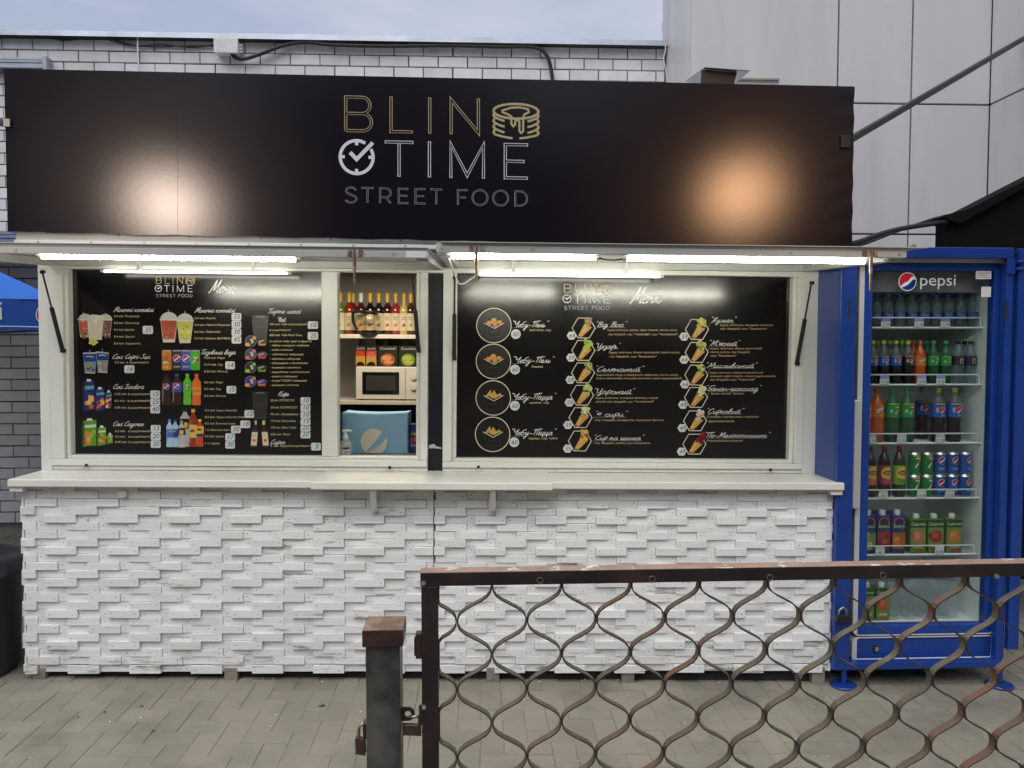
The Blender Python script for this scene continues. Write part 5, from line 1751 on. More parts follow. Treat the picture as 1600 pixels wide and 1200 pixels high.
for cx, cy, pr_, hx2, hy2, ttl, tx, ty_, tw, desc, fill in WRAPS:
    p = pic(b2)
    hw2, hh2 = 18, 15.5
    p.line([(cx - hw2, cy), (cx - hw2 * .5, cy - hh2), (cx + hw2 * .5, cy - hh2), (cx + hw2, cy), (cx + hw2 * .5, cy + hh2), (cx - hw2 * .5, cy + hh2)], 1.1, pc(222, 216, 204), closed=True)
    rr = random.Random(int(cx * 3 + cy))
    for k in range(5):
        p.disc(cx + 8 + rr.uniform(-5, 6), cy - 12 + rr.uniform(-5, 4), rr.uniform(2.4, 4.4), rr.choice(fill), 8)
    p.poly([(cx + 1, cy - 6), (cx + 13, cy - 1), (cx - 3.5, cy + 14.5), (cx - 7.5, cy + 15), (cx - 8.5, cy + 12)], pc(202, 152, 78))
    p.poly([(cx + 3, cy - 4), (cx + 7, cy - 3), (cx - 4, cy + 12), (cx - 7, cy + 12)], pc(220, 176, 104))
    for k in range(6):
        t = rr.random()
        p.disc(cx + 7 - 13 * t + rr.uniform(-2.5, 2.5), cy - 2 + 14 * t, rr.uniform(.7, 1.5), pc(*rr.choice([(184, 126, 58), (228, 190, 124), (170, 110, 50)])), 7)
    p.disc(cx - 6.2, cy + 13, 2.2, pc(150, 84, 38), 8, 1.6)
    for k in range(16):
        p.disc(cx + 7 + rr.uniform(-6, 6), cy - 9 + rr.uniform(-6, 6), rr.uniform(1.1, 2.8), rr.choice(fill), 7)
    p.done()
    heading(b2, ttl, tx, ty_, tw, 3.7, .6)
    lines(b2, desc, 4.4, m_goldd)
    leader(b2, [(cx + 16, cy + 3), (cx + 20.5, ty_ + 1.6), (cx + 24, ty_ + 1.2), (tx + tw * .95, ty_ + 1.2)])
    pr = PR(2)
    pr.poly([(hx2 + 7.6 * math.cos(R(60 * k)), hy2 + 7 * math.sin(R(60 * k))) for k in range(6)], m_stk)
    o = pr.build('price_sticker', b2, bfn)
    PR(5).text(pr_, hx2, hy2 + 3.2, 9.5, m_ink, shear=.2, align='c').build('number_lettering', o, bfn)

# ================================================================== things inside the serving window
m_cream = mat('cream_label', (.62, .54, .38), .5)
m_ycap = mat('yellow_cap', (.58, .38, .05), .4)
def syrup(px, glass, cap, label, dy=0.0, fruit=(190, 90, 40)):
    Y = 1.90 + dy
    p = kat(px, 522.5, Y)
    p.z = s1 + .0008
    g = thing('syrup_bottle', label, 'bottle', p, M=K, group='syrup bottles on the upper shelf')
    mg = mat('syrup_' + '_'.join(str(c) for c in glass), tuple(c * .9 for c in lin(*glass)), .08, coat=.4)
    MB().lathe([(.034, 0), (.037, .006), (.037, .17), (.034, .19), (.02, .215), (.0145, .225), (.0145, .25)], 18, p).build('glass', mg, g)
    MB().lathe([(.0165, .236), (.0165, .298), (.014, .303)], 14, p).build('cap', cap, g)
    MB().lathe([(.0376, .03), (.0376, .155)], 18, p, cap=False).build('label', m_cream, g)
    pr = PR()
    pr.disc(.004, .07, .011, pc(*fruit), 12)
    pr.disc(-.006, .062, .007, pc(min(255, fruit[0] + 30), fruit[1] + 30, fruit[2]), 10)
    pr.rect(-.016, .122, .016, .126, pc(120, 90, 60))
    pr.rect(-.012, .108, .012, .112, pc(150, 120, 80))
    pr.refine(.008)
    pr.build('label_print', g, lambda u, z, l: (p.x + (.0381 + l * EPS) * math.sin(u / .0376), p.y - (.0381 + l * EPS) * math.cos(u / .0376), p.z + z))
SB = [(531.5, (90, 130, 30), m_ycap, 'green', (130, 170, 60)), (545.5, (140, 40, 20), m_ycap, 'orange red', (220, 130, 40)), (551.8, (110, 24, 22), m_ycap, 'red', (210, 110, 50)), (564, (70, 18, 22), m_wht, 'dark red', (190, 60, 60)),
      (578.5, (26, 16, 12), m_ycap, 'brown black', (150, 90, 50)), (592, (20, 30, 40), m_ycap, 'dark blue', (90, 100, 150)), (605.5, (60, 24, 24), m_ycap, 'deep red', (200, 70, 40)), (618.5, (150, 40, 50), m_ycap, 'pink red', (220, 110, 70)),
      (631.5, (200, 180, 110), m_ycap, 'pale yellow', (140, 100, 60)), (642, (70, 50, 20), m_ycap, 'amber', (150, 170, 60))]
for k, (px, gl, cp, nm, fr) in enumerate(SB):
    syrup(px, gl, cp, '%s syrup bottle with cream label, %s on the upper shelf from the mullion' % (nm, ORD[k]), .05 if k == 2 else 0, fr)
# coffee jug
p = kat(577, 522, 1.80)
p.z = s1 + .0008
jug = thing('coffee_jug', 'clear glass coffee jug with black handle before the syrup bottles', 'jug', p, M=K)
MB().lathe([(.062, .012), (.082, .05), (.086, .09), (.075, .13), (.058, .155)], 24, p, cap=False).build('glass', shell('jug_glass', (.93, .90, .82)), jug)
MB().lathe([(.066, 0), (.066, .012)], 24, p).build('base', m_blk, jug)
MB().lathe([(.058, .150), (.064, .154), (.064, .168), (.058, .170)], 24, p, cap=False).build('rim_band', m_blk, jug)
MB().tube([(p.x - .056, p.y, p.z + .165), (p.x - .10, p.y, p.z + .165), (p.x - .118, p.y, p.z + .145), (p.x - .115, p.y, p.z + .085), (p.x - .085, p.y, p.z + .03)], .0115, 8).build('handle', m_blk, jug)
pr = PR()
pr.line([(-.035, .085), (.04, .085), (.04, .07), (-.035, .07)], .006, pc(50, 40, 34))
pr.build('mark_print', jug, lambda u, z, l: (p.x + .0875 * math.sin(u / .086), p.y - .0875 * math.cos(u / .086), p.z + z))
# tea boxes on the microwave
mwz = s2
mtop = kat(600, 573.2, SH + .02).z
def pbox(name, label, cat, px0, px1, zb, h, Y, dep, m, fn, group=None):
    a, b = kat(px0, 600, Y), kat(px1, 600, Y)
    g = thing(name, label, cat, ((a.x + b.x) / 2, Y, zb), M=K, group=group)
    MB().box(a.x, b.x, Y, Y + dep, zb, zb + h).build('carton', m, g, bevel=.002)
    w = b.x - a.x
    pr = PR()
    fn(pr, w, h)
    if pr.v:
        pr.build('front_print', g, lambda x, z, l: (a.x + x, Y - .0006 - l * EPS, zb + z))
    return g
m_tea = mat('dark_green_carton', (.014, .020, .012), .4)
def tea(c1, c2, gold):
    def f(pr, w, h):
        if gold:
            pr.rect(.002, .002, w - .002, h * .5, pc(206, 160, 80))
            pr.disc(w / 2, .004, w * .42, pc(30, 18, 12), 20, h * .2, 0, 180)
            pr.rect(.002, h * .5, w - .002, h * .78, pc(*c1))
            for k in range(5):
                pr.disc(w * (.2 + .15 * k), h * (.56 + .1 * (k % 2)), w * .1, pc(*c2), 10)
        else:
            pr.disc(w / 2, h * .34, w * .36, pc(*c1), 22, h * .3)
            pr.disc(w / 2 - w * .06, h * .42, w * .26, pc(*c2), 16, h * .13)
            pr.disc(w / 2 + w * .06, h * .22, w * .24, pc(*c2), 16, h * .08)
        pr.text('Greenfield', w / 2, h * .83, h * .16, pc(228, 228, 216), width=w * .78, align='c', shear=.1, yd=1)
    return f
th = kat(600, 541, SH + .05).z - mtop
pbox('tea_box', 'narrow tea box with red berries, first on the microwave', 'tea box', 555.5, 571, mtop + .001, th, SH + .06, .07, m_tea, tea((190, 60, 30), (220, 90, 50), True), 'tea boxes on the microwave')
pbox('tea_box', 'narrow tea box with pink fruit, second on the microwave', 'tea box', 572, 588.5, mtop + .001, th, SH + .06, .07, m_tea, tea((206, 70, 60), (226, 130, 100), True), 'tea boxes on the microwave')
pbox('tea_box', 'wide tea box with an orange fruit disc on the microwave', 'tea box', 590, 621.5, mtop + .001, th, SH + .06, .07, m_tea, tea((190, 90, 44), (226, 160, 110), False), 'tea boxes on the microwave')
pbox('tea_box', 'wide tea box with a green fruit disc on the microwave', 'tea box', 623, 652, mtop + .001, th, SH + .06, .07, m_tea, tea((150, 170, 50), (196, 206, 90), False), 'tea boxes on the microwave')
# microwave
m_mw = mat('cream_enamel', (.74, .71, .64), .3)
a, b = kat(556, 600, SH + .02), kat(664, 600, SH + .02)
mw = thing('microwave', 'cream microwave with dark window and two dials on the lower shelf', 'microwave', ((a.x + b.x) / 2, SH + .02, s2), M=K)
MB().box(a.x, b.x, SH + .03, SH + .36, s2 + .008, mtop).build('body', m_mw, mw, bevel=.005)
H = mtop - s2 - .008
xd = a.x + (b.x - a.x) * .72
dr = MB().box(a.x + .001, xd - .002, SH + .018, SH + .029, s2 + .01, mtop - .002).build('door', m_mw, mw, bevel=.003)
w_ = xd - a.x
MB().box(a.x + w_ * .13, xd - w_ * .13, SH + .0150, SH + .0178, s2 + .008 + H * .16, mtop - H * .16).build('dark_frame', mat('mw_black', (.01, .01, .01), .15), dr)
MB().box(a.x + w_ * .21, xd - w_ * .2, SH + .0135, SH + .0148, s2 + .008 + H * .27, mtop - H * .27).build('window_pane', mat('mw_glass', (.05, .05, .045), .1), dr)
MB().box(xd, b.x - .001, SH + .019, SH + .029, s2 + .01, mtop - .002).build('control_panel', m_mw, mw, bevel=.003)
for t in (.7, .38):
    c = Vector(((xd + b.x) / 2 - .012, SH + .01, s2 + .008 + H * t))
    MB().tube([(c.x, SH + .005, c.z), (c.x, SH + .0185, c.z)], .021, 20).build('dial', m_mw, mw)
for fx in (a.x + .03, b.x - .03):
    MB().box(fx - .012, fx + .012, SH + .06, SH + .09, s2 + .0005, s2 + .008).build('foot', m_blk, mw)
# blue fabric bag with a round white emblem
m_bag = mat('blue_fabric', (.33, .60, .86), .85, bump=.0015, bs=220, var=.08, vs=6)
bx0, bx1 = kat(535, 680, .62).x, kat(637.5, 680, .62).x
zt_b = kat(590, 647, .62).z
bag = thing('cooler_bag', 'light blue fabric cooler bag with round white emblem behind the counter', 'bag', ((bx0 + bx1) / 2, .7, cz), M=K)
vs, fs = [], []
NB = 14
for side in (0, 1):
    for j in range(9):
        for i in range(NB + 1):
            u, v = i / NB, j / 8
            puff = .012 * math.sin(math.pi * u) * math.sin(math.pi * min(1, v * .9 + .1))
            sag = (.009 * math.sin(math.pi * u) ** .6 if 0 < u < 1 else 0) * v
            y = (.62 - puff) if side == 0 else (.80 + puff)
            vs.append((bx0 + (bx1 - bx0) * u, y, cz + .0008 + (zt_b - cz + .008) * v - sag))
n1 = (NB + 1) * 9
for j in range(8):
    for i in range(NB):
        q = j * (NB + 1) + i
        fs += [(q, q + 1, q + NB + 2, q + NB + 1), (n1 + q + NB + 1, n1 + q + NB + 2, n1 + q + 1, n1 + q)]
for j in range(8):
    for i in (0, NB):
        q = j * (NB + 1) + i
        fs.append((q, q + NB + 1, n1 + q + NB + 1, n1 + q))
for i in range(NB):
    q = 8 * (NB + 1) + i
    fs.append((q, q + 1, n1 + q + 1, n1 + q))
MB().add(vs, fs, 0, True).build('fabric', m_bag, bag)
edge_ = [(bx0, .618, cz + .001), (bx0, .618, zt_b + .006), ((bx0 + bx1) / 2, .598, zt_b - .004), (bx1, .618, zt_b + .006), (bx1, .618, cz + .001)]
m_pip = mat('blue_piping', (.10, .30, .56), .7)
MB().tube(edge_[:2], .004, 6).build('piping', m_pip, bag)
MB().tube(edge_[3:], .004, 6).build('piping', m_pip, bag)
pr = PR()
cxb, czb, rb = bx0 + (bx1 - bx0) * .485, cz + (zt_b - cz) * .30, .076
m_emb = mat('cream_emblem', (.84, .81, .68), .8)
up = [(rb * math.cos(R(a_)), rb * math.sin(R(a_))) for a_ in range(50, 236, 8)]
up += [(-.02, -.03), (.012, .004), (.03, .03)]
pr.poly([(cxb + x, max(czb + z, cz + .004)) for x, z in up], m_emb)
lo = [(rb * math.cos(R(a_)), rb * math.sin(R(a_))) for a_ in range(24, -131, -8)]
lo += [(-.0, -.044), (.034, -.022), (.056, .002)]
pr.poly([(cxb + x, max(czb + z, cz + .004)) for x, z in lo], m_emb)
pr.build('emblem_print', bag, lambda x, z, l: (x, .62 - .0165 - l * EPS, z))
# sanitiser bottle
p = kat(540, 712.5, FYp + .14)
p.z = cz + .0008
sn = thing('sanitiser_bottle', 'clear pump bottle of hand sanitiser on the serving sill', 'bottle', p, M=K)
MB().lathe([(.03, 0), (.032, .004), (.032, .085), (.026, .10), (.012, .108), (.012, .115)], 20, p, sy=.7).build('bottle', shell('pet', (.88, .90, .86), .05, body=(.7, .7, .62), bodyfac=.35), sn)
MB().lathe([(.014, .113), (.014, .13), (.006, .132), (.006, .155)], 14, p).build('pump', m_wht, sn)
MB().box(p.x - .016, p.x + .03, p.y - .008, p.y + .008, p.z + .152, p.z + .162).build('pump_head', m_wht, sn, bevel=.003)
pr = PR()
pr.rect(-.012, .012, .026, .07, pc(206, 214, 214))
pr.rect(-.012, .058, .026, .07, pc(30, 60, 90))
pr.rect(-.012, .012, .026, .024, pc(60, 140, 60))
pr.rect(-.006, .044, .02, .048, pc(60, 80, 90))
pr.rect(-.006, .034, .016, .037, pc(90, 110, 120))
pr.refine(.006)
pr.build('label_print', sn, lambda u, z, l: (p.x + .0325 * math.sin(u / .032), p.y - .7 * (.0327 + l * EPS) * math.cos(u / .032) - .0003, p.z + z))
# dark tray, snack box, price tag
p = kat(556, 708, FYp + .2)
single('dark_tray', MB().box(p.x - .035, p.x + .03, FYp + .16, FYp + .27, cz + .0006, cz + .008), m_blk, 'flat dark tray lying beside the sanitiser bottle', 'tray', (p.x, FYp + .2, cz), M=K, bevel=.002)
def snack(pr, w, h):
    pr.rect(0, h * .75, w, h * .98, pc(24, 40, 120))
    pr.poly([(0, h * .35), (w, h * .45), (w, h * .6), (0, h * .5)], pc(190, 60, 110))
    pr.text('Sens', w * .1, h * .22, h * .17, pc(226, 228, 236), yd=1, shear=.2)
    for k in range(5):
        pr.disc(w * (.2 + .13 * k), h * (.66 + .04 * (k % 2)), w * .1, pc(*((120, 140, 60), (190, 100, 60), (220, 200, 170))[k % 3]), 9)
pbox('snack_box', 'blue snack box standing beside the light blue bag', 'box', 639, 660, cz + .0008, .165, .64, .08, mat('navy_carton', (.02, .03, .16), .4), snack)
pbox('price_card', 'small cream price card on the sill below the snack box', 'price card', 640, 649.5, cz + .0008, .026, FYp + .12, .003, m_cream, lambda pr, w, h: pr.text('25', w / 2, h * .3, h * .6, m_ink, align='c', yd=1))
# ================================================================== the drinks fridge
FY = -.015
m_fblue = mat('fridge_blue', (.008, .045, .25), .32, var=.06, vs=4)
m_fgrey = mat('fridge_grey', (.52, .53, .55), .38, var=.05, vs=5)
m_fin = mat('fridge_liner', (.76, .79, .79), .45)
m_wire = mat('white_wire', (.72, .74, .74), .35)
m_hdl = mat('handle_grey', (.50, .50, .51), .3, metal=.3)
m_glass = shell('fridge_glass', (.88, .91, .90), .0, 1.5)
x0, x1 = at(1337, 700, FY).x, at(1562.5, 700, FY).x
zt, zb = at(1450, 403, FY).z, at(1450, 1034, FY).z
gx0, gx1 = at(1358, 700, FY).x, at(1547, 700, FY).x
gz1, gz0 = at(1450, 423, FY).z, at(1450, 976, FY).z
fr = thing('drinks_fridge', 'blue glass-door drinks fridge filled with bottles, cans and cartons', 'fridge', ((x0 + x1) / 2, FY, zb))
FD = .62
c_ = MB()
c_.box(x0, x0 + .04, FY + .06, FY + FD, zb, zt).box(x1 - .04, x1, FY + .06, FY + FD, zb, zt)
c_.box(x0 + .0401, x1 - .0401, FY + FD - .04, FY + FD, zb, zt)
c_.box(x0 + .0401, x1 - .0401, FY + .06, FY + FD - .0401, zt - .05, zt)
c_.box(x0 + .0401, x1 - .0401, FY + .06, FY + FD - .0401, zb, gz0 - .02)
c_.build('cabinet', m_fgrey, fr)
l_ = MB()
l_.box(x0 + .0405, x0 + .046, FY + .061, FY + FD - .041, gz0 - .019, zt - .051).box(x1 - .046, x1 - .0405, FY + .061, FY + FD - .041, gz0 - .019, zt - .051)
l_.box(x0 + .0461, x1 - .0461, FY + FD - .046, FY + FD - .041, gz0 - .019, zt - .051).box(x0 + .0461, x1 - .0461, FY + .061, FY + FD - .0461, gz0 - .019, gz0 - .012)
l_.build('liner', m_fin, fr)
# door: rounded grey frame, blue border, glass
def rr_pts(xa, xb, za, zb_, r):
    pts = []
    for cx, cz_, a0 in ((xb - r, zb_ - r, 0), (xa + r, zb_ - r, 90), (xa + r, za + r, 180), (xb - r, za + r, 270)):
        for k in range(6):
            a = R(a0 + k * 18)
            pts.append((cx + r * math.cos(a), cz_ + r * math.sin(a)))
    return pts
def ringframe(outer, inner, y0, y1, m, name, parent):
    n = len(outer)
    b = MB()
    vs = [(p[0], y0, p[1]) for p in outer] + [(p[0], y0, p[1]) for p in inner] + [(p[0], y1, p[1]) for p in outer] + [(p[0], y1, p[1]) for p in inner]
    fs = []
    for i in range(n):
        j = (i + 1) % n
        fs += [(i, j, n + j, n + i), (2 * n + i, 2 * n + j, j, i), (n + i, n + j, 3 * n + j, 3 * n + i), (3 * n + i, 3 * n + j, 2 * n + j, 2 * n + i)]
    b.add(vs, fs)
    return b.build(name, m, parent, bevel=.004)
dz0 = at(1450, 991.5, FY).z
t_ = .026
door = ringframe(rr_pts(x0, x1, dz0, zt, .035), rr_pts(x0 + t_, x1 - t_ * .7, dz0 + .004, zt - .024, .012), FY - .006, FY + .058, m_fgrey, 'door', fr)
ringframe(rr_pts(x0 + t_ + .0005, x1 - t_ * .7 - .0005, dz0 + .0045, zt - .0245, .012), [(gx1 - .001 if p[0] > (x0 + x1) / 2 else gx0 + .001, gz1 if p[1] > (zt + zb) / 2 else gz0) for p in rr_pts(x0, x1, zb, zt, .03)], FY - .002, FY + .05, m_fblue, 'door_border', door)
MB().box(gx0, gx1, FY + .012, FY + .017, gz0, gz1).build('glass_pane', m_glass, door)
hz0, hz1 = at(1340, 795, FY - .04).z, at(1340, 625, FY - .04).z
hx0, hx1 = at(1334, 700, FY - .045).x, at(1346, 700, FY - .045).x
MB().box(hx0, hx1, FY - .045, FY - .0065, hz0, hz1).build('handle', m_hdl, door, bevel=.006)
# lower grille with rows of holes
kz0, kz1 = zb + .0, at(1450, 994, FY).z
ringframe(rr_pts(x0, x1, kz0, kz1, .03), rr_pts(x0 + t_, x1 - t_ * .7, kz0 + .022, kz1 - .005, .012), FY - .004, FY + .058, m_fgrey, 'kick_frame', fr)
gr = MB().box(x0 + t_ + .0005, x1 - t_ * .7 - .0005, FY + .002, FY + .03, kz0 + .0225, kz1 - .0055).build('grille', m_fblue, fr)
hb = MB()
za, zc_ = kz0 + .03, kz1 - .014
for i in range(40):
    xx = x0 + t_ + .014 + i * (x1 - x0 - t_ * 1.7 - .028) / 39
    for j in range(6):
        z = za + (zc_ - za) * j / 5
        if 7 < i < 10 and 1 < j < 5:
            continue
        hb.add([(xx + .0028 * math.cos(k * math.pi / 3), FY + .0014, z + .0028 * math.sin(k * math.pi / 3)) for k in range(6)], [tuple(range(6))])
hb.build('vent_holes', m_dark, gr, kind='stuff')
sx_ = at(1369, 1011, FY).x
sz_ = (za + zc_) / 2 - .002
MB().box(sx_ - .015, sx_ + .015, FY - .006, FY + .0018, sz_ - .017, sz_ + .017).build('switch', m_blk, gr, bevel=.002)
MB().box(sx_ - .009, sx_ + .009, FY - .009, FY - .0062, sz_ - .011, sz_ + .011).build('rocker', mat('rocker', (.2, .2, .2), .4), gr)
# emblem and name on the glass, stickers (left blank)
pr = PR()
g0 = at(1418, 440, FY + .011)
globe(pr, g0.x, g0.z, .0425, cols=(m_whp, m_red, pc(20, 50, 120)))
tx = at(1436, 447, FY + .011)
pr.text('pepsi', tx.x, tx.z + .003, .083, mat('pale_print', (.62, .64, .64), .4), width=at(1493, 447, FY + .011).x - tx.x, yd=1)
pr.build('lettering', door, lambda x, z, l: (x, FY + .0112 - l * EPS, z))
for px0, px1, py0, py1 in ((1524.5, 1549, 423.5, 436), (1533, 1548.5, 448, 464)):
    a, b = at(px0, py1, FY - .003), at(px1, py0, FY - .003)
    o = MB().box(a.x, b.x, FY - .0032, FY - .0022, a.z, b.z).build('sticker', mat('white_sticker', (.66, .66, .66), .5), door)
    if px0 < 1530:
        pr = PR()
        for k in range(3):
            pr.rect(a.x + .006, a.z + .008 + k * .010, b.x - .006 - .01 * (k % 2), a.z + .011 + k * .010, pc(150, 130, 130))
        pr.build('fine_print', o, lambda x, z, l: (x, FY - .0034 - l * EPS, z))
hd0 = at(1450, 456, FY + .03).z
MB().box(gx0 - .01, gx1 + .01, FY + .062, FY + .075, hd0, zt - .052).build('header_panel', mat('header_grey', (.20, .20, .195), .4), fr)
# shelves with wire fronts and price tags
SYF = FY + .085
SX0, SX1 = x0 + .05, at(1527, 700, SYF).x
SHZ = []
TAGS = [[(1384, '12 90'), (1436, '12 90'), (1477, '12 90')], [(1382, '15 90'), (1440, '15 90'), (1470, '15 90')], [(1362, '25 90'), (1409, '25 90'), (1469, '25 90')], [(1380, '30'), (1440, '14 90'), (1484, '14 90')], [(1375, '40'), (1468, '33 90')]]
TC = [(150, 140, 200), (150, 160, 210), (200, 190, 190), (206, 204, 190), (210, 212, 206)]
for r_, (ya, yb) in enumerate(((496.5, 511), (585.5, 600), (677.5, 691.5), (765, 777.5), (852.5, 865.5))):
    zA, zB = at(1440, ya, SYF).z, at(1440, yb, SYF).z
    SHZ.append(zB)
    sh = MB()
    for k in range(14):
        yy = SYF + .02 + k * .032
        sh.tube([(SX0, yy, zB - .004), (SX1 + .03, yy, zB - .004)], .0025, 5)
    shelf = sh.build('wire_shelf', m_wire, fr)
    MB().tube([(SX0 - .004, SYF, zB - .004), (SX1 + .035, SYF, zB - .004)], .0055, 8).build('front_wire', m_wire, shelf)
    MB().tube([(SX0 - .004, SYF, zA), (SX1 - .004, SYF, zA), (SX1, SYF, zA - .006), (SX1, SYF, zB)], .0036, 8).build('rail_wire', m_wire, shelf)
    for q, (px, body) in enumerate(TAGS[r_]):
        c = at(px, yb - 5, SYF - .008)
        tg = MB().box(c.x - .024, c.x + .024, SYF - .0085, SYF - .0065, zB + .0, zB + .027).build('price_tag', mat('tag_white', (.66, .68, .66), .5), shelf)
        pr = PR()
        pr.rect(c.x - .0235, zB + .027, c.x + .0235, zB + .045, pc(*[min(255, v + (q * 17) % 30) for v in TC[r_]]))
        pr.text(body, c.x, zB + .006, .019, m_ink, align='c', yd=1)
        pr.build('tag_print', shelf, lambda x, z, l: (x, SYF - .0088 - l * EPS, z))
SHF = gz0 - .0115

# ------------------------------------------------------------------ drinks in the fridge
def liquid(name, rgb, k=.9):
    return mat('drink_' + name, tuple(c * k for c in lin(*rgb)), .12, coat=.3)
BP = [(.86, 0), (1, .02), (1, .20), (.93, .28), (1, .36), (1, .60), (.97, .66), (.70, .78), (.40, .87), (.34, .90), (.34, .93)]
def bottle(name, label, base, r, h, mg, mcap, mlab, lab=(.40, .62), prt=None, group=None, top_clear=None):
    g = thing(name, label, 'bottle', base, group=group)
    prof = [(a * r, b * h) for a, b in BP]
    if top_clear:
        MB().lathe(prof[:6], 18, base).build('drink', mg, g)
        MB().lathe(prof[5:], 18, base, cap=False).build('bottle_neck', top_clear, g)
    else:
        MB().lathe(prof, 18, base).build('drink', mg, g)
    MB().lathe([(.40 * r, .915 * h), (.42 * r, .92 * h), (.42 * r, .985 * h), (.38 * r, h)], 14, base).build('cap', mcap, g)
    MB().lathe([(1.012 * r, lab[0] * h), (1.012 * r, lab[1] * h)], 18, base, cap=False).build('label', mlab, g)
    if prt:
        p_ = PR()
        prt(p_, r, h, (lab[0] + lab[1]) / 2 * h, (lab[1] - lab[0]) * h)
        R0 = 1.018 * r
        p_.refine(r * .28)
        p_.build('label_print', g, lambda u, z, l: (base[0] + (R0 + l * EPS) * math.sin(u / R0), base[1] - (R0 + l * EPS) * math.cos(u / R0), base[2] + z))
    return g
def p_pepsi(p_, r, h, zc, lh):
    globe(p_, r * .32, zc, lh * .27)
    p_.rect(-r * .9, zc + lh * .40, r * .9, zc + lh * .5, pc(206, 170, 60))
    for k in range(4):
        p_.disc(-r * .5 + (k % 2) * r * .2, zc + lh * (.1 - .16 * (k // 2)), lh * .11, pc(*((200, 206, 220), (180, 90, 110))[k % 2]), 8)
    p_.text('pepsi', r * .3, zc - lh * .42, lh * .2, pc(200, 206, 224), align='c', yd=1)
def p_7(p_, r, h, zc, lh):
    p_.text('7', r * .12, zc - lh * .28, lh * .82, pc(232, 236, 230), align='c', shear=.2, yd=1)
    p_.disc(r * .52, zc + lh * .02, lh * .17, pc(206, 40, 40), 12)
    p_.text('UP', r * .52, zc - lh * .05, lh * .16, pc(240, 240, 240), align='c', yd=1)
    p_.rect(-r * .9, zc + lh * .42, r * .9, zc + lh * .5, pc(206, 190, 60))
    p_.disc(-r * .55, zc - lh * .05, lh * .12, pc(170, 210, 170), 8)
def p_mir(p_, r, h, zc, lh):
    p_.poly([(-r * .6, zc - lh * .22), (r * .65, zc + lh * .02), (r * .65, zc + lh * .26), (-r * .6, zc + lh * .05)], pc(226, 224, 210))
    p_.text('mirinda', r * .04, zc - lh * .10, lh * .34, pc(16, 34, 20), align='c', shear=.2, yd=1, rot=.18)
    for k in range(5):
        p_.disc(r * (-.1 + .2 * k), zc - lh * .36, lh * .1, pc(*((236, 120, 40), (240, 180, 60))[k % 2]), 8)
def p_ever(p_, r, h, zc, lh):
    p_.rect(-r * .25, zc - lh * .3, r * .45, zc + lh * .18, pc(190, 180, 130))
    p_.disc(r * .1, zc - lh * .08, lh * .16, pc(60, 60, 66), 10)
    p_.text('EVERVESS', r * .1, zc + lh * .2, lh * .17, pc(200, 200, 190), align='c', width=r * .85, yd=1)
def p_aqua(p_, r, h, zc, lh):
    p_.text('AQUA', 0, zc - lh * .15, lh * .5, pc(150, 170, 220), align='c', width=r * 1.1, yd=1)
m_pcap, m_ocap, m_gcap, m_kcap = mat('cap_yellow', (.50, .50, .06), .4), mat('cap_orange', (.60, .14, .04), .4), mat('cap_green', (.05, .32, .14), .4), mat('cap_black', (.015, .015, .016), .4)
m_lblue, m_lblk, m_lor, m_lgr = mat('label_blue', (.012, .09, .42), .35), mat('label_black', (.010, .010, .011), .35), mat('label_orange', (.62, .16, .03), .35), mat('label_green', (.02, .26, .06), .35)
cola = liquid('cola', (34, 24, 22))
neck = shell('pet_clear', (.80, .84, .84), .06, 1.4, (.5, .5, .5), .12)
neckg = shell('pet_green', (.50, .80, .62), .06, 1.4, (.06, .3, .14), .25)
wat = shell('pet_water', (.80, .87, .90), .04, 1.38, (.45, .52, .55), .16)
IY = SYF + .055
def fx(px, Y=None):
    return at(px, 700, Y or IY).x
# top shelf: water
proto = None
for k in range(9):
    b_ = (fx(1364 + 18.7 * k), IY, SHZ[0] + .0005)
    lab_ = 'clear water bottle on the top fridge shelf, %s from the handle' % ORD[k]
    if proto is None:
        proto = note(bottle('water_bottle', lab_, b_, .0275, .172, wat, mat('cap_blue', (.05, .10, .42), .4), mat('label_water', (.05, .09, .24), .4), (.22, .46), p_aqua, 'water bottles on the top fridge shelf'))
    else:
        dup(proto, b_, lab_)
for k in range(8):
    b_ = (fx(1374 + 18.7 * k, IY + .075), IY + .075, SHZ[0] + .0005)
    dup(proto, b_, 'clear water bottle in the back row of the top fridge shelf, %s from the handle' % ORD[k])
# second shelf: half-litre bottles
R2 = [(1360.5, 'pepsi'), (1377.5, 'pepsi'), (1396.5, 'pepsi'), (1415.5, 'zero'), (1434, 'mir'), (1454.5, 'up'), (1473.5, 'up'), (1493.5, 'ever'), (1512.5, 'ever')]
NM = {'pepsi': 'cola bottle with blue label', 'zero': 'cola bottle with black label', 'mir': 'orange soda bottle with orange cap', 'up': 'green soda bottle with green label', 'ever': 'clear tonic bottle with black cap'}
GN = {'pepsi': 'cola_bottle', 'zero': 'cola_bottle', 'mir': 'orange_soda_bottle', 'up': 'green_soda_bottle', 'ever': 'tonic_bottle'}
def soda(kind, label, base, r, h, group, lab=(.42, .64)):
    a = {'pepsi': (cola, m_pcap, m_lblue, p_pepsi, neck), 'zero': (cola, m_pcap, m_lblk, p_pepsi, neck), 'mir': (liquid('orange', (190, 84, 30)), m_ocap, m_lor, p_mir, None),
         'up': (liquid('lime', (40, 96, 60), .6), m_gcap, m_lgr, p_7, neckg), 'ever': (wat, m_kcap, mat('label_dark', (.02, .022, .04), .4), p_ever, None)}[kind]
    return bottle(GN[kind], label, base, r, h, a[0], a[1], a[2], lab, a[3], group, a[4])
PRO = {}
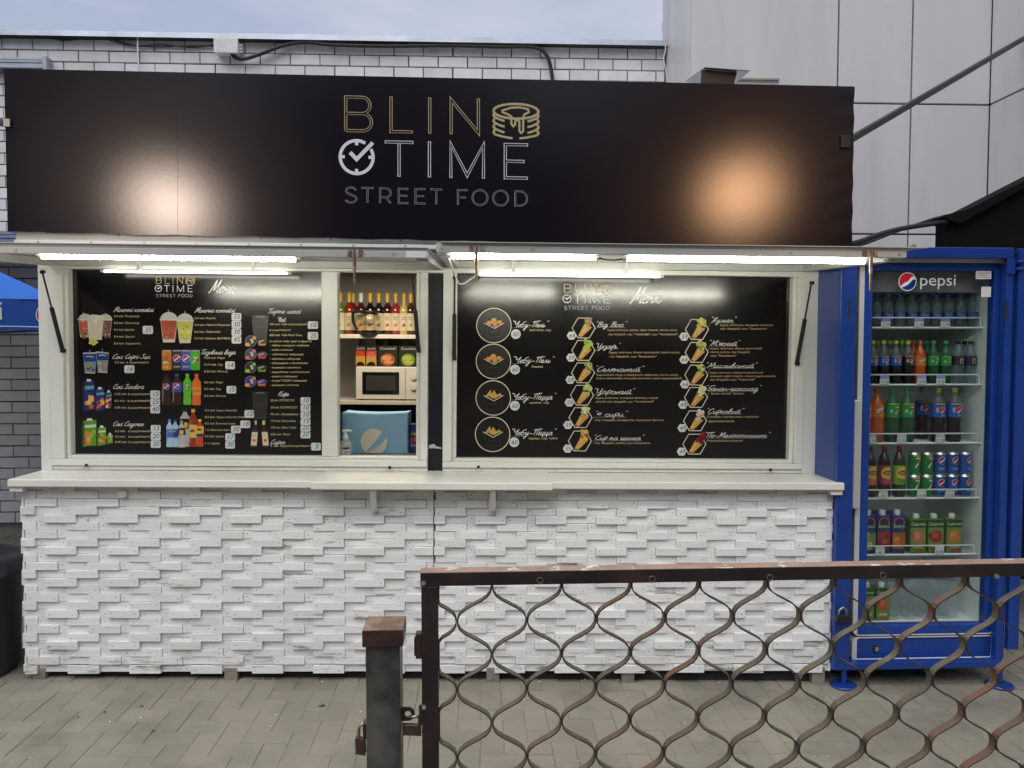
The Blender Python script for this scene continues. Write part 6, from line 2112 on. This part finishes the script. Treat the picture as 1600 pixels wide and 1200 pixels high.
for k, (px, kd) in enumerate(R2):
    b_ = (fx(px), IY, SHZ[1] + .0005)
    lab_ = 'small %s, %s on the second fridge shelf' % (NM[kd], ORD[k])
    if kd not in PRO:
        PRO[kd] = note(soda(kd, lab_, b_, .0285, .222, 'small soda bottles on the second fridge shelf'))
    else:
        dup(PRO[kd], b_, lab_)
for k, (px, kd) in enumerate(((1368, 'pepsi'), (1387, 'pepsi'), (1405.5, 'pepsi'), (1424, 'mir'), (1444, 'up'), (1503, 'ever'))):
    dup(PRO[kd], (fx(px, IY + .085), IY + .085, SHZ[1] + .0005), 'small %s, %s in the second shelf back row' % (NM[kd], ORD[k]))
# third shelf: litre bottles
PR3 = {}
for k, (px, kd, dy) in enumerate(((1349, 'mir', 0), (1368.5, 'mir', 0), (1392.5, 'up', 0), (1415.5, 'up', 0), (1439, 'pepsi', .14), (1463.5, 'pepsi', 0), (1489, 'pepsi', 0))):
    b_ = (fx(px, IY + dy), IY + dy, SHZ[2] + .0005)
    lab_ = 'large %s, %s on the third fridge shelf' % (NM[kd], ORD[k])
    if kd not in PR3:
        PR3[kd] = note(soda(kd, lab_, b_, .0365, .277, 'large soda bottles on the third fridge shelf', (.46, .72)))
    else:
        dup(PR3[kd], b_, lab_)
# fourth shelf: iced tea, cans in stacks of two
for k, (px, c1, c2, nm) in enumerate(((1360, (206, 150, 70), (220, 110, 60), 'peach'), (1382, (150, 50, 80), (190, 70, 100), 'raspberry pink'), (1405.5, (150, 180, 60), (110, 150, 50), 'green'))):
    def p_tea(p_, r, h, zc, lh):
        p_.disc(r * .2, zc + lh * .08, lh * .36, pc(222, 200, 80), 16, lh * .36)
        p_.disc(r * .2, zc + lh * .12, lh * .28, pc(176, 30, 30), 14, lh * .13)
        p_.text('Lipton', r * .2, zc + lh * .08, lh * .14, pc(240, 236, 226), align='c', yd=1)
        p_.disc(-r * .3, zc - lh * .3, lh * .16, pc(*c2), 10)
        p_.disc(r * .4, zc - lh * .34, lh * .16, pc(*c2), 10)
    bottle('iced_tea_bottle', 'iced tea bottle with %s label on the fourth fridge shelf' % nm, (fx(px), IY, SHZ[3] + .0005), .032, .262, liquid('tea', (44, 30, 22)) if k != 2 else liquid('gtea', (50, 52, 26)), mat('cap_red', (.42, .03, .03), .4), pc(*c1), (.24, .62), p_tea, 'iced tea bottles')
CP = [(.82, 0), (1, .04), (1, .88), (.82, .97), (.82, 1.0)]
def can(label, base, kind):
    r, h = .0300, .1155
    g = thing('green_can' if kind == 'up' else 'blue_can', label, 'can', base, group='cans on the fourth fridge shelf')
    MB().lathe([(a * r, b * h) for a, b in CP[1:3]], 18, base, cap=False).build('body', mat('can_green', (.012, .22, .05), .28, metal=.35) if kind == 'up' else mat('can_blue', (.010, .10, .42), .28, metal=.35), g)
    MB().lathe([(r, .88 * h), (.82 * r, .97 * h), (.80 * r, h), (.74 * r, .985 * h)], 18, base).build('lid', mat('can_lid', (.6, .6, .6), .3, metal=.9), g)
    MB().lathe([(.8 * r, 0), (r, .04 * h)], 18, base).build('bottom', mat('can_lid', (.6, .6, .6), .3, metal=.9), g)
    p_ = PR()
    zc = h * .52
    if kind == 'up':
        p_.text('7', -.002, zc - .026, .078, pc(232, 236, 232), align='c', shear=.2, yd=1)
        p_.disc(.018, zc + .002, .0115, pc(196, 40, 44), 14)
        p_.rect(-.02, h * .80, .02, h * .86, pc(206, 180, 60))
    else:
        globe(p_, 0, zc + .012, .0185)
        p_.text('pepsi', 0, zc - .034, .018, pc(206, 214, 230), align='c', yd=1)
    R0 = r * 1.008
    p_.refine(.008)
    p_.build('can_print', g, lambda u, z, l: (base[0] + (R0 + l * EPS) * math.sin(u / R0), base[1] - (R0 + l * EPS) * math.cos(u / R0), base[2] + z))
    return g
CANS = {}
cn = {'up': 0, 'pe': 0}
for px, kd in ((1428, 'up'), (1447.5, 'up'), (1467.5, 'pe'), (1487, 'pe'), (1507, 'pe')):
    for lv in range(2):
        b_ = (fx(px), IY - .005, SHZ[3] + .0005 + lv * .1162)
        lab_ = '%s can in the %s layer, %s of its kind from the tea bottles' % ('green' if kd == 'up' else 'blue', ('bottom', 'top')[lv], ORD[cn[kd]])
        if kd not in CANS:
            CANS[kd] = note(can(lab_, b_, kd))
        else:
            dup(CANS[kd], b_, lab_, rz=(0, .5, -.35, .0, .9, .2)[int(px) % 6] if kd == 'pe' else random.uniform(-.15, .25))
    cn[kd] += 1
# fifth shelf: juice cartons
def juice(label, base, w, h, kind, fruit):
    g = thing('juice_carton', label, 'carton', base, group='juice cartons on the fifth fridge shelf')
    d = w * .9
    mb_ = mat('carton_navy', (.035, .035, .16), .4) if kind == 's' else mat('carton_green', (.075, .16, .035), .4)
    X, Y, Z = base
    b = MB()
    b.add([(X - w / 2, Y, Z), (X + w / 2, Y, Z), (X + w / 2, Y + d, Z), (X - w / 2, Y + d, Z), (X - w / 2, Y, Z + h * .9), (X + w / 2, Y, Z + h * .9), (X + w / 2, Y + d, Z + h * (.98 if kind == 's' else .92)), (X - w / 2, Y + d, Z + h * (.98 if kind == 's' else .92))],
          [(3, 2, 1, 0), (4, 5, 6, 7), (0, 1, 5, 4), (1, 2, 6, 5), (2, 3, 7, 6), (3, 0, 4, 7)])
    b.build('carton', mb_, g, bevel=.002)
    MB().lathe([(.016, h * .91), (.016, h * 1.0), (.0135, h * 1.03)], 14, (X, Y + d * .35, Z)).build('screw_cap', m_wht, g)
    p_ = PR()
    rr = random.Random(int(X * 9999))
    if kind == 's':
        p_.disc(w * .52, h * .74, w * .40, pc(206, 140, 50), 20, h * .12)
        p_.disc(w * .52, h * .745, w * .34, pc(60, 40, 90), 18, h * .1)
        p_.poly([(w * .06, h * .60), (w * .94, h * .60), (w * .94, h * .70), (w * .5, h * .68), (w * .06, h * .70)], pc(60, 110, 70))
        p_.text('Sandora', w * .5, h * .625, h * .085, pc(230, 232, 224), align='c', width=w * .82, yd=1)
        p_.rect(w * .02, h * .10, w * .98, h * .5, pc(*[int(v * .85) for v in fruit[0]]))
        for k in range(6):
            p_.disc(w * rr.uniform(.25, .75), h * rr.uniform(.16, .46), w * rr.uniform(.16, .3), pc(*fruit[k % len(fruit)]), 14)
    else:
        p_.rect(w * .04, h * .04, w * .96, h * .88, pc(118, 150, 70))
        p_.rect(w * .04, h * .68, w * .96, h * .88, pc(40, 80, 30))
        p_.text('Садочок', w * .5, h * .74, h * .115, pc(236, 238, 230), align='c', width=w * .9, yd=1)
        p_.disc(w * .5, h * .44, w * .40, pc(*fruit[0]), 22, h * .17)
        p_.disc(w * .42, h * .48, w * .24, pc(*fruit[1]), 16, h * .09)
        p_.disc(w * .14, h * .46, w * .12, pc(*fruit[2]), 12, h * .07)
        p_.rect(w * .2, h * .14, w * .8, h * .2, pc(200, 206, 150))
        p_.rect(w * .3, h * .05, w * .9, h * .10, pc(190, 60, 50))
    p_.build('front_print', g, lambda x, z, l: (X - w / 2 + x, Y - .0007 - l * EPS, Z + z))
    return g
JY = IY - .04
for k, (px, nm, fr_) in enumerate(((1361, 'apple', [(150, 170, 90), (170, 190, 110), (206, 206, 176)]), (1384, 'tomato', [(170, 60, 60), (190, 80, 74), (150, 40, 44)]), (1407.5, 'orange', [(206, 120, 50), (226, 150, 80), (190, 100, 44)]))):
    juice('navy juice carton with %s picture on the fifth fridge shelf' % nm, (fx(px, JY), JY, SHZ[4] + .0005), .070, .218, 's', fr_)
for k, (px, nm, fr_) in enumerate(((1438, 'peach', [(206, 120, 90), (220, 150, 110), (190, 80, 60)]), (1466, 'red apple', [(170, 40, 44), (196, 80, 70), (150, 30, 36)]), (1494.5, 'apricot', [(214, 120, 60), (226, 150, 90), (190, 110, 50)]))):
    juice('green juice carton with %s picture on the fifth fridge shelf' % nm, (fx(px, JY), JY, SHZ[4] + .0005), .084, .196, 'g', fr_)
for k, (px, nm, fr_) in enumerate(((1361, 'carrot', [(206, 120, 60), (220, 150, 90), (190, 90, 50)]), (1385, 'orange red fruit', [(206, 90, 50), (220, 120, 80), (180, 70, 40)]))):
    juice('tall green juice carton with %s picture on the fridge floor' % nm, (fx(px, JY), JY, SHF + .0005), .070, .19, 'g', fr_)['group'] = 'juice cartons on the fridge floor'
# wrapped pack on the fridge floor
wx = (fx(1398, JY), fx(1506, JY))
wp = thing('wrapped_pack', 'clear plastic wrapped pack of bottles on the fridge floor', 'pack', ((wx[0] + wx[1]) / 2, JY + .15, SHF))
rw = random.Random(4)
for i in range(5):
    for j in range(2):
        xx = wx[0] + .045 + i * (wx[1] - wx[0] - .09) / 4
        MB().lathe([(a * .03, b * .19) for a, b in BP], 12, (xx, JY + .07 + j * .08, SHF + .001)).build('bottle', wat, wp)
vs, fs = [], []
NWX, NWZ = 12, 6
for j in range(NWZ + 1):
    for i in range(NWX + 1):
        u, v = i / NWX, j / NWZ
        vs.append((wx[0] + (wx[1] - wx[0]) * u + rw.uniform(-.004, .004), JY + .012 + rw.uniform(-.008, .008) + .03 * (v ** 3), SHF + .002 + .2 * v - .02 * abs(u - .5) * v + rw.uniform(-.004, .004) * (0 < j)))
for j in range(NWZ):
    for i in range(NWX):
        q = j * (NWX + 1) + i
        fs.append((q, q + 1, q + NWX + 2, q + NWX + 1))
MB().add(vs, fs, 0, True).build('plastic_wrap', shell('wrap', (.84, .86, .85), .12, 1.5, (.5, .52, .51), .34), wp)

# ================================================================== blue steel cage round the fridge
CY = -.075
m_cage = mat('cage_blue_paint', (.008, .040, .23), .30, var=.08, vs=5, bump=.0006, bs=40, stain=(.20, .26, .42), ss=14, st=(.72, .78))
cg = thing('fridge_cage', 'blue steel cage with open front standing round the drinks fridge', 'cage', (at(1450, 1045, CY).x, CY, 0))
cx0, cx1 = at(1309, 700, CY).x, at(1334, 700, CY).x
ctz = at(1450, 386, CY).z
cbz = at(1450, 1033, CY).z
MB().box(cx0, cx1, CY, CY + .03, cbz - .04, ctz - .001).build('corner_post', m_cage, cg, bevel=.004)
MB().box(cx0 + .0, cx0 + .012, CY + .0305, CY + .76, cbz, ctz - .05).build('side_panel', m_cage, cg)
rx0, rx1, rx2, rx3 = at(1566, 700, CY).x, at(1577, 700, CY).x, at(1584, 700, CY).x, at(1601, 700, CY).x
MB().box(rx0, rx1, CY + .005, CY + .045, cbz - .04, ctz - .0725).build('corner_post', m_cage, cg, bevel=.003)
MB().box(rx2, rx3, CY - .0, CY + .03, cbz + .05, ctz - .004).build('door_leaf', m_cage, cg, bevel=.003)
MB().box(rx1 + .001, rx2 - .001, CY + .03, CY + .75, cbz, ctz - .06).build('side_panel', m_cage, cg)
MB().box(cx1 - .03, rx1 - .002, CY + .002, CY + .05, ctz - .052, ctz).build('top_beam', m_cage, cg, bevel=.004)
MB().box(cx1 - .03, rx1, CY + .052, CY + .76, ctz - .03, ctz - .012).build('top_panel', m_cage, cg)
MB().box(rx0 - .004, rx1 + .002, CY - .004, CY + .004, ctz - .13, ctz - .054).build('hinge_plate', m_cage, cg, bevel=.002)
for z in (ctz - .07, ctz - .105):
    MB().tube([(rx1 + .005, CY - .006, z), (rx2 + .015, CY - .006, z)], .009, 8).build('hinge_pin', m_cage, cg)
MB().box(cx0 + .002, rx1, CY - .002, CY + .045, cbz - .0395, cbz - .004).build('base_beam', m_cage, cg, bevel=.003)
MB().box(cx0 + .002, rx1, CY + .046, CY + .74, cbz - .03, cbz - .012).build('base_panel', m_cage, cg)
for px, py in ((1315, 1069), (1545, 1061)):
    p = gnd(px, py)
    MB().tube([(p.x, CY + .022, gz(p.x) + .008), (p.x, CY + .022, cbz - .039)], .014, 10).build('leg', m_cage, cg)
    MB().lathe([(.066, .001), (.066, .007), (.06, .010)], 24, (p.x, CY + .022, gz(p.x) + .003)).build('foot_plate', m_cage, cg)
    MB().tube([(p.x, CY + .66, gz(p.x) + .002), (p.x, CY + .66, cbz - .031)], .014, 8).build('leg', m_cage, cg)
for px, z0_, z1_x in ((1327, 468, 498), (1328, 930, 958), (1574, 470, 500)):
    a, b = at(px - 2.2, z1_x, CY - .0006), at(px + 2.2, z0_, CY - .0006)
    MB().box(a.x, b.x, CY - (.0008 if px < 1500 else -.0042), CY + .008, a.z, b.z).build('slot', m_dark, cg)
p = at(1318, 964, CY - .03)
pdl = thing('padlock', 'dark padlock hanging on the blue fridge cage', 'padlock', p)
MB().box(p.x - .035, p.x + .035, p.y - .006, p.y + .024, p.z - .028, p.z + .01).build('body', m_blk, pdl, bevel=.006)
MB().tube([(p.x - .018, p.y + .01, p.z + .008), (p.x - .018, p.y + .01, p.z + .03), (p.x, p.y + .01, p.z + .045), (p.x + .018, p.y + .01, p.z + .03), (p.x + .018, p.y + .01, p.z + .008)], .006, 8).build('shackle', m_scr, pdl)
p = at(1427, 385, CY + .06)
single('paper_scrap', MB().prism([(p.x - .02, ctz - .002), (p.x + .02, ctz - .002), (p.x + .016, ctz + .018), (p.x + .004, ctz + .024), (p.x - .012, ctz + .012)], CY + .06, CY + .075), m_tan, 'pale crumpled scrap lying on top of the blue cage', 'scrap', p)
# ================================================================== rusty gate in front
m_gate = mat('dark_brown_steel', (.014, .0085, .008), .42, var=.35, vs=9, bump=.0006, bs=160, stain=(.045, .018, .012), ss=7, st=(.52, .72), rvar=.1)
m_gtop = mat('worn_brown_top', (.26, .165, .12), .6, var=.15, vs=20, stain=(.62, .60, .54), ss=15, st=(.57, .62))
m_gpost = mat('grey_black_steel', (.026, .025, .026), .38, var=.5, vs=5, bump=.0008, bs=90, stain=(.085, .08, .074), ss=6, st=(.48, .68), rvar=.12)
m_cap = mat('rusty_cap', (.026, .010, .009), .5, var=.3, vs=14, stain=(.055, .022, .015), ss=18, st=(.55, .7))
m_strap = mat('weathered_flat_bar', (.092, .076, .056), .55, metal=.2, var=.32, vs=14, bump=.0008, bs=90, stain=(.13, .058, .035), ss=6, st=(.48, .64))
m_edge = mat('dark_bar_edge', (.022, .018, .015), .5, var=.3, vs=20)
GYd = 2.0
GM = Matrix.Translation((0, EYE.y + GYd, 0)) @ Matrix.Rotation(R(.8), 4, 'Z')
GI = GM.inverted()
GEYE = GI @ EYE
def gat(px, py, Y=0.0):
    d = GI.to_3x3() @ ray(px, py)
    return GEYE + d * ((Y - GEYE.y) / d.y)
ga, gb = gat(656, 895), gat(1600, 884)
railh = .037
zt_g = gat(900, 891).z
xg0 = gat(656.5, 900).x
pw = gat(684.5, 1000).x - gat(658.5, 1000).x
gate = thing('gate', 'rusty brown gate with wavy flat bars standing in front of the kiosk', 'gate', (xg0, 0, 0), M=GM)
xg1 = 2.6
rail = MB()
rail.box(xg0, xg1, 0, .048, zt_g - railh, zt_g)
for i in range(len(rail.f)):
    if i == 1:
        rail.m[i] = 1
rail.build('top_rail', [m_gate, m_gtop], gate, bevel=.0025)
post_x0 = gat(658.5, 1000).x
MB().box(post_x0, post_x0 + pw, .0015, .0465, .02, zt_g - railh - .0005).build('end_post', m_gate, gate, bevel=.0025)
MB().box(post_x0 + pw + .001, xg1, .004, .044, .09, .125).build('bottom_rail', m_gate, gate, bevel=.0025)
# wavy bars: each strip swings between two node columns and touches its neighbours there
amp = (gat(824, 1000).x - gat(769, 1000).x)                    # column spacing
half = gat(800, 966).z - gat(800, 1020).z                       # node spacing down the bar
xn0 = gat(769, 930).x
ztop_w = zt_g - railh - .0008
zn0 = gat(769, 920).z
# a node joins strips k and k+1 in column k; columns alternate in height by half
cols = int((xg1 - post_x0) / amp) + 1
kmin = -int((xn0 - post_x0 - pw) / amp) - 1
for k in range(kmin, cols):
    xl, xr = xn0 + k * amp, xn0 + (k + 1) * amp
    if xr > xg1:
        break
    pts = []
    z = ztop_w
    nst = 78
    zlow = .127
    for i in range(nst + 1):
        z = ztop_w + (zlow - ztop_w) * i / nst
        ph = (z - zn0) / half * math.pi
        c = math.cos(ph + (math.pi if k % 2 else 0))
        c = 1.30 * c - .30 * c ** 3
        # column k sits at the left end when c is +1
        x = (xl + xr) / 2 - c * (amp / 2 - .0017)
        pts.append((max(x, post_x0 + pw + .0016), z))
    if pts[0][0] > xg1:
        continue
    if max(p[0] for p in pts) < post_x0 + pw + .003:
        continue
    th_ = .0016
    vs, fs = [], []
    yv0, yv1 = .011, .035
    for i, (x, z) in enumerate(pts):
        a, b = pts[max(i - 1, 0)], pts[min(i + 1, nst)]
        t = Vector((b[0] - a[0], b[1] - a[1]))
        t = t.normalized() if t.length > 1e-6 else Vector((0, -1))
        n = Vector((-t.y, t.x)) * th_
        vs += [(x + n.x, yv0, z + n.y), (x - n.x, yv0, z - n.y), (x - n.x, yv1, z - n.y), (x + n.x, yv1, z + n.y)]
    for i in range(nst):
        q = 4 * i
        fs += [(q, q + 4, q + 5, q + 1), (q + 1, q + 5, q + 6, q + 2), (q + 2, q + 6, q + 7, q + 3), (q + 3, q + 7, q + 4, q)]
    wb = MB().add(vs, fs)
    for i in range(0, len(wb.m), 4):
        wb.m[i] = 1
    wb.build('wavy_bar', [m_strap, m_edge], gate)
for px, py, kind in ((661.5, 911, 1), (844, 907, 0), (1203, 902.5, 0), (1379.5, 899, 0), (1556.5, 900, 1), (1019, 905, 2)):
    c = gat(px, py)
    if kind == 1:
        MB().tube([(c.x, -.005, c.z), (c.x, .003, c.z)], .0062, 10).build('bolt', m_scr, gate)
    else:
        MB().lathe([(.0085, 0), (.0085, .0022)], 18, (0, 0, 0)).v
        b = MB()
        n = 20
        vs = []
        for r_, y_ in ((.0095, 0), (.0095, -.002), (.0062, -.002), (.0062, 0.0005)):
            vs += [(c.x + r_ * math.cos(2 * math.pi * i / n), y_, c.z + r_ * math.sin(2 * math.pi * i / n)) for i in range(n)]
        fs = [(j * n + i, j * n + (i + 1) % n, (j + 1) * n + (i + 1) % n, (j + 1) * n + i) for j in range(3) for i in range(n)]
        b.add(vs, fs, 0, True)
        b.build('weld_ring', mat('weld_steel', (.10, .09, .085), .4, metal=.5), gate)
c = gat(662.5, 1104.5)
MB().tube([(c.x, -.004, c.z), (c.x, .003, c.z)], .0055, 10).build('bolt', mat('zinc_bolt', (.5, .52, .55), .35, metal=.8), gate)
c0, c1 = gat(649, 1032), gat(659, 992)
MB().box(c0.x, c1.x, .008, .034, c0.z, c1.z).box(c0.x - .004, c0.x, .012, .030, c0.z + .006, c1.z - .014).build('lock_case', m_cap, gate, bevel=.002)
c0, c1 = gat(646, 1126), gat(658.4, 1104)
MB().box(c0.x + .014, post_x0 - .0005, .006, .012, c0.z - .016, c1.z).build('hasp_plate', m_cap, gate, bevel=.001)

# gate post with its cap
px0_, px1_ = gat(571.5, 1050).x, gat(625, 1050).x
zc0, zc1 = gat(600, 1009).z, gat(600, 982.5).z
gp = thing('gate_post', 'dark scratched steel gate post with a rust brown cap', 'post', ((px0_ + px1_) / 2, .04, 0), M=GM)
wd = px1_ - px0_
MB().box(px0_, px1_, .0, wd, -.12, zc1 - .004).build('post', m_gpost, gp, bevel=.003)
kx0, kx1 = gat(566.5, 1000).x, gat(630, 1000).x
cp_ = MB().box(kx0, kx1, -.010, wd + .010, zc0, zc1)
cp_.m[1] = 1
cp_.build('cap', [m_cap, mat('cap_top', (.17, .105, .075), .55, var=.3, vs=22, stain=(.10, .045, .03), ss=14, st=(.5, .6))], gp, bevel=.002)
# eye plate welded on the post
c0 = gat(640, 1117, .03)
pl = MB()
n = 16
ro, ri, cx, cz2 = .0185, .0085, c0.x - .004, c0.z + .004
outer = [(px1_ + .0005, cz2 - ro), (px1_ + .0005, cz2 + ro)] + [(cx + ro * math.cos(R(a)), cz2 + ro * math.sin(R(a))) for a in range(90, -91, -18)]
hole = [(cx + ri * math.cos(R(a)), cz2 + ri * math.sin(R(a))) for a in range(0, 360, 24)]
tri = tessellate_polygon([[Vector((p[0], p[1], 0)) for p in outer], [Vector((p[0], p[1], 0)) for p in hole]])
al = outer + hole
na = len(al)
pl.add([(p[0], .026, p[1]) for p in al] + [(p[0], .031, p[1]) for p in al], [tuple(t) for t in tri] + [tuple(i + na for i in reversed(t)) for t in tri] +
       [(i, (i + 1) % len(outer), (i + 1) % len(outer) + na, i + na) for i in range(len(outer))] + [(len(outer) + i, len(outer) + (i + 1) % len(hole), len(outer) + (i + 1) % len(hole) + na, len(outer) + i + na) for i in range(len(hole))])
pl.build('eye_plate', m_cap, gp)
c0 = gat(569, 1135, .03)
MB().box(c0.x - .002, px0_ - .0005, .018, .05, c0.z - .03, c0.z + .012).build('eye_plate', m_cap, gp, bevel=.001)
# padlocks
m_lock = mat('rusty_padlock', (.060, .036, .028), .5, metal=.3, var=.3, vs=30, stain=(.30, .24, .19), ss=30, st=(.60, .70))
m_shk = mat('worn_shackle', (.34, .31, .27), .35, metal=.85)
def padlock(label, pxc, py_top, pw_, ph_, Y, lean, sh):
    c = gat(pxc, py_top, Y)
    g = thing('padlock', label, 'padlock', c, M=GM)
    k = GYd / FPX
    w, h = pw_ * k, ph_ * k
    b = MB().prism([(c.x - w / 2, c.z), (c.x + w / 2, c.z - lean), (c.x + w / 2, c.z - h - lean), (c.x - w / 2, c.z - h)], Y - .009, Y + .009)
    b.build('body', m_lock, g, bevel=.0025)
    MB().tube([Vector((c.x + a * k, Y + dy, c.z + z * k)) for a, dy, z in sh], .0042, 10).build('shackle', m_shk, g)
padlock('small rusty padlock hanging on the outer side of the gate post', 563.5, 1153, 14, 23, .03, .004, [(-3, 0, 0), (-3, 0, 14), (-1, 0, 20), (3, 0, 23), (6, 0, 20), (7, 0, 12), (6.5, 0, -2)])
padlock('rusty padlock joining the gate post and the gate', 644, 1133, 27, 13, .03, .002, [(-4, -.004, 16), (2, -.012, 17), (9, -.012, 18), (12, -.004, 15), (12, 0, 8), (11, 0, -1)])
